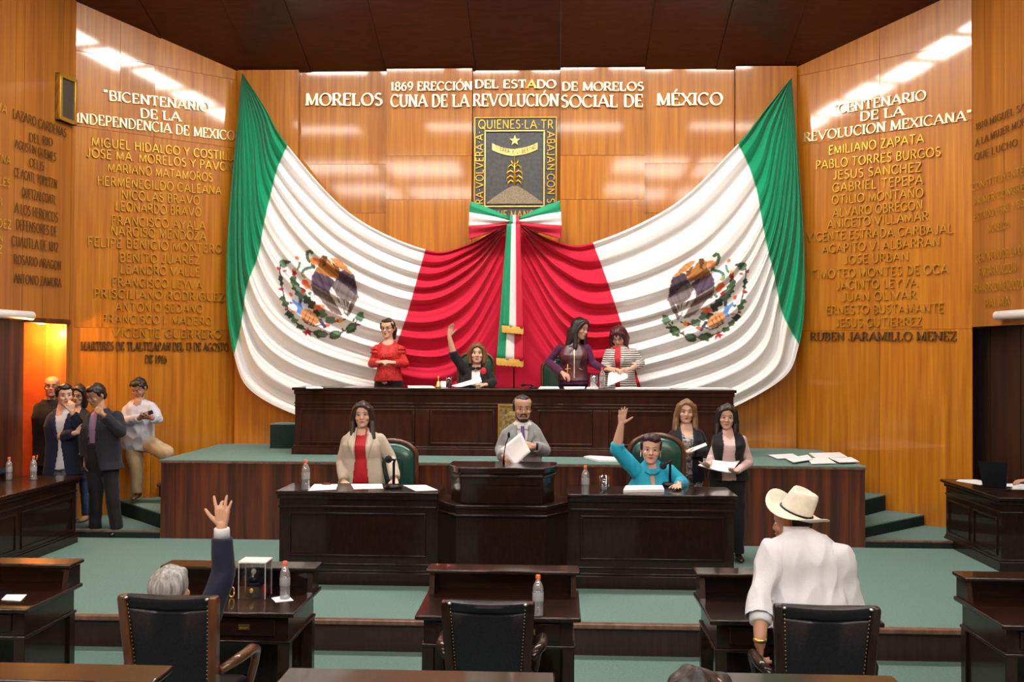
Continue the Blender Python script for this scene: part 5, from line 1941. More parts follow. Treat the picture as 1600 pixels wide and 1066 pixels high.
HEADR = [(-.117, .012, -.070, -.040), (-.110, .030, -.085, -.022), (-.098, .042, -.0915, .0), (-.080, .052, -.091, .025), (-.055, .060, -.090, .052), (-.030, .0655, -.088, .075),
         (-.005, .0695, -.085, .088), (.020, .0725, -.088, .096), (.045, .074, -.088, .098), (.068, .071, -.080, .093), (.088, .061, -.064, .078), (.103, .044, -.043, .056), (.113, .024, -.018, .03)]


class Fig:
    pass


def hand(mb, w, d, n, t, sc=1.0, curl=(8, 12, 10), spread=0.02, curls=None, thumb=(.75, .65, .1)):
    d = V(d).normalized()
    n = V(n)
    n = (n - d * n.dot(d)).normalized()
    t = V(t)
    t = (t - d * t.dot(d) - n * t.dot(n)).normalized()
    w = V(w)
    offs = (.030, .0105, -.0095, -.028)
    lens = (.070, .078, .072, .056)
    kn = (.088, .092, .088, .080)
    for i in range(4):
        k = w + (d * kn[i] + t * offs[i]) * sc
        mb.cap(w + (d * .012 + t * offs[i] * .55) * sc, k, .0150 * sc, .0125 * sc, 10)
        c = curls[i] if curls else curl
        a = 0
        p = k
        dd = (d + t * spread * (1.5 - i) * 1.0 / .03 * .03).normalized()
        r = (.0102, .0096, .0088, .0074)
        for j in range(3):
            a += c[j]
            q = p + (dd * math.cos(rad(a)) + n * math.sin(rad(a))) * (lens[i] * (.44, .32, .24)[j] * sc)
            mb.cap(p, q, r[j] * sc * (.88 if i == 3 else 1), r[j + 1] * sc * (.88 if i == 3 else 1), 9)
            p = q
    # fill of the palm
    mb.ell(w + (d * .045 + n * .004) * sc, (.036 * sc, .046 * sc, .014 * sc), Matrix((t, d, n)).transposed(), 14, 10)
    b = w + (d * .022 + t * .022) * sc
    e = (d * thumb[0] + t * thumb[1] + n * thumb[2]).normalized()
    m1 = b + e * .042 * sc
    mb.cap(b, m1, .016 * sc, .0125 * sc, 10)
    e2 = (e + d * .25 + n * .12).normalized()
    m2 = m1 + e2 * .032 * sc
    mb.cap(m1, m2, .0118 * sc, .0105 * sc, 9)
    mb.cap(m2, m2 + (e2 + n * .15).normalized() * .024 * sc, .0105 * sc, .008 * sc, 9)


def person(label, S):
    """S: dict with joints in photo pixels at the depth S['Y'] (third value: offset in depth)"""
    f = Fig()
    Y = S['Y']

    def J(p):
        return at(p[0], p[1], Y + (p[2] if len(p) > 2 else 0))
    back = S.get('back', False)
    hc = J(S['head'])
    hs = S.get('hs', 1.0) * 1.05
    yaw, pitch, roll = S.get('rot', (0, 0, 0))
    HM = Matrix.Rotation(rad(yaw), 3, 'Z') @ Matrix.Rotation(rad(pitch), 3, 'X') @ Matrix.Rotation(rad(roll), 3, 'Y')
    f.HM, f.hc, f.hs = HM, hc, hs

    def H(x, y, z):
        return hc + HM @ V((x * hs, y * hs, z * hs))
    f.H = H
    neck = J(S['neck'])
    sh = [J(p) for p in S['sh']]
    mid = (sh[0] + sh[1]) / 2
    sh = [q - V((0, 0, S.get('shd', .034))) + (mid - q).normalized() * .014 for q in sh]
    zf = S.get('zf', ZM)
    if 'pel' in S:
        pel = J(S['pel'])
    else:
        pel = V((neck.x + S.get('lean', 0), neck.y + .02, zf + S.get('pelz', .90)))
    up = (neck - pel).normalized()
    sS = (sh[1] - sh[0]).normalized()
    sH = V((1, 0, 0))
    if 'hipyaw' in S:
        sH = Matrix.Rotation(rad(S['hipyaw']), 3, 'Z') @ sH
    sg = -1 if back else 1
    L = (neck - pel).length
    hw = dict(hip=.17, waist=.145, chest=.165, sh=.17)
    hw.update(S.get('w', {}))
    dp = dict(hip=.115, waist=.10, chest=.115, bust=0.0, belly=0.0)
    dp.update(S.get('d', {}))
    f.pel, f.neck, f.sh, f.L = pel, neck, sh, L

    def axes(t):
        k = min(max(t, 0), 1)
        s = (sH * (1 - k) + sS * k)
        s = (s - up * s.dot(up)).normalized()
        return s, s.cross(up).normalized() * sg
    f.axes = axes

    def pt(t, a, fr):
        s, w = axes(t)
        return pel + up * (L * t) + s * a + w * fr
    f.pt = pt
    prof = [(-.16, hw['hip'] * .72, .07, .09), (-.06, hw['hip'] * .97, dp['hip'] * .95, dp['hip'] * 1.05), (.10, hw['hip'], dp['hip'] + dp['belly'] * .6, dp['hip'] * 1.02),
            (.28, hw['waist'] * 1.04, dp['waist'] + dp['belly'], dp['waist']), (.42, hw['waist'], dp['waist'] + dp['belly'] * .7, dp['waist'] * .95), (.60, hw['chest'], dp['chest'] + dp['bust'], dp['chest']),
            (.70, hw['chest'] * 1.03, dp['chest'] + dp['bust'] * .9, dp['chest'] * 1.03), (.82, hw['sh'], dp['chest'] * .86 + dp['bust'] * .25, dp['chest'] * .98), (.895, hw['sh'] * .90, dp['chest'] * .70, dp['chest'] * .84),
            (.955, hw['sh'] * .70, .070, .082), (1.0, hw['sh'] * .48, .060, .07), (1.035, .064, .052, .06)]
    f.prof = prof

    def torso(mb, e=0.0, lo=None, hem=None, top=1.04):
        rings = []
        rows = [p for p in prof if p[0] <= top]
        if lo is not None:
            rows = [p for p in rows if p[0] >= lo]
        if hem is not None:                  # longer garment below the hips: (t, extra)
            rows = [(hem[0], hw['hip'] * 1.0 + hem[1], dp['hip'] + hem[1], dp['hip'] * 1.06 + hem[1])] + [p for p in rows if p[0] > max(hem[0] + .05, -.01)]
        for t, a, fr, bk in rows:
            ee = e * (1 if t < .97 else .6)
            r = []
            for i in range(28):
                q = 2 * PI * i / 28
                ca, sa = math.cos(q), math.sin(q)
                ca = math.copysign(abs(ca) ** .85, ca)
                sa = math.copysign(abs(sa) ** .85, sa)
                r.append(pt(t, ca * (a + ee), sa * ((fr if sa > 0 else bk) + ee)))
            rings.append(r)
        mb.loft(rings)
    el = [J(p) for p in S['el']]
    wr = [J(p) for p in S['wr']]
    f.el, f.wr = el, wr
    ar = S.get('ar', (.050, .041, .029))
    if S.get('legs') == 'sit':
        dirf = axes(0)[1]
        dirf = V((dirf.x, dirf.y, 0)).normalized()
        s0 = axes(0)[0]
        hips = [pel + s0 * (x * .09) - V((0, 0, .03)) for x in (-1, 1)]
        kn = [hips[i] + dirf * .42 + s0 * ((-1, 1)[i] * .05) + V((0, 0, .0)) for i in (0, 1)]
        an = [V((kn[i].x, kn[i].y, zf + .08)) + dirf * .02 for i in (0, 1)]
    else:
        s0 = axes(0)[0]
        hips = [pel + s0 * (x * .092) - V((0, 0, .04)) for x in (-1, 1)]
        if 'kn' in S:
            kn, an = [J(p) for p in S['kn']], [J(p) for p in S['an']]
        else:
            kn = [V((hips[i].x + (-1, 1)[i] * .012, hips[i].y - .01, zf + (hips[i].z - zf) * .53)) for i in (0, 1)]
            an = [V((hips[i].x + (-1, 1)[i] * .02, hips[i].y + .01, zf + .085)) for i in (0, 1)]
    dirf = axes(0)[1]
    f.kn, f.an, f.hips = kn, an, hips
    lr = S.get('lr', (.088, .06, .042))
    # ---- body
    mb = MB()
    rings = []
    for z, a, y0, y1 in HEADR:
        c, b = (y0 + y1) / 2, (y1 - y0) / 2
        r = []
        for i in range(28):
            q = 2 * PI * i / 28
            ca, sa = math.cos(q), math.sin(q)
            wx = a * S.get('hwid', 1.08) * (1 + (-.04 if sa < 0 and z < .03 else 0))
            r.append(H(wx * math.copysign(abs(ca) ** .92, ca), c + b * math.copysign(abs(sa) ** .95, sa), z))
        rings.append(r)
    mb.loft(rings)
    mb.cap(H(0, -.084, .012), H(0, -.103, -.026), .0075 * hs, .0115 * hs, 10)
    mb.ell(H(-.012, -.094, -.030), .0085 * hs)
    mb.ell(H(.012, -.094, -.030), .0085 * hs)
    mb.ell(H(0, -.083, .027), (.045 * hs, .009 * hs, .008 * hs), HM)
    mb.ell(H(0, -.088, -.058), (.024 * hs, .012 * hs, .013 * hs), HM)
    mb.ell(H(0, -.082, -.097), (.022 * hs, .016 * hs, .014 * hs), HM)
    for s in (-1, 1):
        mb.ell(H(s * .043, -.068, -.028), (.022 * hs, .02 * hs, .02 * hs), HM)
        mb.ell(H(s * .079, .012, -.006), (.010 * hs, .019 * hs, .031 * hs), HM @ Matrix.Rotation(s * .35, 3, 'Z'))
    nr = S.get('nr', .054)
    mb.cap(H(0, .018, -.05), neck - up * .03, nr * 1.04, nr * 1.2, 16)
    mb.cap(H(0, .035, -.02), neck - up * .02, nr * .85, nr, 16)
    torso(mb, 0)
    for i in (0, 1):
        mb.chain([sh[i], el[i]], [ar[0] * 1.02, ar[1]])
        mb.chain([el[i], el[i] * .65 + wr[i] * .35, wr[i]], [ar[1], ar[1] * .98, ar[2]])
        hd = S['hand'][i]
        if hd:
            mb.cap(wr[i], wr[i] + V(hd['d']).normalized() * .02, ar[2], ar[2] * .92, 12)
            hand(mb, wr[i] + V(hd['d']).normalized() * .008, hd['d'], hd['n'], hd['t'], hd.get('sc', S.get('hsc', 1.0)), hd.get('curl', (12, 18, 14)), hd.get('spread', .02), hd.get('curls'), hd.get('thumb', (.75, .65, .1)))
        mb.chain([hips[i], kn[i], kn[i] * .7 + an[i] * .3, an[i]], [lr[0], lr[1], lr[1] * .98, lr[2]])
    vs, F, no = apply_mesh(mb, S.get('vox', .0062), 3)
    root = thing('person', label, 'person', V((pel.x, pel.y, zf)), S.get('group'))
    body = mesh_obj('body', vs, F, SKIN[S.get('skin', 'tan')], root)
    f.root, f.body = root, body
    ORG[body.name] = ORG[root.name]
    if not S.get('noface'):
        hb = S.get('brow', M_LASH)
        bt = 1.4 if S.get('male') else .9
        for s in (-1, 1):
            m = MB()
            m.ell(H(s * .0315, -.0755, .003), (.0150 * hs, .0105 * hs, .0070 * hs), HM, 14, 10)
            m.cur = 1
            m.ell(H(s * .0315 + .001, -.0838, .0025), (.0062 * hs, .0035 * hs, .0062 * hs), HM, 10, 8)
            m.cur = 2
            m.tube([H(s * .0165, -.0835, .004), H(s * .0315, -.0868, .0105), H(s * .047, -.0775, .005)], [.0012 * hs, .0024 * hs, .0014 * hs], 6)
            m.build('eye', [M_EYEW, M_IRIS, M_LASH], body, smooth=True)
            m = MB()
            m.tube([H(s * .0145, -.0915, .0275), H(s * .031, -.0895, .0315), H(s * .0485, -.077, .0255)], [.0022 * hs * bt, .0028 * hs * bt, .0012 * hs], 6)
            m.build('eyebrow', hb, body, smooth=True)
        m = MB()
        m.tube([H(-.0235, -.0905, -.0575), H(-.009, -.0988, -.0535), H(0, -.0985, -.055), H(.009, -.0988, -.0535), H(.0235, -.0905, -.0575)], [.0015 * hs, .0046 * hs, .004 * hs, .0046 * hs, .0015 * hs], 8)
        m.tube([H(-.021, -.0905, -.0595), H(0, -.0975, -.0645), H(.021, -.0905, -.0595)], [.0015 * hs, .0058 * hs, .0015 * hs], 8)
        m.build('lips', S.get('lip', M_LIPN), body, smooth=True)
    if S.get('glasses'):
        m = MB()
        for s in (-1, 1):
            pts = [H(s * .033 + .021 * math.cos(a), -.098 + .004 * abs(math.cos(a)), .002 + .015 * math.sin(a)) for a in [2 * PI * k / 16 for k in range(17)]]
            m.tube(pts, .0022 * hs, 6)
            m.tube([H(s * .054, -.094, .006), H(s * .074, -.05, .008), H(s * .078, .01, .004)], .002 * hs, 6)
        m.tube([H(-.012, -.099, .005), H(.012, -.099, .005)], .002 * hs, 6)
        m.build('glasses', M_BLACK, root, smooth=True)

    # ---- clothes
    def garment(name, m, build, voxel=.009, smooth=5, wr_=.0035, fr_=26, cut=None, mi=None, parent=None, seed=1):
        g = MB()
        build(g)
        vs, F, no = apply_mesh(g, voxel, smooth)
        if wr_:
            P = vs * np.array([1, 1, .55])
            vn = vnoise(P, fr_, seed)
            vs = vs + no * (vn * wr_ + (1 - np.abs(vnoise(P * np.array([1, 1, 1.6]), fr_ * 1.3, seed + 1))) * wr_ * 1.0 + vnoise(P, fr_ * 2.6, seed + 2) * wr_ * .4)[:, None]
        if cut is not None:
            c = vs[F].mean(1)
            # local coordinates of the torso
            q = c - np.array(pel)
            t = q @ np.array(up) / L
            kk = np.clip(t, 0, 1)[:, None]
            s = np.array(sH)[None] * (1 - kk) + np.array(sS)[None] * kk
            s = s - (s @ np.array(up))[:, None] * np.array(up)[None]
            s /= np.linalg.norm(s, axis=1)[:, None]
            w = np.cross(s, np.array(up)[None]) * sg
            a = (q * s).sum(1)
            fr = (q * w).sum(1)
            keep = ~cut(t, a, fr)
            F = F[keep]
        o = mesh_obj(name, vs, F, m, parent or root)
        return o
    f.garment = garment
    f.torso = torso

    def sleeve(g, i, e, end=1.0, flare=0.0):
        """end: 0.5 = elbow, 1 = wrist"""
        g.cap(sh[i], el[i], ar[0] * 1.04 + e * .9, ar[1] + e, 16)
        if end > .5:
            k = (end - .5) * 2
            tip = el[i] + (wr[i] - el[i]) * k
            r1 = ar[1] + (ar[2] - ar[1]) * k + e + flare
            d_ = (tip - el[i]).normalized()
            g.tube([el[i] - d_ * .02, el[i], (el[i] + tip) / 2, tip - d_ * .004, tip], [ar[1] + e * .8, ar[1] + e, (ar[1] + r1 + e) / 2, r1, r1 - .004], 16)
    f.sleeve = sleeve

    def trousers(m, e=.012, ankle=.062, name='trousers', wr_=.005, tuck=False):
        def b(g):
            torso(g, e + .004 if tuck else .001, top=tuck or .12)
            for i in (0, 1):
                a_ = an[i] + (an[i] - kn[i]).normalized() * .02
                g.cap(hips[i], kn[i], lr[0] + e, lr[1] + e, 16)
                g.tube([kn[i] + (hips[i] - kn[i]).normalized() * .03, kn[i], (kn[i] + a_) / 2, a_], [lr[1] + e * .8, lr[1] + e, (lr[1] + ankle) / 2 + e * .5, ankle], 16)
        return garment(name, m, b, .010, 4, wr_, 22, seed=11)
    f.trousers = trousers

    def shoes(m, d_=None, h=.07, length=.27):
        for i in (0, 1):
            dd = d_[i] if d_ else V((dirf.x, dirf.y, 0)).normalized()
            dd = V(dd).normalized()
            c = V((an[i].x, an[i].y, an[i].z - .085))
            sd = V((-dd.y, dd.x, 0))
            rings = []
            for s_, w_, hh in ((-.085, .022, .05), (-.075, .034, .075), (-.03, .038, .082), (.03, .038, .075), (.08, .042, .055), (.13, .044, .045), (.165, .034, .036), (.182, .014, .026)):
                r = []
                for k in range(12):
                    q = 2 * PI * k / 12
                    zz = .004 + max(0, hh * (.5 + .5 * math.sin(q)) ** .8)
                    r.append(c + dd * s_ * length / .27 + sd * (w_ * math.cos(q) * (1 if math.sin(q) < .3 else .82)) + V((0, 0, zz)))
                rings.append(r)
            MB().loft(rings).build('shoe', m, root, smooth=True)
    f.shoes = shoes

    def surf(objs):
        """ray-cast trees of the given garments (world space)"""
        tr = []
        for o in objs:
            me = o.data
            org = ORG[root.name]
            tr.append(BVHTree.FromPolygons([v.co + org for v in me.vertices], [tuple(p.vertices) for p in me.polygons]))
        return tr

    def patch(name, m, trees, left, right, n=14, nx=4, off=.008, th=.006, parent=None, label=None, backside=False):
        """strip between two polylines given as (t, a) on the torso's front, laid on the clothes"""
        def samp(pl, k):
            x = k * (len(pl) - 1)
            i = min(int(x), len(pl) - 2)
            q = x - i
            return (pl[i][0] * (1 - q) + pl[i + 1][0] * q, pl[i][1] * (1 - q) + pl[i + 1][1] * q)
        outer, inner = [], []
        last = None
        for k in range(n + 1):
            l, r = samp(left, k / n), samp(right, k / n)
            ro, ri = [], []
            for j in range(nx + 1):
                u = j / nx
                t, a = l[0] * (1 - u) + r[0] * u, l[1] * (1 - u) + r[1] * u
                s_, w_ = axes(t)
                if backside:
                    w_ = -w_
                o_ = pel + up * (L * t) + s_ * a + w_ * .5
                best = None
                for T in trees:
                    h = T.ray_cast(o_, -w_, .75)
                    if h[0] is not None and (best is None or h[3] < best):
                        best = h[3]
                if best is None:
                    best = last if last is not None else .4
                last = best
                bulge = off + .003 * math.sin(PI * u)
                p = o_ - w_ * (best - bulge)
                ro.append(p + w_ * th)
                ri.append(p - w_ * .004)
            outer.append(ro)
            inner.append(ri)
        mb = MB()
        nn = nx + 1
        rings = [o_ + i_[::-1] for o_, i_ in zip(outer, inner)]
        mb.loft(rings)
        return mb.build(name, m, parent or root, smooth=True, label=label)
    f.surf, f.patch = surf, patch

    def hairobj(m, parts, vox=.007, name='hair', sm=3, amp=.004, cutf=None, fr=60):
        g = MB()
        for p in parts:
            if p[0] == 'e':
                c, r = p[1], p[2]
                M_ = HM @ Matrix.Rotation(rad(p[3]), 3, 'X') if len(p) > 3 else HM
                g.ell(H(*c), tuple(x * hs for x in r), M_, 22, 16)
            else:
                g.chain([H(*q) for q in p[1]], [x * hs for x in p[2]], 12)
        vs, F, no = apply_mesh(g, vox, sm)
        P = (vs - np.array(hc)) @ np.array(HM) * np.array([1, 1, .22])
        vs = vs + no * (vnoise(P, fr * 1.6, 3) * amp)[:, None]
        if cutf is not None:
            c = ((vs[F].mean(1)) - np.array(hc)) @ np.array(HM) / hs
            F = F[~cutf(c)]
        return mesh_obj(name, vs, F, m, root)
    f.hair = hairobj
    return f


# hair recipes (head space: x right, y back, z up; scaled with the head)
def hair_short(vol=1.0, front=.0):
    return [('e', (0, .020 + front, .034), (.088 * vol, .100 * vol, .093 * vol)), ('e', (0, -.028 + front, .083), (.070, .066, .040)), ('e', (0, .055, -.02), (.074, .055, .062)),
            ('c', [(-.081, -.022, .04), (-.083, -.012, -.012)], [.013, .008]), ('c', [(.081, -.022, .04), (.083, -.012, -.012)], [.013, .008]),
            ('c', [(-.066, -.055, .066), (-.078, -.03, .05)], [.014, .014]), ('c', [(.066, -.055, .066), (.078, -.03, .05)], [.014, .014])]


def hair_long(l=.24, wide=.085, vol=1.0, part=0.0, fwd=-.03):
    out = [('e', (0, .020, .032), (.092 * vol, .106 * vol, .098 * vol)), ('e', (0, -.022, .090), (.066, .062, .034)), ('e', (0, .06, -.06), (.088, .06, .12))]
    for s in (-1, 1):
        out.append(('c', [(s * .026 + part, -.070, .090), (s * .064, -.060, .060), (s * .084, -.036, -.0), (s * (wide + .004), -.022, -.06), (s * (wide + .006), fwd, -l * .75), (s * (wide - .006), fwd - .01, -l)], [.020, .023, .023, .027, .030, .016]))
        out.append(('c', [(s * .07, .02, .05), (s * .094, .02, -.05), (s * (wide + .008), .02, -l * .8), (s * wide, .015, -l * .95)], [.03, .034, .036, .02]))
    return out


def hair_bob(l=.13, vol=1.06):
    out = [('e', (0, .02, .034), (.093 * vol, .106 * vol, .098 * vol)), ('e', (0, -.022, .090), (.068, .064, .036)), ('e', (0, .055, -.04), (.090, .062, .085))]
    for s in (-1, 1):
        out.append(('c', [(s * .02, -.074, .088), (s * .062, -.064, .064), (s * .086, -.040, .005), (s * .090, -.032, -.05), (s * .080, -.038, -l + .02), (s * .068, -.036, -l)], [.021, .023, .024, .027, .024, .012]))
        out.append(('c', [(s * .075, .02, .04), (s * .094, .015, -.04), (s * .082, .02, -l)], [.03, .036, .02]))
    return out


UPV, DNV = (0, 0, 1), (0, 0, -1)
# ---- cloth colours
C_REDLACE = noisy(mat('red lace cloth', (0.5, 0.02, 0.02), .7), (0.30, 0.010, 0.012), (0.72, 0.03, 0.028), (1, 1, 1), 42, 4, .35, .6)
C_REDB = cloth('red blouse cloth', (0.52, 0.012, 0.022), .6)
C_BLACKC = cloth('black cloth', (0.011, 0.011, 0.014))
C_NAVY = cloth('navy cloth', (0.012, 0.018, 0.048))
C_NAVYJ = cloth('dark navy jacket cloth', (0.010, 0.012, 0.024))
C_CHAR = cloth('charcoal suit cloth', (0.022, 0.024, 0.036))
C_BEIGE = cloth('beige linen cloth', (0.56, 0.49, 0.40), .8, .88)
C_GREY = cloth('light grey suit cloth', (0.33, 0.335, 0.35), .8, .85)
C_WSHIRT = cloth('white shirt cloth', (0.68, 0.69, 0.74), .8, .9)
C_PWHITE = cloth('white blouse cloth', (0.78, 0.78, 0.80), .7, .92)
C_TURQ = cloth('turquoise cloth', (0.012, 0.40, 0.60), .6, .85)
C_PINK = cloth('pale pink cloth', (0.74, 0.53, 0.52), .75, .92)
C_LILAC = cloth('lilac shirt cloth', (0.33, 0.20, 0.33), .7, .85)
C_PALEBLUE = cloth('pale blue shirt cloth', (0.55, 0.58, 0.70), .75, .88)
C_KHAKI = cloth('khaki cloth', (0.50, 0.37, 0.22), .8, .85)
C_JEANS = cloth('blue denim', (0.04, 0.075, 0.17), .85, .6, 25)
C_GJEANS = cloth('grey blue denim', (0.20, 0.24, 0.30), .85, .7, 25)
C_PURPLE = cloth('purple knit', (0.085, 0.012, 0.06), .8, .7)
C_BURG = noisy(mat('burgundy quilted leather', (0.07, 0.015, 0.025), .38, coat=.2, coatr=.25), (0.045, 0.008, 0.014), (0.11, 0.03, 0.038), (1, 1, 1), 9, 3)
C_TIE = noisy(mat('purple tie silk', (0.10, 0.03, 0.28), .45), (0.07, 0.02, 0.22), (0.16, 0.06, 0.36), (1, 1, 1), 90, 2)
C_PRINT = noisy(mat('grey printed cloth', (0.3, 0.3, 0.3), .8), (0.06, 0.055, 0.06), (0.50, 0.48, 0.48), (1, 1, 1), 38, 3, .42, .58)
C_DKGREY = cloth('dark grey cloth', (0.022, 0.022, 0.024))
M_SHOE = mat('black shoe leather', (0.012, 0.009, 0.008), .25, coat=.4)
M_SHOEB = mat('brown shoe leather', (0.06, 0.03, 0.015), .4)
M_SHOET = mat('tan shoe leather', (0.35, 0.19, 0.08), .5)


def striped():
    m = mat('striped knit cloth', (0.7, 0.7, 0.68), .8)
    nt, N, L, b = nodes(m)
    tc = N.new('ShaderNodeTexCoord')
    sx = N.new('ShaderNodeSeparateXYZ')
    L.new(tc.outputs['Object'], sx.inputs[0])
    nz = N.new('ShaderNodeTexNoise')
    nz.inputs['Scale'].default_value = 6
    ad = N.new('ShaderNodeMath')
    ad.operation = 'MULTIPLY_ADD'
    L.new(nz.outputs['Fac'], ad.inputs[0])
    ad.inputs[1].default_value = .012
    L.new(sx.outputs['Z'], ad.inputs[2])
    mu = N.new('ShaderNodeMath')
    mu.operation = 'MULTIPLY'
    mu.inputs[1].default_value = 36
    L.new(ad.outputs[0], mu.inputs[0])
    fr = N.new('ShaderNodeMath')
    fr.operation = 'FRACT'
    L.new(mu.outputs[0], fr.inputs[0])
    gt = N.new('ShaderNodeMath')
    gt.operation = 'GREATER_THAN'
    gt.inputs[1].default_value = .62
    L.new(fr.outputs[0], gt.inputs[0])
    mx = N.new('ShaderNodeMix')
    mx.data_type = 'RGBA'
    mx.inputs[6].default_value = (0.62, 0.60, 0.57, 1)
    mx.inputs[7].default_value = (0.03, 0.03, 0.04, 1)
    L.new(gt.outputs[0], mx.inputs[0])
    L.new(mx.outputs[2], b.inputs['Base Color'])
    return m


C_STRIPE = striped()


def jacket(f, m, openw, e=.02, hem=(-.30, .02), sleeves=(1.0, 1.0), name='jacket', flare=.006, wr_=.004, seed=2):
    """open jacket: openw(t) is the half width of the gap in front"""
    def b(g):
        f.torso(g, e, hem=hem)
        for i in (0, 1):
            if sleeves[i]:
                f.sleeve(g, i, e * .75, sleeves[i], flare)
    o = f.garment(name, m, b, .009, 5, wr_, 20, cut=(lambda t, a, fr: (fr > .0) & (np.abs(a - openw(t)[1]) < openw(t)[0]) & (np.abs(a) < .16)) if openw else None, seed=seed)
    sd = o.modifiers.new('thickness', 'SOLIDIFY')
    sd.thickness = .006
    sd.offset = -1
    return o


def shirt(f, m, e=.008, sleeves=(0, 0), hem=(-.12, .012), neck=None, name='shirt', wr_=.003, seed=5, flare=0.0, vox=.009):
    """neck(t, a) -> True where the front is cut away"""
    def b(g):
        f.torso(g, e, hem=hem)
        for i in (0, 1):
            if sleeves[i]:
                f.sleeve(g, i, e, sleeves[i], flare)
    return f.garment(name, m, b, vox, 4, wr_, 24, cut=(lambda t, a, fr: (fr > 0.0) & neck(t, a)) if neck else None, seed=seed)


def vneck(t0, k, w=.075):
    return lambda t, a: (np.abs(a) < np.minimum((t - t0) * k, w)) & (t > t0)


def rest(s, d=(0, -1, -.15)):
    return dict(d=d, n=(0, 0, -1), t=(-s, 0, 0))


def held_sheet(label, pts, name='held_paper', th=.002, lines=0):
    """sheet from four (px, py, Y) corners, slightly bowed"""
    P = [at(*p) for p in pts]
    n = 8
    rings = []
    nrm = (P[1] - P[0]).cross(P[3] - P[0]).normalized()
    for i in range(n + 1):
        u = i / n
        a, b = P[0].lerp(P[3], u), P[1].lerp(P[2], u)
        row = []
        for j in range(n + 1):
            q = a.lerp(b, j / n) + nrm * (.012 * math.sin(PI * u) * (1 - .5 * math.sin(PI * j / n)))
            row.append(q)
        rings.append(row)
    mb = MB()
    mb.loft(rings, cap=False, closed=False)
    o = mb.build(name, [M_PAPER, M_PRINT], smooth=True)
    sd = o.modifiers.new('thickness', 'SOLIDIFY')
    sd.thickness = th
    return tag(o, label, 'paper')


FEM = (.042, .036, .025)
# ---------- 1 woman in red, upper bench
f = person('standing woman with glasses in a red ruffled blouse behind the upper bench', dict(
    Y=12.98, zf=ZD, head=(606, 513), hs=1.03, rot=(-12, 6, 0), neck=(607, 533), sh=[(588, 541), (626, 541)], el=[(580.5, 569, -.02), (633, 568, -.02)], wr=[(590, 566.5, -.24), (616, 567, -.24)],
    hand=[dict(d=(.8, -.35, .1), n=(0, .4, -.9), t=(.2, .2, .9), curl=(35, 45, 30)), dict(d=(-.8, -.35, .1), n=(0, .4, -.9), t=(-.2, .2, .9), curl=(35, 45, 30))],
    w=dict(hip=.165, waist=.135, chest=.15, sh=.145), d=dict(bust=.03), ar=FEM, nr=.047, skin='light', glasses=True, lip=M_LIPP))
sh_ = shirt(f, C_REDLACE, .012, (1.0, 1.0), (-.02, .015), lambda t, a: (np.abs(a) < .075) & (t > .955 - .06 * (1 - (a / .075) ** 2)), 'blouse', .005, flare=.012)
for s, i in ((-1, 0), (1, 1)):
    for k, (r_, dz, w_) in enumerate(((.068, .015, .012), (.078, -.03, .012))):
        mb = MB()
        c = f.sh[i] + V((s * .018, -.005, dz - .01))
        rings = []
        for q, (rr, zz) in enumerate(((.030, .03), (r_, .012), (r_ + .012, -.016), (r_ + .006, -.020), (r_ - .02, .0))):
            rings.append([c + V((math.cos(2 * PI * j / 26) * rr * .8 * (1 + .07 * math.sin(j * 2.4) * (q in (2, 3))), math.sin(2 * PI * j / 26) * rr, zz + (.008 * math.sin(j * 2.4) if q in (2, 3) else 0))) for j in range(26)])
        mb.loft(rings)
        mb.build('ruffle', C_REDLACE, sh_, smooth=True)
f.trousers(C_BLACKC)
f.shoes(M_SHOE)
f.hair(H_DKBROWN, [('e', (0, .022, .030), (.086, .096, .094)), ('e', (0, -.03, .088), (.066, .056, .028)), ('c', [(-.07, -.05, .06), (-.084, -.01, .0)], [.012, .012]), ('c', [(.07, -.05, .06), (.084, -.01, .0)], [.012, .012]), ('e', (.035, .095, -.03), (.045, .045, .055)), ('c', [(.04, .1, -.05), (.05, .085, -.13)], [.035, .02])], amp=.0025)

# ---------- 2 seated woman raising hand, upper bench
f = person('seated woman in black with white blouse and red flower raising a hand on the dais', dict(
    Y=12.80, zf=ZD, head=(745.5, 552.5), hs=1.05, rot=(4, 0, 0), neck=(744, 573), sh=[(724.5, 577), (763, 577.5)], el=[(709, 555, -.06), (770, 597, -.05)], wr=[(702, 526, -.12), (760, 601.5, -.26)],
    hand=[dict(d=(.16, -.1, 1), n=(.5, -.8, 0), t=(.8, .5, 0), curl=(8, 16, 14), spread=.01), dict(d=(-1, -.25, .05), n=(.0, .3, -1), t=(0, -1, 0), curl=(14, 20, 16))],
    pel=(745, 640, .14), legs='sit', w=dict(hip=.19, waist=.175, chest=.18, sh=.155), d=dict(bust=.05, belly=.03), ar=(.05, .042, .027), nr=.05, skin='light', lip=M_LIPP))
bl = shirt(f, C_PWHITE, .008, (0, 0), (-.1, .01), vneck(.90, 1.0), 'blouse')
jk = jacket(f, C_BLACKC, lambda t: (.055 + .045 * np.clip(.85 - t, 0, 1), 0.008), .02, (-.15, .02), (.6, 1.0))
tr = f.surf([bl, jk])
f.patch('lapel', C_BLACKC, tr, [(.93, -.085), (.7, -.10), (.5, -.10)], [(.95, -.055), (.7, -.055), (.5, -.085)])
f.patch('lapel', C_BLACKC, tr, [(.93, .09), (.7, .11), (.5, .11)], [(.95, .06), (.7, .07), (.5, .10)])
p = at(755.5, 580, 12.62)
mb = MB()
for k in range(7):
    a = 2 * PI * k / 7
    mb.ell(p + V((.018 * math.cos(a), 0, .026 * math.sin(a))), (.02, .012, .022), nu=10, nv=8)
mb.ell(p, (.018, .018, .018))
mb.build('flower_brooch', M_REDFELT, f.root, smooth=True)
mb = MB()
q = f.neck + V((.0, -.075, -.02))
mb.ell(q + V((-.035, 0, 0)), (.035, .012, .018))
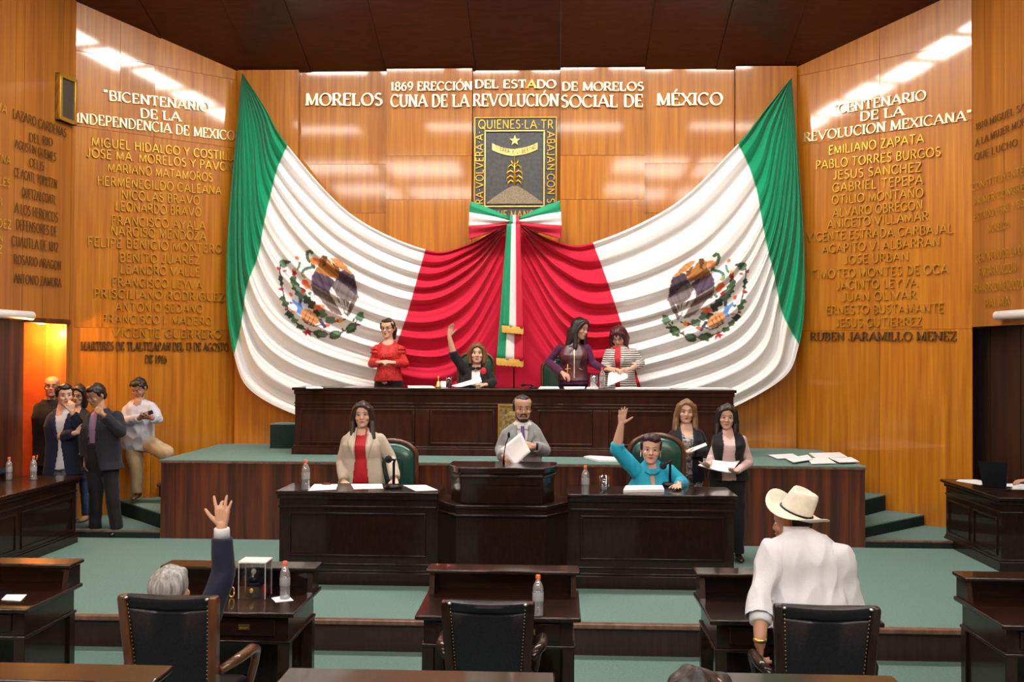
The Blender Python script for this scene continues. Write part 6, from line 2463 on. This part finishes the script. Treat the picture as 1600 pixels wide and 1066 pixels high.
mb.ell(q + V((.035, 0, 0)), (.035, .012, .018))
mb.build('neck_bow', C_BLACKC, f.root, smooth=True)
f.trousers(C_BLACKC)
held_sheet('white sheet tilted in the hand of the seated woman in black', [(705, 603, 12.36), (751, 589.5, 12.44), (753, 597, 12.36), (722, 604.5, 12.30)])
f.hair(H_AUBURN, hair_bob(.125, 1.02))

# ---------- 3 burgundy vest
f = person('standing woman with long dark hair in a burgundy vest turning to her neighbour', dict(
    Y=12.95, zf=ZD, head=(906, 513.5), hs=1.07, rot=(52, 14, 4), neck=(897, 537), sh=[(872, 541), (918, 541)], el=[(856.5, 566, .02), (926, 568, -.03)], wr=[(877.5, 582, -.26), (946, 577.5, -.22)],
    hand=[dict(d=(.8, -.3, -.45), n=(.2, .3, -.9), t=(.5, -.6, .5), curl=(30, 40, 30)), dict(d=(1, -.1, .02), n=(0, .2, -1), t=(.1, -1, .2), curl=(10, 16, 12))],
    w=dict(hip=.18, waist=.15, chest=.165, sh=.155), d=dict(bust=.045), ar=(.047, .039, .027), nr=.048, skin='tan', lip=M_LIPP))
st = shirt(f, C_PURPLE, .010, (1.0, 1.0), (-.08, .012), None, 'knit_top', .004, flare=.006)
vs_ = jacket(f, C_BURG, None, .022, (.02, .012), (0, 0), 'vest', wr_=.005)
tr = f.surf([st, vs_])
f.patch('zip', M_GOLDL, tr, [(.86, -.006), (.1, -.006)], [(.86, .008), (.1, .008)], 20, 1)
f.patch('pocket_zip', M_GOLDL, tr, [(.34, -.12), (.36, -.045)], [(.325, -.12), (.345, -.045)], 6, 1)
f.patch('pocket_zip', M_GOLDL, tr, [(.36, .07), (.32, .11)], [(.345, .07), (.305, .11)], 6, 1)
f.trousers(C_BLACKC)
f.shoes(M_SHOE)
f.hair(H_BLACK, hair_long(.29, .088, 1.0, 0, -.07) + [('c', [(-.07, .05, -.05), (-.085, .03, -.2), (-.075, .0, -.29)], [.05, .05, .03])])
mb = MB()
p = at(886.5, 578, 12.68)
mb.tube([p + V((0, 0, -.06)), p + V((.004, -.01, .07))], .0065, 8)
tag(mb.build('pencil', mat('orange pencil paint', (0.85, 0.35, 0.06), .4), smooth=True), 'orange pencil upright in the hand of the burgundy vest woman', 'pencil')

# ---------- 4 striped blazer
f = person('standing woman with wine red bob in a striped blazer reading a paper', dict(
    Y=12.98, zf=ZD, head=(966.5, 525.5), hs=1.04, rot=(-14, 30, -4), neck=(968, 543), sh=[(950, 547), (990, 546)], el=[(944, 571, .0), (1001, 568, .02)], wr=[(954, 576.5, -.26), (984.5, 577, -.26)],
    hand=[dict(d=(.75, -.45, -.05), n=(.1, .2, -1), t=(0, -.3, .9), curl=(20, 30, 20)), dict(d=(-.95, -.3, .02), n=(0, .2, -1), t=(0, -.3, .9), curl=(20, 30, 20))],
    w=dict(hip=.185, waist=.165, chest=.165, sh=.15), d=dict(bust=.04, belly=.02), ar=FEM, nr=.047, skin='light', pelz=.88, glasses=True))
bl = shirt(f, C_REDB, .008, (0, 0), (-.1, .01), None, 'blouse')
jk = jacket(f, C_STRIPE, lambda t: (.028 + .05 * np.clip(t - .45, 0, 1), -.03 - .02 * np.clip(t - .4, 0, 1)), .022, (-.25, .03), (.78, .74), 'blazer')
tr = f.surf([bl, jk])
f.patch('lapel', C_STRIPE, tr, [(.96, -.085), (.75, -.10), (.45, -.07)], [(.97, -.06), (.75, -.075), (.45, -.06)])
f.patch('lapel', C_STRIPE, tr, [(.96, .075), (.75, .065), (.45, .025)], [(.97, .03), (.75, .01), (.45, .0)])
f.trousers(C_BLACKC)
f.shoes(M_SHOE)
f.hair(H_WINE, hair_bob(.135, 1.04))
held_sheet('white pages held by the woman in the striped blazer', [(951, 583, 12.62), (982, 573.5, 12.74), (981, 591, 12.62), (949, 604, 12.54)])

# ---------- 5 beige jacket
f = person('standing woman in a beige jacket and red blouse at the lower desk', dict(
    Y=10.05, zf=ZM, head=(566.5, 648), hs=1.02, rot=(6, 2, -2), neck=(566, 671.5), sh=[(541, 683.5), (596, 681)], el=[(533, 722, .03), (611, 717, .03)], wr=[(537.5, 751, -.16), (617, 748, -.16)],
    hand=[dict(d=(.1, -.85, -.45), n=(.2, .2, -1), t=(1, 0, .2), curl=(20, 30, 20)), dict(d=(.15, -.85, -.45), n=(0, .2, -1), t=(-1, 0, .2), curl=(14, 22, 14))],
    w=dict(hip=.20, waist=.175, chest=.175, sh=.16), d=dict(bust=.045, belly=.03), ar=(.047, .04, .027), nr=.048, skin='light', lip=M_LIPP, vox=.0055))
bl = shirt(f, C_REDB, .008, (0, 0), (-.1, .01), lambda t, a: (np.abs(a) < .05) & (t > .90 + 6 * a * a), 'blouse')
jk = jacket(f, C_BEIGE, lambda t: (.055 + .05 * np.clip(.45 - t, 0, 1), 0.012), .022, (-.22, .03), (1.0, 1.0), 'blazer', flare=.012)
tr = f.surf([bl, jk])
f.patch('lapel', C_BEIGE, tr, [(.95, -.10), (.78, -.125), (.42, -.055)], [(.96, -.065), (.75, -.055), (.42, -.045)])
f.patch('lapel', C_BEIGE, tr, [(.95, .11), (.78, .135), (.42, .08)], [(.96, .075), (.75, .075), (.42, .07)])
f.trousers(C_BLACKC)
f.shoes(M_SHOE)
f.hair(H_DKBROWN, hair_long(.30, .088, 1.0, -.01, -.088))
mb = MB()
for s in (-1, 1):
    mb.ell(f.H(s * .078, .005, -.045), .007)
mb.build('earring', mat('pearl', (0.85, 0.83, 0.8), .2), f.body, smooth=True)

# ---------- 6 man at the lectern
f = person('bearded man in a light grey suit and purple tie reading at the lectern', dict(
    Y=9.80, zf=ZM, head=(816.5, 638), hs=1.04, rot=(8, 6, 0), neck=(817, 660.5), sh=[(791, 674), (838, 672)], el=[(782, 703, .03), (850.5, 704, .02)], wr=[(787, 714, -.2), (836, 698, -.24)],
    hand=[dict(d=(.5, -.8, -.1), n=(.5, .3, -.6), t=(0, -.2, 1), curl=(25, 35, 20)), dict(d=(-1, -.15, .06), n=(0, .5, -.4), t=(0, -.25, 1), curl=(22, 34, 22), thumb=(.8, .4, .1))],
    w=dict(hip=.175, waist=.165, chest=.18, sh=.17), d=dict(belly=.02), skin='tan', vox=.0055, male=True))
st = shirt(f, C_PWHITE, .008, (0, 0), (-.1, .01), None, 'shirt')
jk = jacket(f, C_GREY, lambda t: (.012 + .16 * np.clip(t - .50, 0, 1) ** 1.0, 0.0), .022, (-.28, .025), (.97, .97), 'suit_jacket', flare=.010)
tr = f.surf([st, jk])
f.patch('lapel', C_GREY, tr, [(.96, -.085), (.80, -.125), (.50, -.02)], [(.98, -.06), (.78, -.05), (.50, -.006)])
f.patch('lapel', C_GREY, tr, [(.96, .085), (.80, .125), (.50, .02)], [(.98, .06), (.78, .05), (.50, .006)])
f.patch('collar', C_PWHITE, tr, [(1.0, -.065), (.90, -.05)], [(1.0, -.02), (.915, -.012)], 6, 3, .01)
f.patch('collar', C_PWHITE, tr, [(1.0, .02), (.915, .012)], [(1.0, .065), (.90, .05)], 6, 3, .01)
f.patch('tie', C_TIE, tr, [(.955, -.022), (.915, -.015), (.7, -.028), (.45, -.036)], [(.955, .022), (.915, .015), (.7, .028), (.45, .036)], 14, 3, .010)
f.trousers(C_GREY)
f.shoes(M_SHOE)
f.hair(H_BLACK, [('e', (0, .030, .030), (.087, .094, .090)), ('e', (0, .004, .088), (.064, .070, .028)), ('c', [(-.074, .0, .05), (-.081, -.012, .02), (-.082, -.012, -.02)], [.016, .012, .007]), ('c', [(.074, .0, .05), (.081, -.012, .02), (.082, -.012, -.02)], [.016, .012, .007])], amp=.002)
f.hair(H_BLACK, [('e', (0, -.072, -.096), (.036, .026, .022)), ('c', [(-.028, -.086, -.064), (-.022, -.094, -.044), (0, -.098, -.041), (.022, -.094, -.044), (.028, -.086, -.064)], [.007, .006, .006, .006, .007]),
                 ('c', [(-.064, -.02, -.05), (-.052, -.055, -.082), (-.03, -.08, -.10)], [.006, .010, .012]), ('c', [(.064, -.02, -.05), (.052, -.055, -.082), (.03, -.08, -.10)], [.006, .010, .012])], name='beard', vox=.005, sm=2, amp=.0015)
held_sheet('white printed pages tilted in the hand of the man at the lectern', [(780.5, 703, 9.36), (814, 675.5, 9.44), (829, 706, 9.40), (804.5, 728.5, 9.32)], th=.004)
MB().lathe([(.033, 0), (.036, .01), (.033, .02)], f.wr[1] + V((.01, 0, 0)), 16, Matrix(((0, 0, 1), (0, 1, 0), (-1, 0, 0)))).build('wristwatch', M_BLACK, f.root, smooth=True)

# ---------- 7 turquoise woman
f = person('seated woman in a turquoise blouse raising her hand at the lower desk', dict(
    Y=10.0, zf=ZM, head=(1017, 702), hs=1.13, rot=(-4, 3, 3), neck=(1018, 725), sh=[(992, 731), (1046, 732)], el=[(963.5, 702, -.06), (1065, 756, -.04)], wr=[(970.5, 664.5, -.12), (1060, 757.5, -.36)],
    hand=[dict(d=(.10, -.05, 1), n=(.12, -1, 0), t=(1, .1, 0), curl=(3, 6, 6), spread=.10, thumb=(.55, .9, .15), sc=1.04), dict(d=(-.22, -1, -.06), n=(0, .05, -1), t=(-1, 0, 0), curl=(4, 4, 4), spread=.12)],
    pel=(1019, 845, .16), legs='sit', w=dict(hip=.235, waist=.225, chest=.225, sh=.175), d=dict(hip=.15, waist=.15, chest=.145, bust=.08, belly=.07), ar=(.066, .052, .032), nr=.056, skin='light', lip=M_LIPR, vox=.0055))
bl = shirt(f, C_TURQ, .012, (.62, .92), (-.1, .015), lambda t, a: (np.abs(a) < .045) & (t > .965) | ((np.abs(a + .0) < .022) & (t > .78) & (t < .90)), 'blouse', .005, flare=.006)
tr = f.surf([bl])
f.patch('collar_twist', C_TURQ, tr, [(.93, -.075), (.91, -.03), (.88, .0)], [(.965, -.065), (.945, -.02), (.91, .01)], 8, 3, .008)
f.patch('collar_twist', C_TURQ, tr, [(.93, .075), (.91, .03), (.88, .0)], [(.965, .065), (.945, .02), (.91, -.01)], 8, 3, .008)
f.trousers(C_BLACKC)
f.hair(H_PLUM, [('e', (0, .022, .036), (.088, .098, .090)), ('e', (.005, -.035, .098), (.064, .056, .042)), ('e', (.03, -.055, .092), (.048, .038, .036)), ('e', (-.035, -.035, .09), (.042, .042, .03)), ('c', [(.078, -.03, .05), (.083, -.01, -.01)], [.014, .007]), ('c', [(-.078, -.03, .05), (-.083, -.008, -.01)], [.014, .006])])
for s in (-1, 1):
    mb = MB()
    pts = [f.H(s * .082, .002 + .0, -.052) + V((0, .016 * math.cos(a), .022 * math.sin(a))) for a in [2 * PI * k / 14 for k in range(15)]]
    mb.tube(pts, .0035, 6)
    mb.build('earring', M_GOLDL, f.body, smooth=True)

# ---------- 8 navy jacket woman
f = person('standing woman with dark blonde hair in a navy jacket holding a booklet', dict(
    Y=10.78, zf=ZM, head=(1072, 643), hs=1.0, rot=(-4, 4, 2), neck=(1072, 664.5), sh=[(1051, 675), (1094, 674)], el=[(1044, 703, .0), (1104, 704, .0)], wr=[(1063, 706, -.24), (1082, 706, -.26)],
    hand=[dict(d=(.7, -.5, .05), n=(0, -.2, 1), t=(-.6, -.5, .4), curl=(15, 25, 18)), dict(d=(-.7, -.5, .0), n=(0, -.2, 1), t=(.4, -.6, .4), curl=(15, 25, 18))],
    w=dict(hip=.175, waist=.15, chest=.16, sh=.145), d=dict(bust=.045), ar=FEM, nr=.046, skin='light', lip=M_LIPP))
bl = shirt(f, C_PRINT, .008, (0, 0), (-.1, .01), vneck(.74, .5, .07), 'blouse')
jk = jacket(f, C_NAVYJ, lambda t: (.055 + .03 * np.clip(t - .5, 0, 1), 0.0), .02, (-.2, .02), (1.0, 1.0), 'jacket')
tr = f.surf([bl, jk])
f.patch('lapel', C_NAVYJ, tr, [(.96, -.09), (.75, -.10), (.45, -.07)], [(.97, -.065), (.75, -.06), (.45, -.055)])
f.patch('lapel', C_NAVYJ, tr, [(.96, .09), (.75, .10), (.45, .07)], [(.97, .065), (.75, .06), (.45, .055)])
f.trousers(C_PRINT, .02, .07)
f.shoes(M_SHOE)
f.hair(H_BLONDE, hair_long(.245, .090, .97, .0, -.06))
held_sheet('open grey booklet held by the woman in the navy jacket', [(1074, 703.5, 10.5), (1103, 692.5, 10.46), (1105, 696, 10.34), (1080, 707, 10.38)], 'booklet', .006)

# ---------- 9 pink sleeves and black vest
f = person('young standing woman in pink sleeves and black vest holding pages', dict(
    Y=10.55, zf=ZM, head=(1135.5, 651), hs=1.02, rot=(-8, 8, 2), neck=(1138, 673), sh=[(1120, 684), (1161, 683)], el=[(1111, 717, .02), (1171, 723, .02)], wr=[(1106.5, 728, -.24), (1151, 736, -.24)],
    hand=[dict(d=(-.3, -.9, .1), n=(.2, -.2, 1), t=(-.9, .2, .3), curl=(15, 25, 18)), dict(d=(-.6, -.8, .05), n=(0, -.2, 1), t=(.5, -.6, .4), curl=(15, 25, 18))],
    w=dict(hip=.18, waist=.14, chest=.15, sh=.145), d=dict(bust=.04), ar=(.042, .036, .025), nr=.044, skin='light', lip=M_LIPP))
bl = shirt(f, C_PINK, .008, (1.0, 1.0), (-.1, .01), vneck(.82, .6, .06), 'jumper', flare=.004)
vs_ = jacket(f, C_BLACKC, lambda t: (.062 + .02 * np.clip(.6 - t, 0, 1), -.012), .022, (-.1, .02), (0, 0), 'vest')
f.trousers(C_BLACKC, .014, .06)
f.shoes(M_SHOE)
f.hair(H_BLACK, hair_long(.28, .084, .96, .01, -.075))
held_sheet('white open pages held by the young woman in pink sleeves', [(1090.5, 727.5, 10.30), (1108, 718.5, 10.42), (1156, 720.5, 10.42), (1142, 739.5, 10.22)], th=.006)

# ---------- 10 navy blazer man at the left
f = person('man in a navy blazer covering his mouth beside the bottle table', dict(
    Y=11.68, zf=ZL, head=(101, 617), hs=1.07, rot=(38, 6, -4), neck=(96, 642), sh=[(79, 652), (118, 651)], el=[(80, 685, -.05), (128, 668, -.12)], wr=[(117, 677, -.2), (113, 646, -.20)],
    hand=[dict(d=(1, -.1, .45), n=(0, .6, -.2), t=(0, -.2, 1), curl=(15, 25, 20)), dict(d=(-.12, .1, 1), n=(-.5, .7, .0), t=(-.8, -.3, .2), curl=(20, 35, 25))],
    pel=(98, 722, .02), w=dict(hip=.175, waist=.17, chest=.18, sh=.165), d=dict(belly=.02), skin='light', male=True))
st = shirt(f, C_WSHIRT, .008, (0, 0), (-.12, .02), vneck(.90, 1.2, .05), 'shirt')
jk = jacket(f, C_NAVY, lambda t: (.02 + .10 * np.clip(t - .45, 0, 1) + .10 * np.clip(.3 - t, 0, 1), .04), .022, (-.24, .03), (.97, .97), 'blazer', flare=.008)
tr = f.surf([st, jk])
f.patch('lapel', C_NAVY, tr, [(.96, -.06), (.8, -.07), (.5, .0)], [(.97, -.035), (.8, -.02), (.5, .02)])
f.trousers(C_GJEANS)
f.shoes(M_SHOE)
f.hair(H_BLACK, hair_short(1.0) + [('e', (-.01, -.05, .10), (.05, .035, .028))])

# ---------- 11 woman with glasses behind
f = person('dark haired woman with glasses between the navy blazer and the charcoal suit', dict(
    Y=12.0, zf=ZL, head=(122.5, 617), hs=.98, rot=(6, 10, 4), neck=(122, 640), sh=[(106, 651), (140, 651)], el=[(104, 683, .0), (140, 683, .0)], wr=[(112, 700, -.18), (132, 702, -.18)],
    hand=[dict(d=(.6, -.6, -.2), n=(0, .3, -1), t=(0, -.5, .8), curl=(20, 30, 20)), dict(d=(-.6, -.6, -.2), n=(0, .3, -1), t=(0, -.5, .8), curl=(20, 30, 20))],
    w=dict(hip=.165, waist=.14, chest=.15, sh=.14), d=dict(bust=.035), ar=FEM, nr=.046, skin='light', glasses=True, lip=M_LIPP))
shirt(f, C_DKGREY, .014, (1.0, 1.0), (-.15, .015), vneck(.86, .8, .06), 'jacket', flare=.006)
f.trousers(C_JEANS, .010, .055)
f.shoes(M_SHOET)
f.hair(H_BLACK, hair_bob(.15, .98))

# ---------- 12 charcoal suit man
f = person('man in a charcoal suit and lilac shirt holding his fist to his mouth', dict(
    Y=11.50, zf=ZL, head=(150.5, 617.5), hs=1.05, rot=(-28, 22, 0), neck=(158, 642), sh=[(139, 650), (184, 647)], el=[(132, 684, .0), (189, 675, -.10)], wr=[(134, 716, -.04), (161, 648, -.24)],
    hand=[dict(d=(.1, -.1, -1), n=(1, 0, 0), t=(.2, -1, 0), curl=(15, 20, 15)), dict(d=(-.75, .0, .55), n=(-.3, .8, -.2), t=(-.4, -.2, .8), curl=(50, 60, 40))],
    pel=(161, 728, .02), kn=[(150, 778, -.02), (176, 778, -.02)], an=[(149, 823, 0), (182, 823, 0)], w=dict(hip=.175, waist=.175, chest=.185, sh=.165), d=dict(belly=.03), skin='brown', male=True))
st = shirt(f, C_LILAC, .008, (0, 0), (.22, -.02), vneck(.93, 1.2, .05), 'shirt')
jk = jacket(f, C_CHAR, lambda t: (.045 + .04 * np.clip(t - .5, 0, 1) + .14 * np.clip(.35 - t, 0, 1), -.055), .034, (-.06, .034), (.97, .97), 'suit_jacket', flare=.010)
tr = f.surf([st, jk])
f.patch('lapel', C_CHAR, tr, [(.96, .03), (.8, .045), (.5, .02)], [(.97, .0), (.8, -.005), (.5, -.005)])
f.patch('lapel', C_CHAR, tr, [(.96, -.13), (.8, -.145), (.5, -.11)], [(.97, -.10), (.8, -.105), (.5, -.10)])
f.trousers(C_BLACKC, .016, .07, tuck=.42)
f.shoes(M_SHOE, [(-.55, -.8, 0), (.1, -1, 0)])
f.hair(H_BLACK, hair_short(1.0))

# ---------- 13 man with phone
f = person('man in a pale shirt and khaki trousers leaning on the wall with a phone', dict(
    Y=12.30, zf=.51, head=(217.5, 606), hs=1.0, rot=(-14, 32, 0), neck=(218, 626), sh=[(199, 635), (239, 633)], el=[(196, 660, -.05), (247.5, 656, -.05)], wr=[(217.5, 653.5, -.26), (238, 653.5, -.26)],
    hand=[dict(d=(.85, -.4, .1), n=(0, .3, .6), t=(0, -.3, 1), curl=(30, 40, 25)), dict(d=(-.7, -.4, .1), n=(-.2, .3, .6), t=(0, -.2, 1), curl=(30, 40, 25))],
    pel=(217, 686, .10), kn=[(213, 731, .04), (260, 708, -.12)], an=[(214.5, 769, .02), (262, 748, .16)], w=dict(hip=.175, waist=.165, chest=.175, sh=.165), d=dict(belly=.03), skin='brown', male=True, lr=(.09, .066, .046)))
shirt(f, C_PALEBLUE, .016, (.98, .98), (-.22, .02), vneck(.90, 1.0, .05), 'shirt', .006, flare=.006)
f.trousers(C_KHAKI, .020, .064)
f.shoes(M_SHOEB, [(.1, -1, 0), (-.2, -.6, 0)])
f.hair(H_BLACK, hair_short(.98))
f.hair(H_BLACK, [('e', (0, -.070, -.094), (.036, .026, .02)), ('c', [(-.062, -.02, -.05), (-.05, -.055, -.082), (-.03, -.078, -.098)], [.006, .009, .010]), ('c', [(.062, -.02, -.05), (.05, -.055, -.082), (.03, -.078, -.098)], [.006, .009, .010])], name='beard', vox=.005, sm=2, amp=.001)
p = at(230, 646.5, 12.0)
t = MB()
t.obox(p, .07, .012, .14, Matrix.Rotation(rad(-50), 3, 'X') @ Matrix.Rotation(rad(62), 3, 'Y'))
tag(t.build('mobile_phone', M_BLACK, bevel=.004), 'black mobile phone in the hands of the man leaning on the wall', 'phone')

# ---------- 14 man in the doorway
f = person('bald man with glasses in black clothes in the orange doorway', dict(
    Y=11.93, zf=ZM, head=(81.5, 604), hs=1.03, rot=(20, 0, 0), neck=(76, 627), sh=[(60, 634), (94, 634)], el=[(58, 676, 0), (92, 676, .0)], wr=[(62, 706, -.05), (90, 706, -.05)],
    hand=[dict(d=(0, -.2, -1), n=(1, 0, 0), t=(0, -1, 0)), dict(d=(0, -.2, -1), n=(-1, 0, 0), t=(0, -1, 0))], w=dict(hip=.17, waist=.17, chest=.175, sh=.155), skin='brown', glasses=True, male=True))
shirt(f, C_BLACKC, .018, (1, 1), (-.2, .02), None, 'jacket', flare=.006)
f.trousers(C_BLACKC)
f.shoes(M_SHOE)

# ---------- 15 grey haired man, seen from behind
f = person('grey haired man in a dark suit seated with one arm raised, seen from behind', dict(
    Y=5.62, zf=0, back=True, noface=True, head=(266, 924), hs=1.16, rot=(176, -4, 0), neck=(268, 968, -.03), sh=[(222, 985, -.02), (322, 972, -.02)], el=[(208, 1056, .05), (347.5, 894, .06)], wr=[(214, 1085, .3), (346.5, 826, .04)],
    hand=[None, dict(d=(.02, .02, 1), n=(0, 1, 0), t=(-1, 0, 0), curls=[(4, 6, 4), (38, 40, 30), (6, 8, 6), (4, 6, 6)], spread=.20, thumb=(.55, .8, .1), sc=1.12)],
    pel=(275, 1140, -.02), legs='sit', w=dict(hip=.19, waist=.19, chest=.20, sh=.17), d=dict(belly=.03), skin='tan', ar=(.056, .045, .031), vox=.005))
M_SUIT = cloth('dark blue suit cloth', (0.014, 0.017, 0.04), .8, .7)
jk = jacket(f, M_SUIT, None, .022, (-.1, .02), (.95, .90), 'suit_jacket', flare=.010, wr_=.006)
g = MB()
d_ = (f.wr[1] - f.el[1]).normalized()
g.tube([f.wr[1] - d_ * .06, f.wr[1] - d_ * .0, f.wr[1] + d_ * .004], [.046, .044, .040], 18)
g.build('shirt_cuff', C_WSHIRT, f.root, smooth=True)
f.trousers(C_JEANS)
f.shoes(M_SHOE)
f.hair(H_GREY, [('e', (0, .022, .034), (.088, .104, .092)), ('e', (0, .05, -.03), (.076, .060, .06)), ('e', (0, -.025, .080), (.07, .06, .036))], amp=.0035, vox=.006)

# ---------- 16 man with cowboy hat, seen from behind
f = person('man in a white shirt and cowboy hat bending over his chair, seen from behind', dict(
    Y=6.0, zf=0, back=True, head=(1237, 816, .22), hs=1.08, male=True, rot=(-122, 10, 0), neck=(1246, 836, .12), sh=[(1203, 858, .03), (1312, 864, .03)], el=[(1189, 928, -.10), (1330, 945, .05)], wr=[(1187.5, 1003, -.30), (1322, 1010, .1)],
    hand=[dict(d=(.05, .25, -1), n=(1, 0, .1), t=(.1, 1, .3), curl=(35, 45, 30), sc=1.05), dict(d=(0, .4, -1), n=(-1, 0, 0), t=(0, 1, 0))],
    pel=(1262, 985, -.02), w=dict(hip=.205, waist=.215, chest=.215, sh=.185), d=dict(hip=.13, waist=.14, chest=.14, belly=.06), skin='brown', ar=(.062, .05, .034), vox=.0055))
st = shirt(f, C_WSHIRT, .026, (1.0, .98), (.03, .03), None, 'shirt', .009, flare=.006)


def sleeve_roll():
    d_ = (f.wr[0] - f.el[0]).normalized()
    c = f.el[0] + (f.wr[0] - f.el[0]) * .50
    g = MB()
    g.tube([c - d_ * .05, c - d_ * .045, c, c + d_ * .035, c + d_ * .04], [.05, .062, .064, .062, .05], 20)
    return g


# the forearm is bare below a rolled cuff: cut the sleeve there
me = st.data
bm = bmesh.new()
bm.from_mesh(me)
d_ = (f.wr[0] - f.el[0]).normalized()
cpt = f.el[0] + (f.wr[0] - f.el[0]) * .50 - ORG[f.root.name]
dele = [fc for fc in bm.faces if (fc.calc_center_median() - cpt).dot(d_) > 0 and (fc.calc_center_median() - cpt - d_ * (fc.calc_center_median() - cpt).dot(d_)).length < .11 and (fc.calc_center_median() - cpt).length < .5]
bmesh.ops.delete(bm, geom=dele, context='FACES')
bm.to_mesh(me)
bm.free()
g = sleeve_roll().build('rolled_cuff', C_WSHIRT, st, smooth=True)
nk = f.neck
mb = MB()
rings = []
for rr, zz, yy in ((.078, -.02, .0), (.074, .012, .01), (.070, .045, .03), (.073, .046, .03), (.082, .012, .008), (.09, -.03, -.01)):
    rings.append([nk + V((rr * math.cos(2 * PI * k / 24) * 1.05, rr * math.sin(2 * PI * k / 24) + yy, zz + .012 * math.sin(2 * PI * k / 24) * -1)) for k in range(24)])
mb.loft(rings)
mb.build('collar', C_WSHIRT, st, smooth=True)
f.trousers(C_JEANS, .014, .065)
f.shoes(M_SHOEB)
f.hair(H_BLACK, [('e', (0, .05, .0), (.080, .062, .075))], amp=.002)
w_ = f.wr[0]
MB().lathe([(.036, -.01), (.040, 0), (.036, .01)], w_ + V((0, 0, .01)), 18).build('bracelet', M_BRASS, f.root, smooth=True)
M_HAT = noisy(mat('cream felt', (0.78, 0.74, 0.62), .85), (0.70, 0.66, 0.54), (0.83, 0.79, 0.68), (1, 1, 1), 20, 3)
hc = at(1243, 802, 6.0 + .20)
ht = thing('cowboy_hat', 'cream cowboy hat with dark braided band on the bending man', 'hat', hc, None)
HMt = Matrix.Rotation(rad(12), 3, 'X') @ Matrix.Rotation(rad(21), 3, 'Y') @ Matrix.Rotation(rad(-50), 3, 'Z')
rings = []
NB_ = 40
for r_, up_ in ((.098, .0), (.12, -.004), (.155, .0), (.182, .0), (.187, .003), (.183, .007), (.155, .008), (.12, .005), (.10, .012)):
    row = []
    for k in range(NB_):
        a = 2 * PI * k / NB_
        ex, ey = r_ * .93 * math.cos(a), r_ * 1.10 * math.sin(a)
        lift = max(0, (r_ - .10) / .087) ** 1.6 * (.058 * abs(math.cos(a)) ** 2.2 - .016 * abs(math.sin(a)) ** 2)
        row.append(hc + HMt @ (V((ex, ey, up_ + lift)) * 1.1))
    rings.append(row)
MB().loft(rings, cap=False).build('brim', M_HAT, ht, smooth=True)
rings = []
for f_, z_, dent in ((1.0, 0.0, 0), (1.0, .03, 0), (.97, .07, 0), (.92, .105, .0), (.84, .128, .0), (.68, .135, .3), (.4, .122, .6), (.08, .112, .6)):
    row = []
    for k in range(NB_):
        a = 2 * PI * k / NB_
        row.append(hc + HMt @ (V((.083 * f_ * math.cos(a) * (1 - .10 * (z_ > .09) * (math.sin(a) < 0)), .102 * f_ * math.sin(a), z_ + .010 * (z_ > .1) * abs(math.cos(a)) * (1 - dent))) * 1.1))
    rings.append(row)
MB().loft(rings).build('crown', M_HAT, ht, smooth=True)
mb = MB()
pts = [hc + HMt @ (V((.0855 * math.cos(2 * PI * k / 36), .1045 * math.sin(2 * PI * k / 36), .014)) * 1.1) for k in range(37)]
mb.tube(pts, .008, 8)
mb.build('hat_band', M_BLACK, ht, smooth=True)

# ---------- 17 head at the bottom edge, 18 person at the laptop table
f = person('black haired person at the bottom edge of whom only the hair shows', dict(
    Y=2.62, zf=.26, back=True, noface=True, head=(1092, 1124), hs=1.02, rot=(180, 0, 0), neck=(1094, 1210, -.02), sh=[(1000, 1260), (1190, 1260)], el=[(975, 1420, .05), (1215, 1420, .05)], wr=[(1010, 1430, .28), (1180, 1430, .28)],
    hand=[dict(d=(0, 1, 0), n=DNV, t=(1, 0, 0)), dict(d=(0, 1, 0), n=DNV, t=(-1, 0, 0))], pel=(1094, 1560, -.02), legs='sit', skin='tan', vox=.008))
shirt(f, C_DKGREY, .014, (1, 1), (-.1, .01), None, 'jacket')
f.trousers(C_BLACKC)
f.hair(H_BLACK, [('e', (0, .02, .026), (.094, .108, .098)), ('e', (0, .05, -.03), (.084, .066, .08)), ('e', (0, -.025, .075), (.076, .066, .04))], amp=.006)
f = person('seated person at the laptop table of whom only the resting hand shows', dict(
    Y=10.95, zf=ZM, head=(1740, 660), rot=(-60, 5, 0), neck=(1740, 690), sh=[(1718, 702, -.12), (1750, 702, .14)], el=[(1672, 745, -.2), (1720, 745, .15)], wr=[(1608, 751, -.35), (1640, 752, .05)],
    hand=[dict(d=(-1, -.05, -.06), n=(0, .1, -1), t=(0, 1, .1), curl=(16, 22, 16)), dict(d=(-1, -.1, -.04), n=(0, .1, -1), t=(0, -1, 0), curl=(12, 20, 15))],
    pel=(1762, 790, 0), legs='sit', hipyaw=-70, skin='tan'))
shirt(f, C_BLACKC, .014, (.9, .9), (-.1, .01), None, 'jacket')
f.trousers(C_BLACKC)
f.hair(H_BLACK, hair_short(1.0))
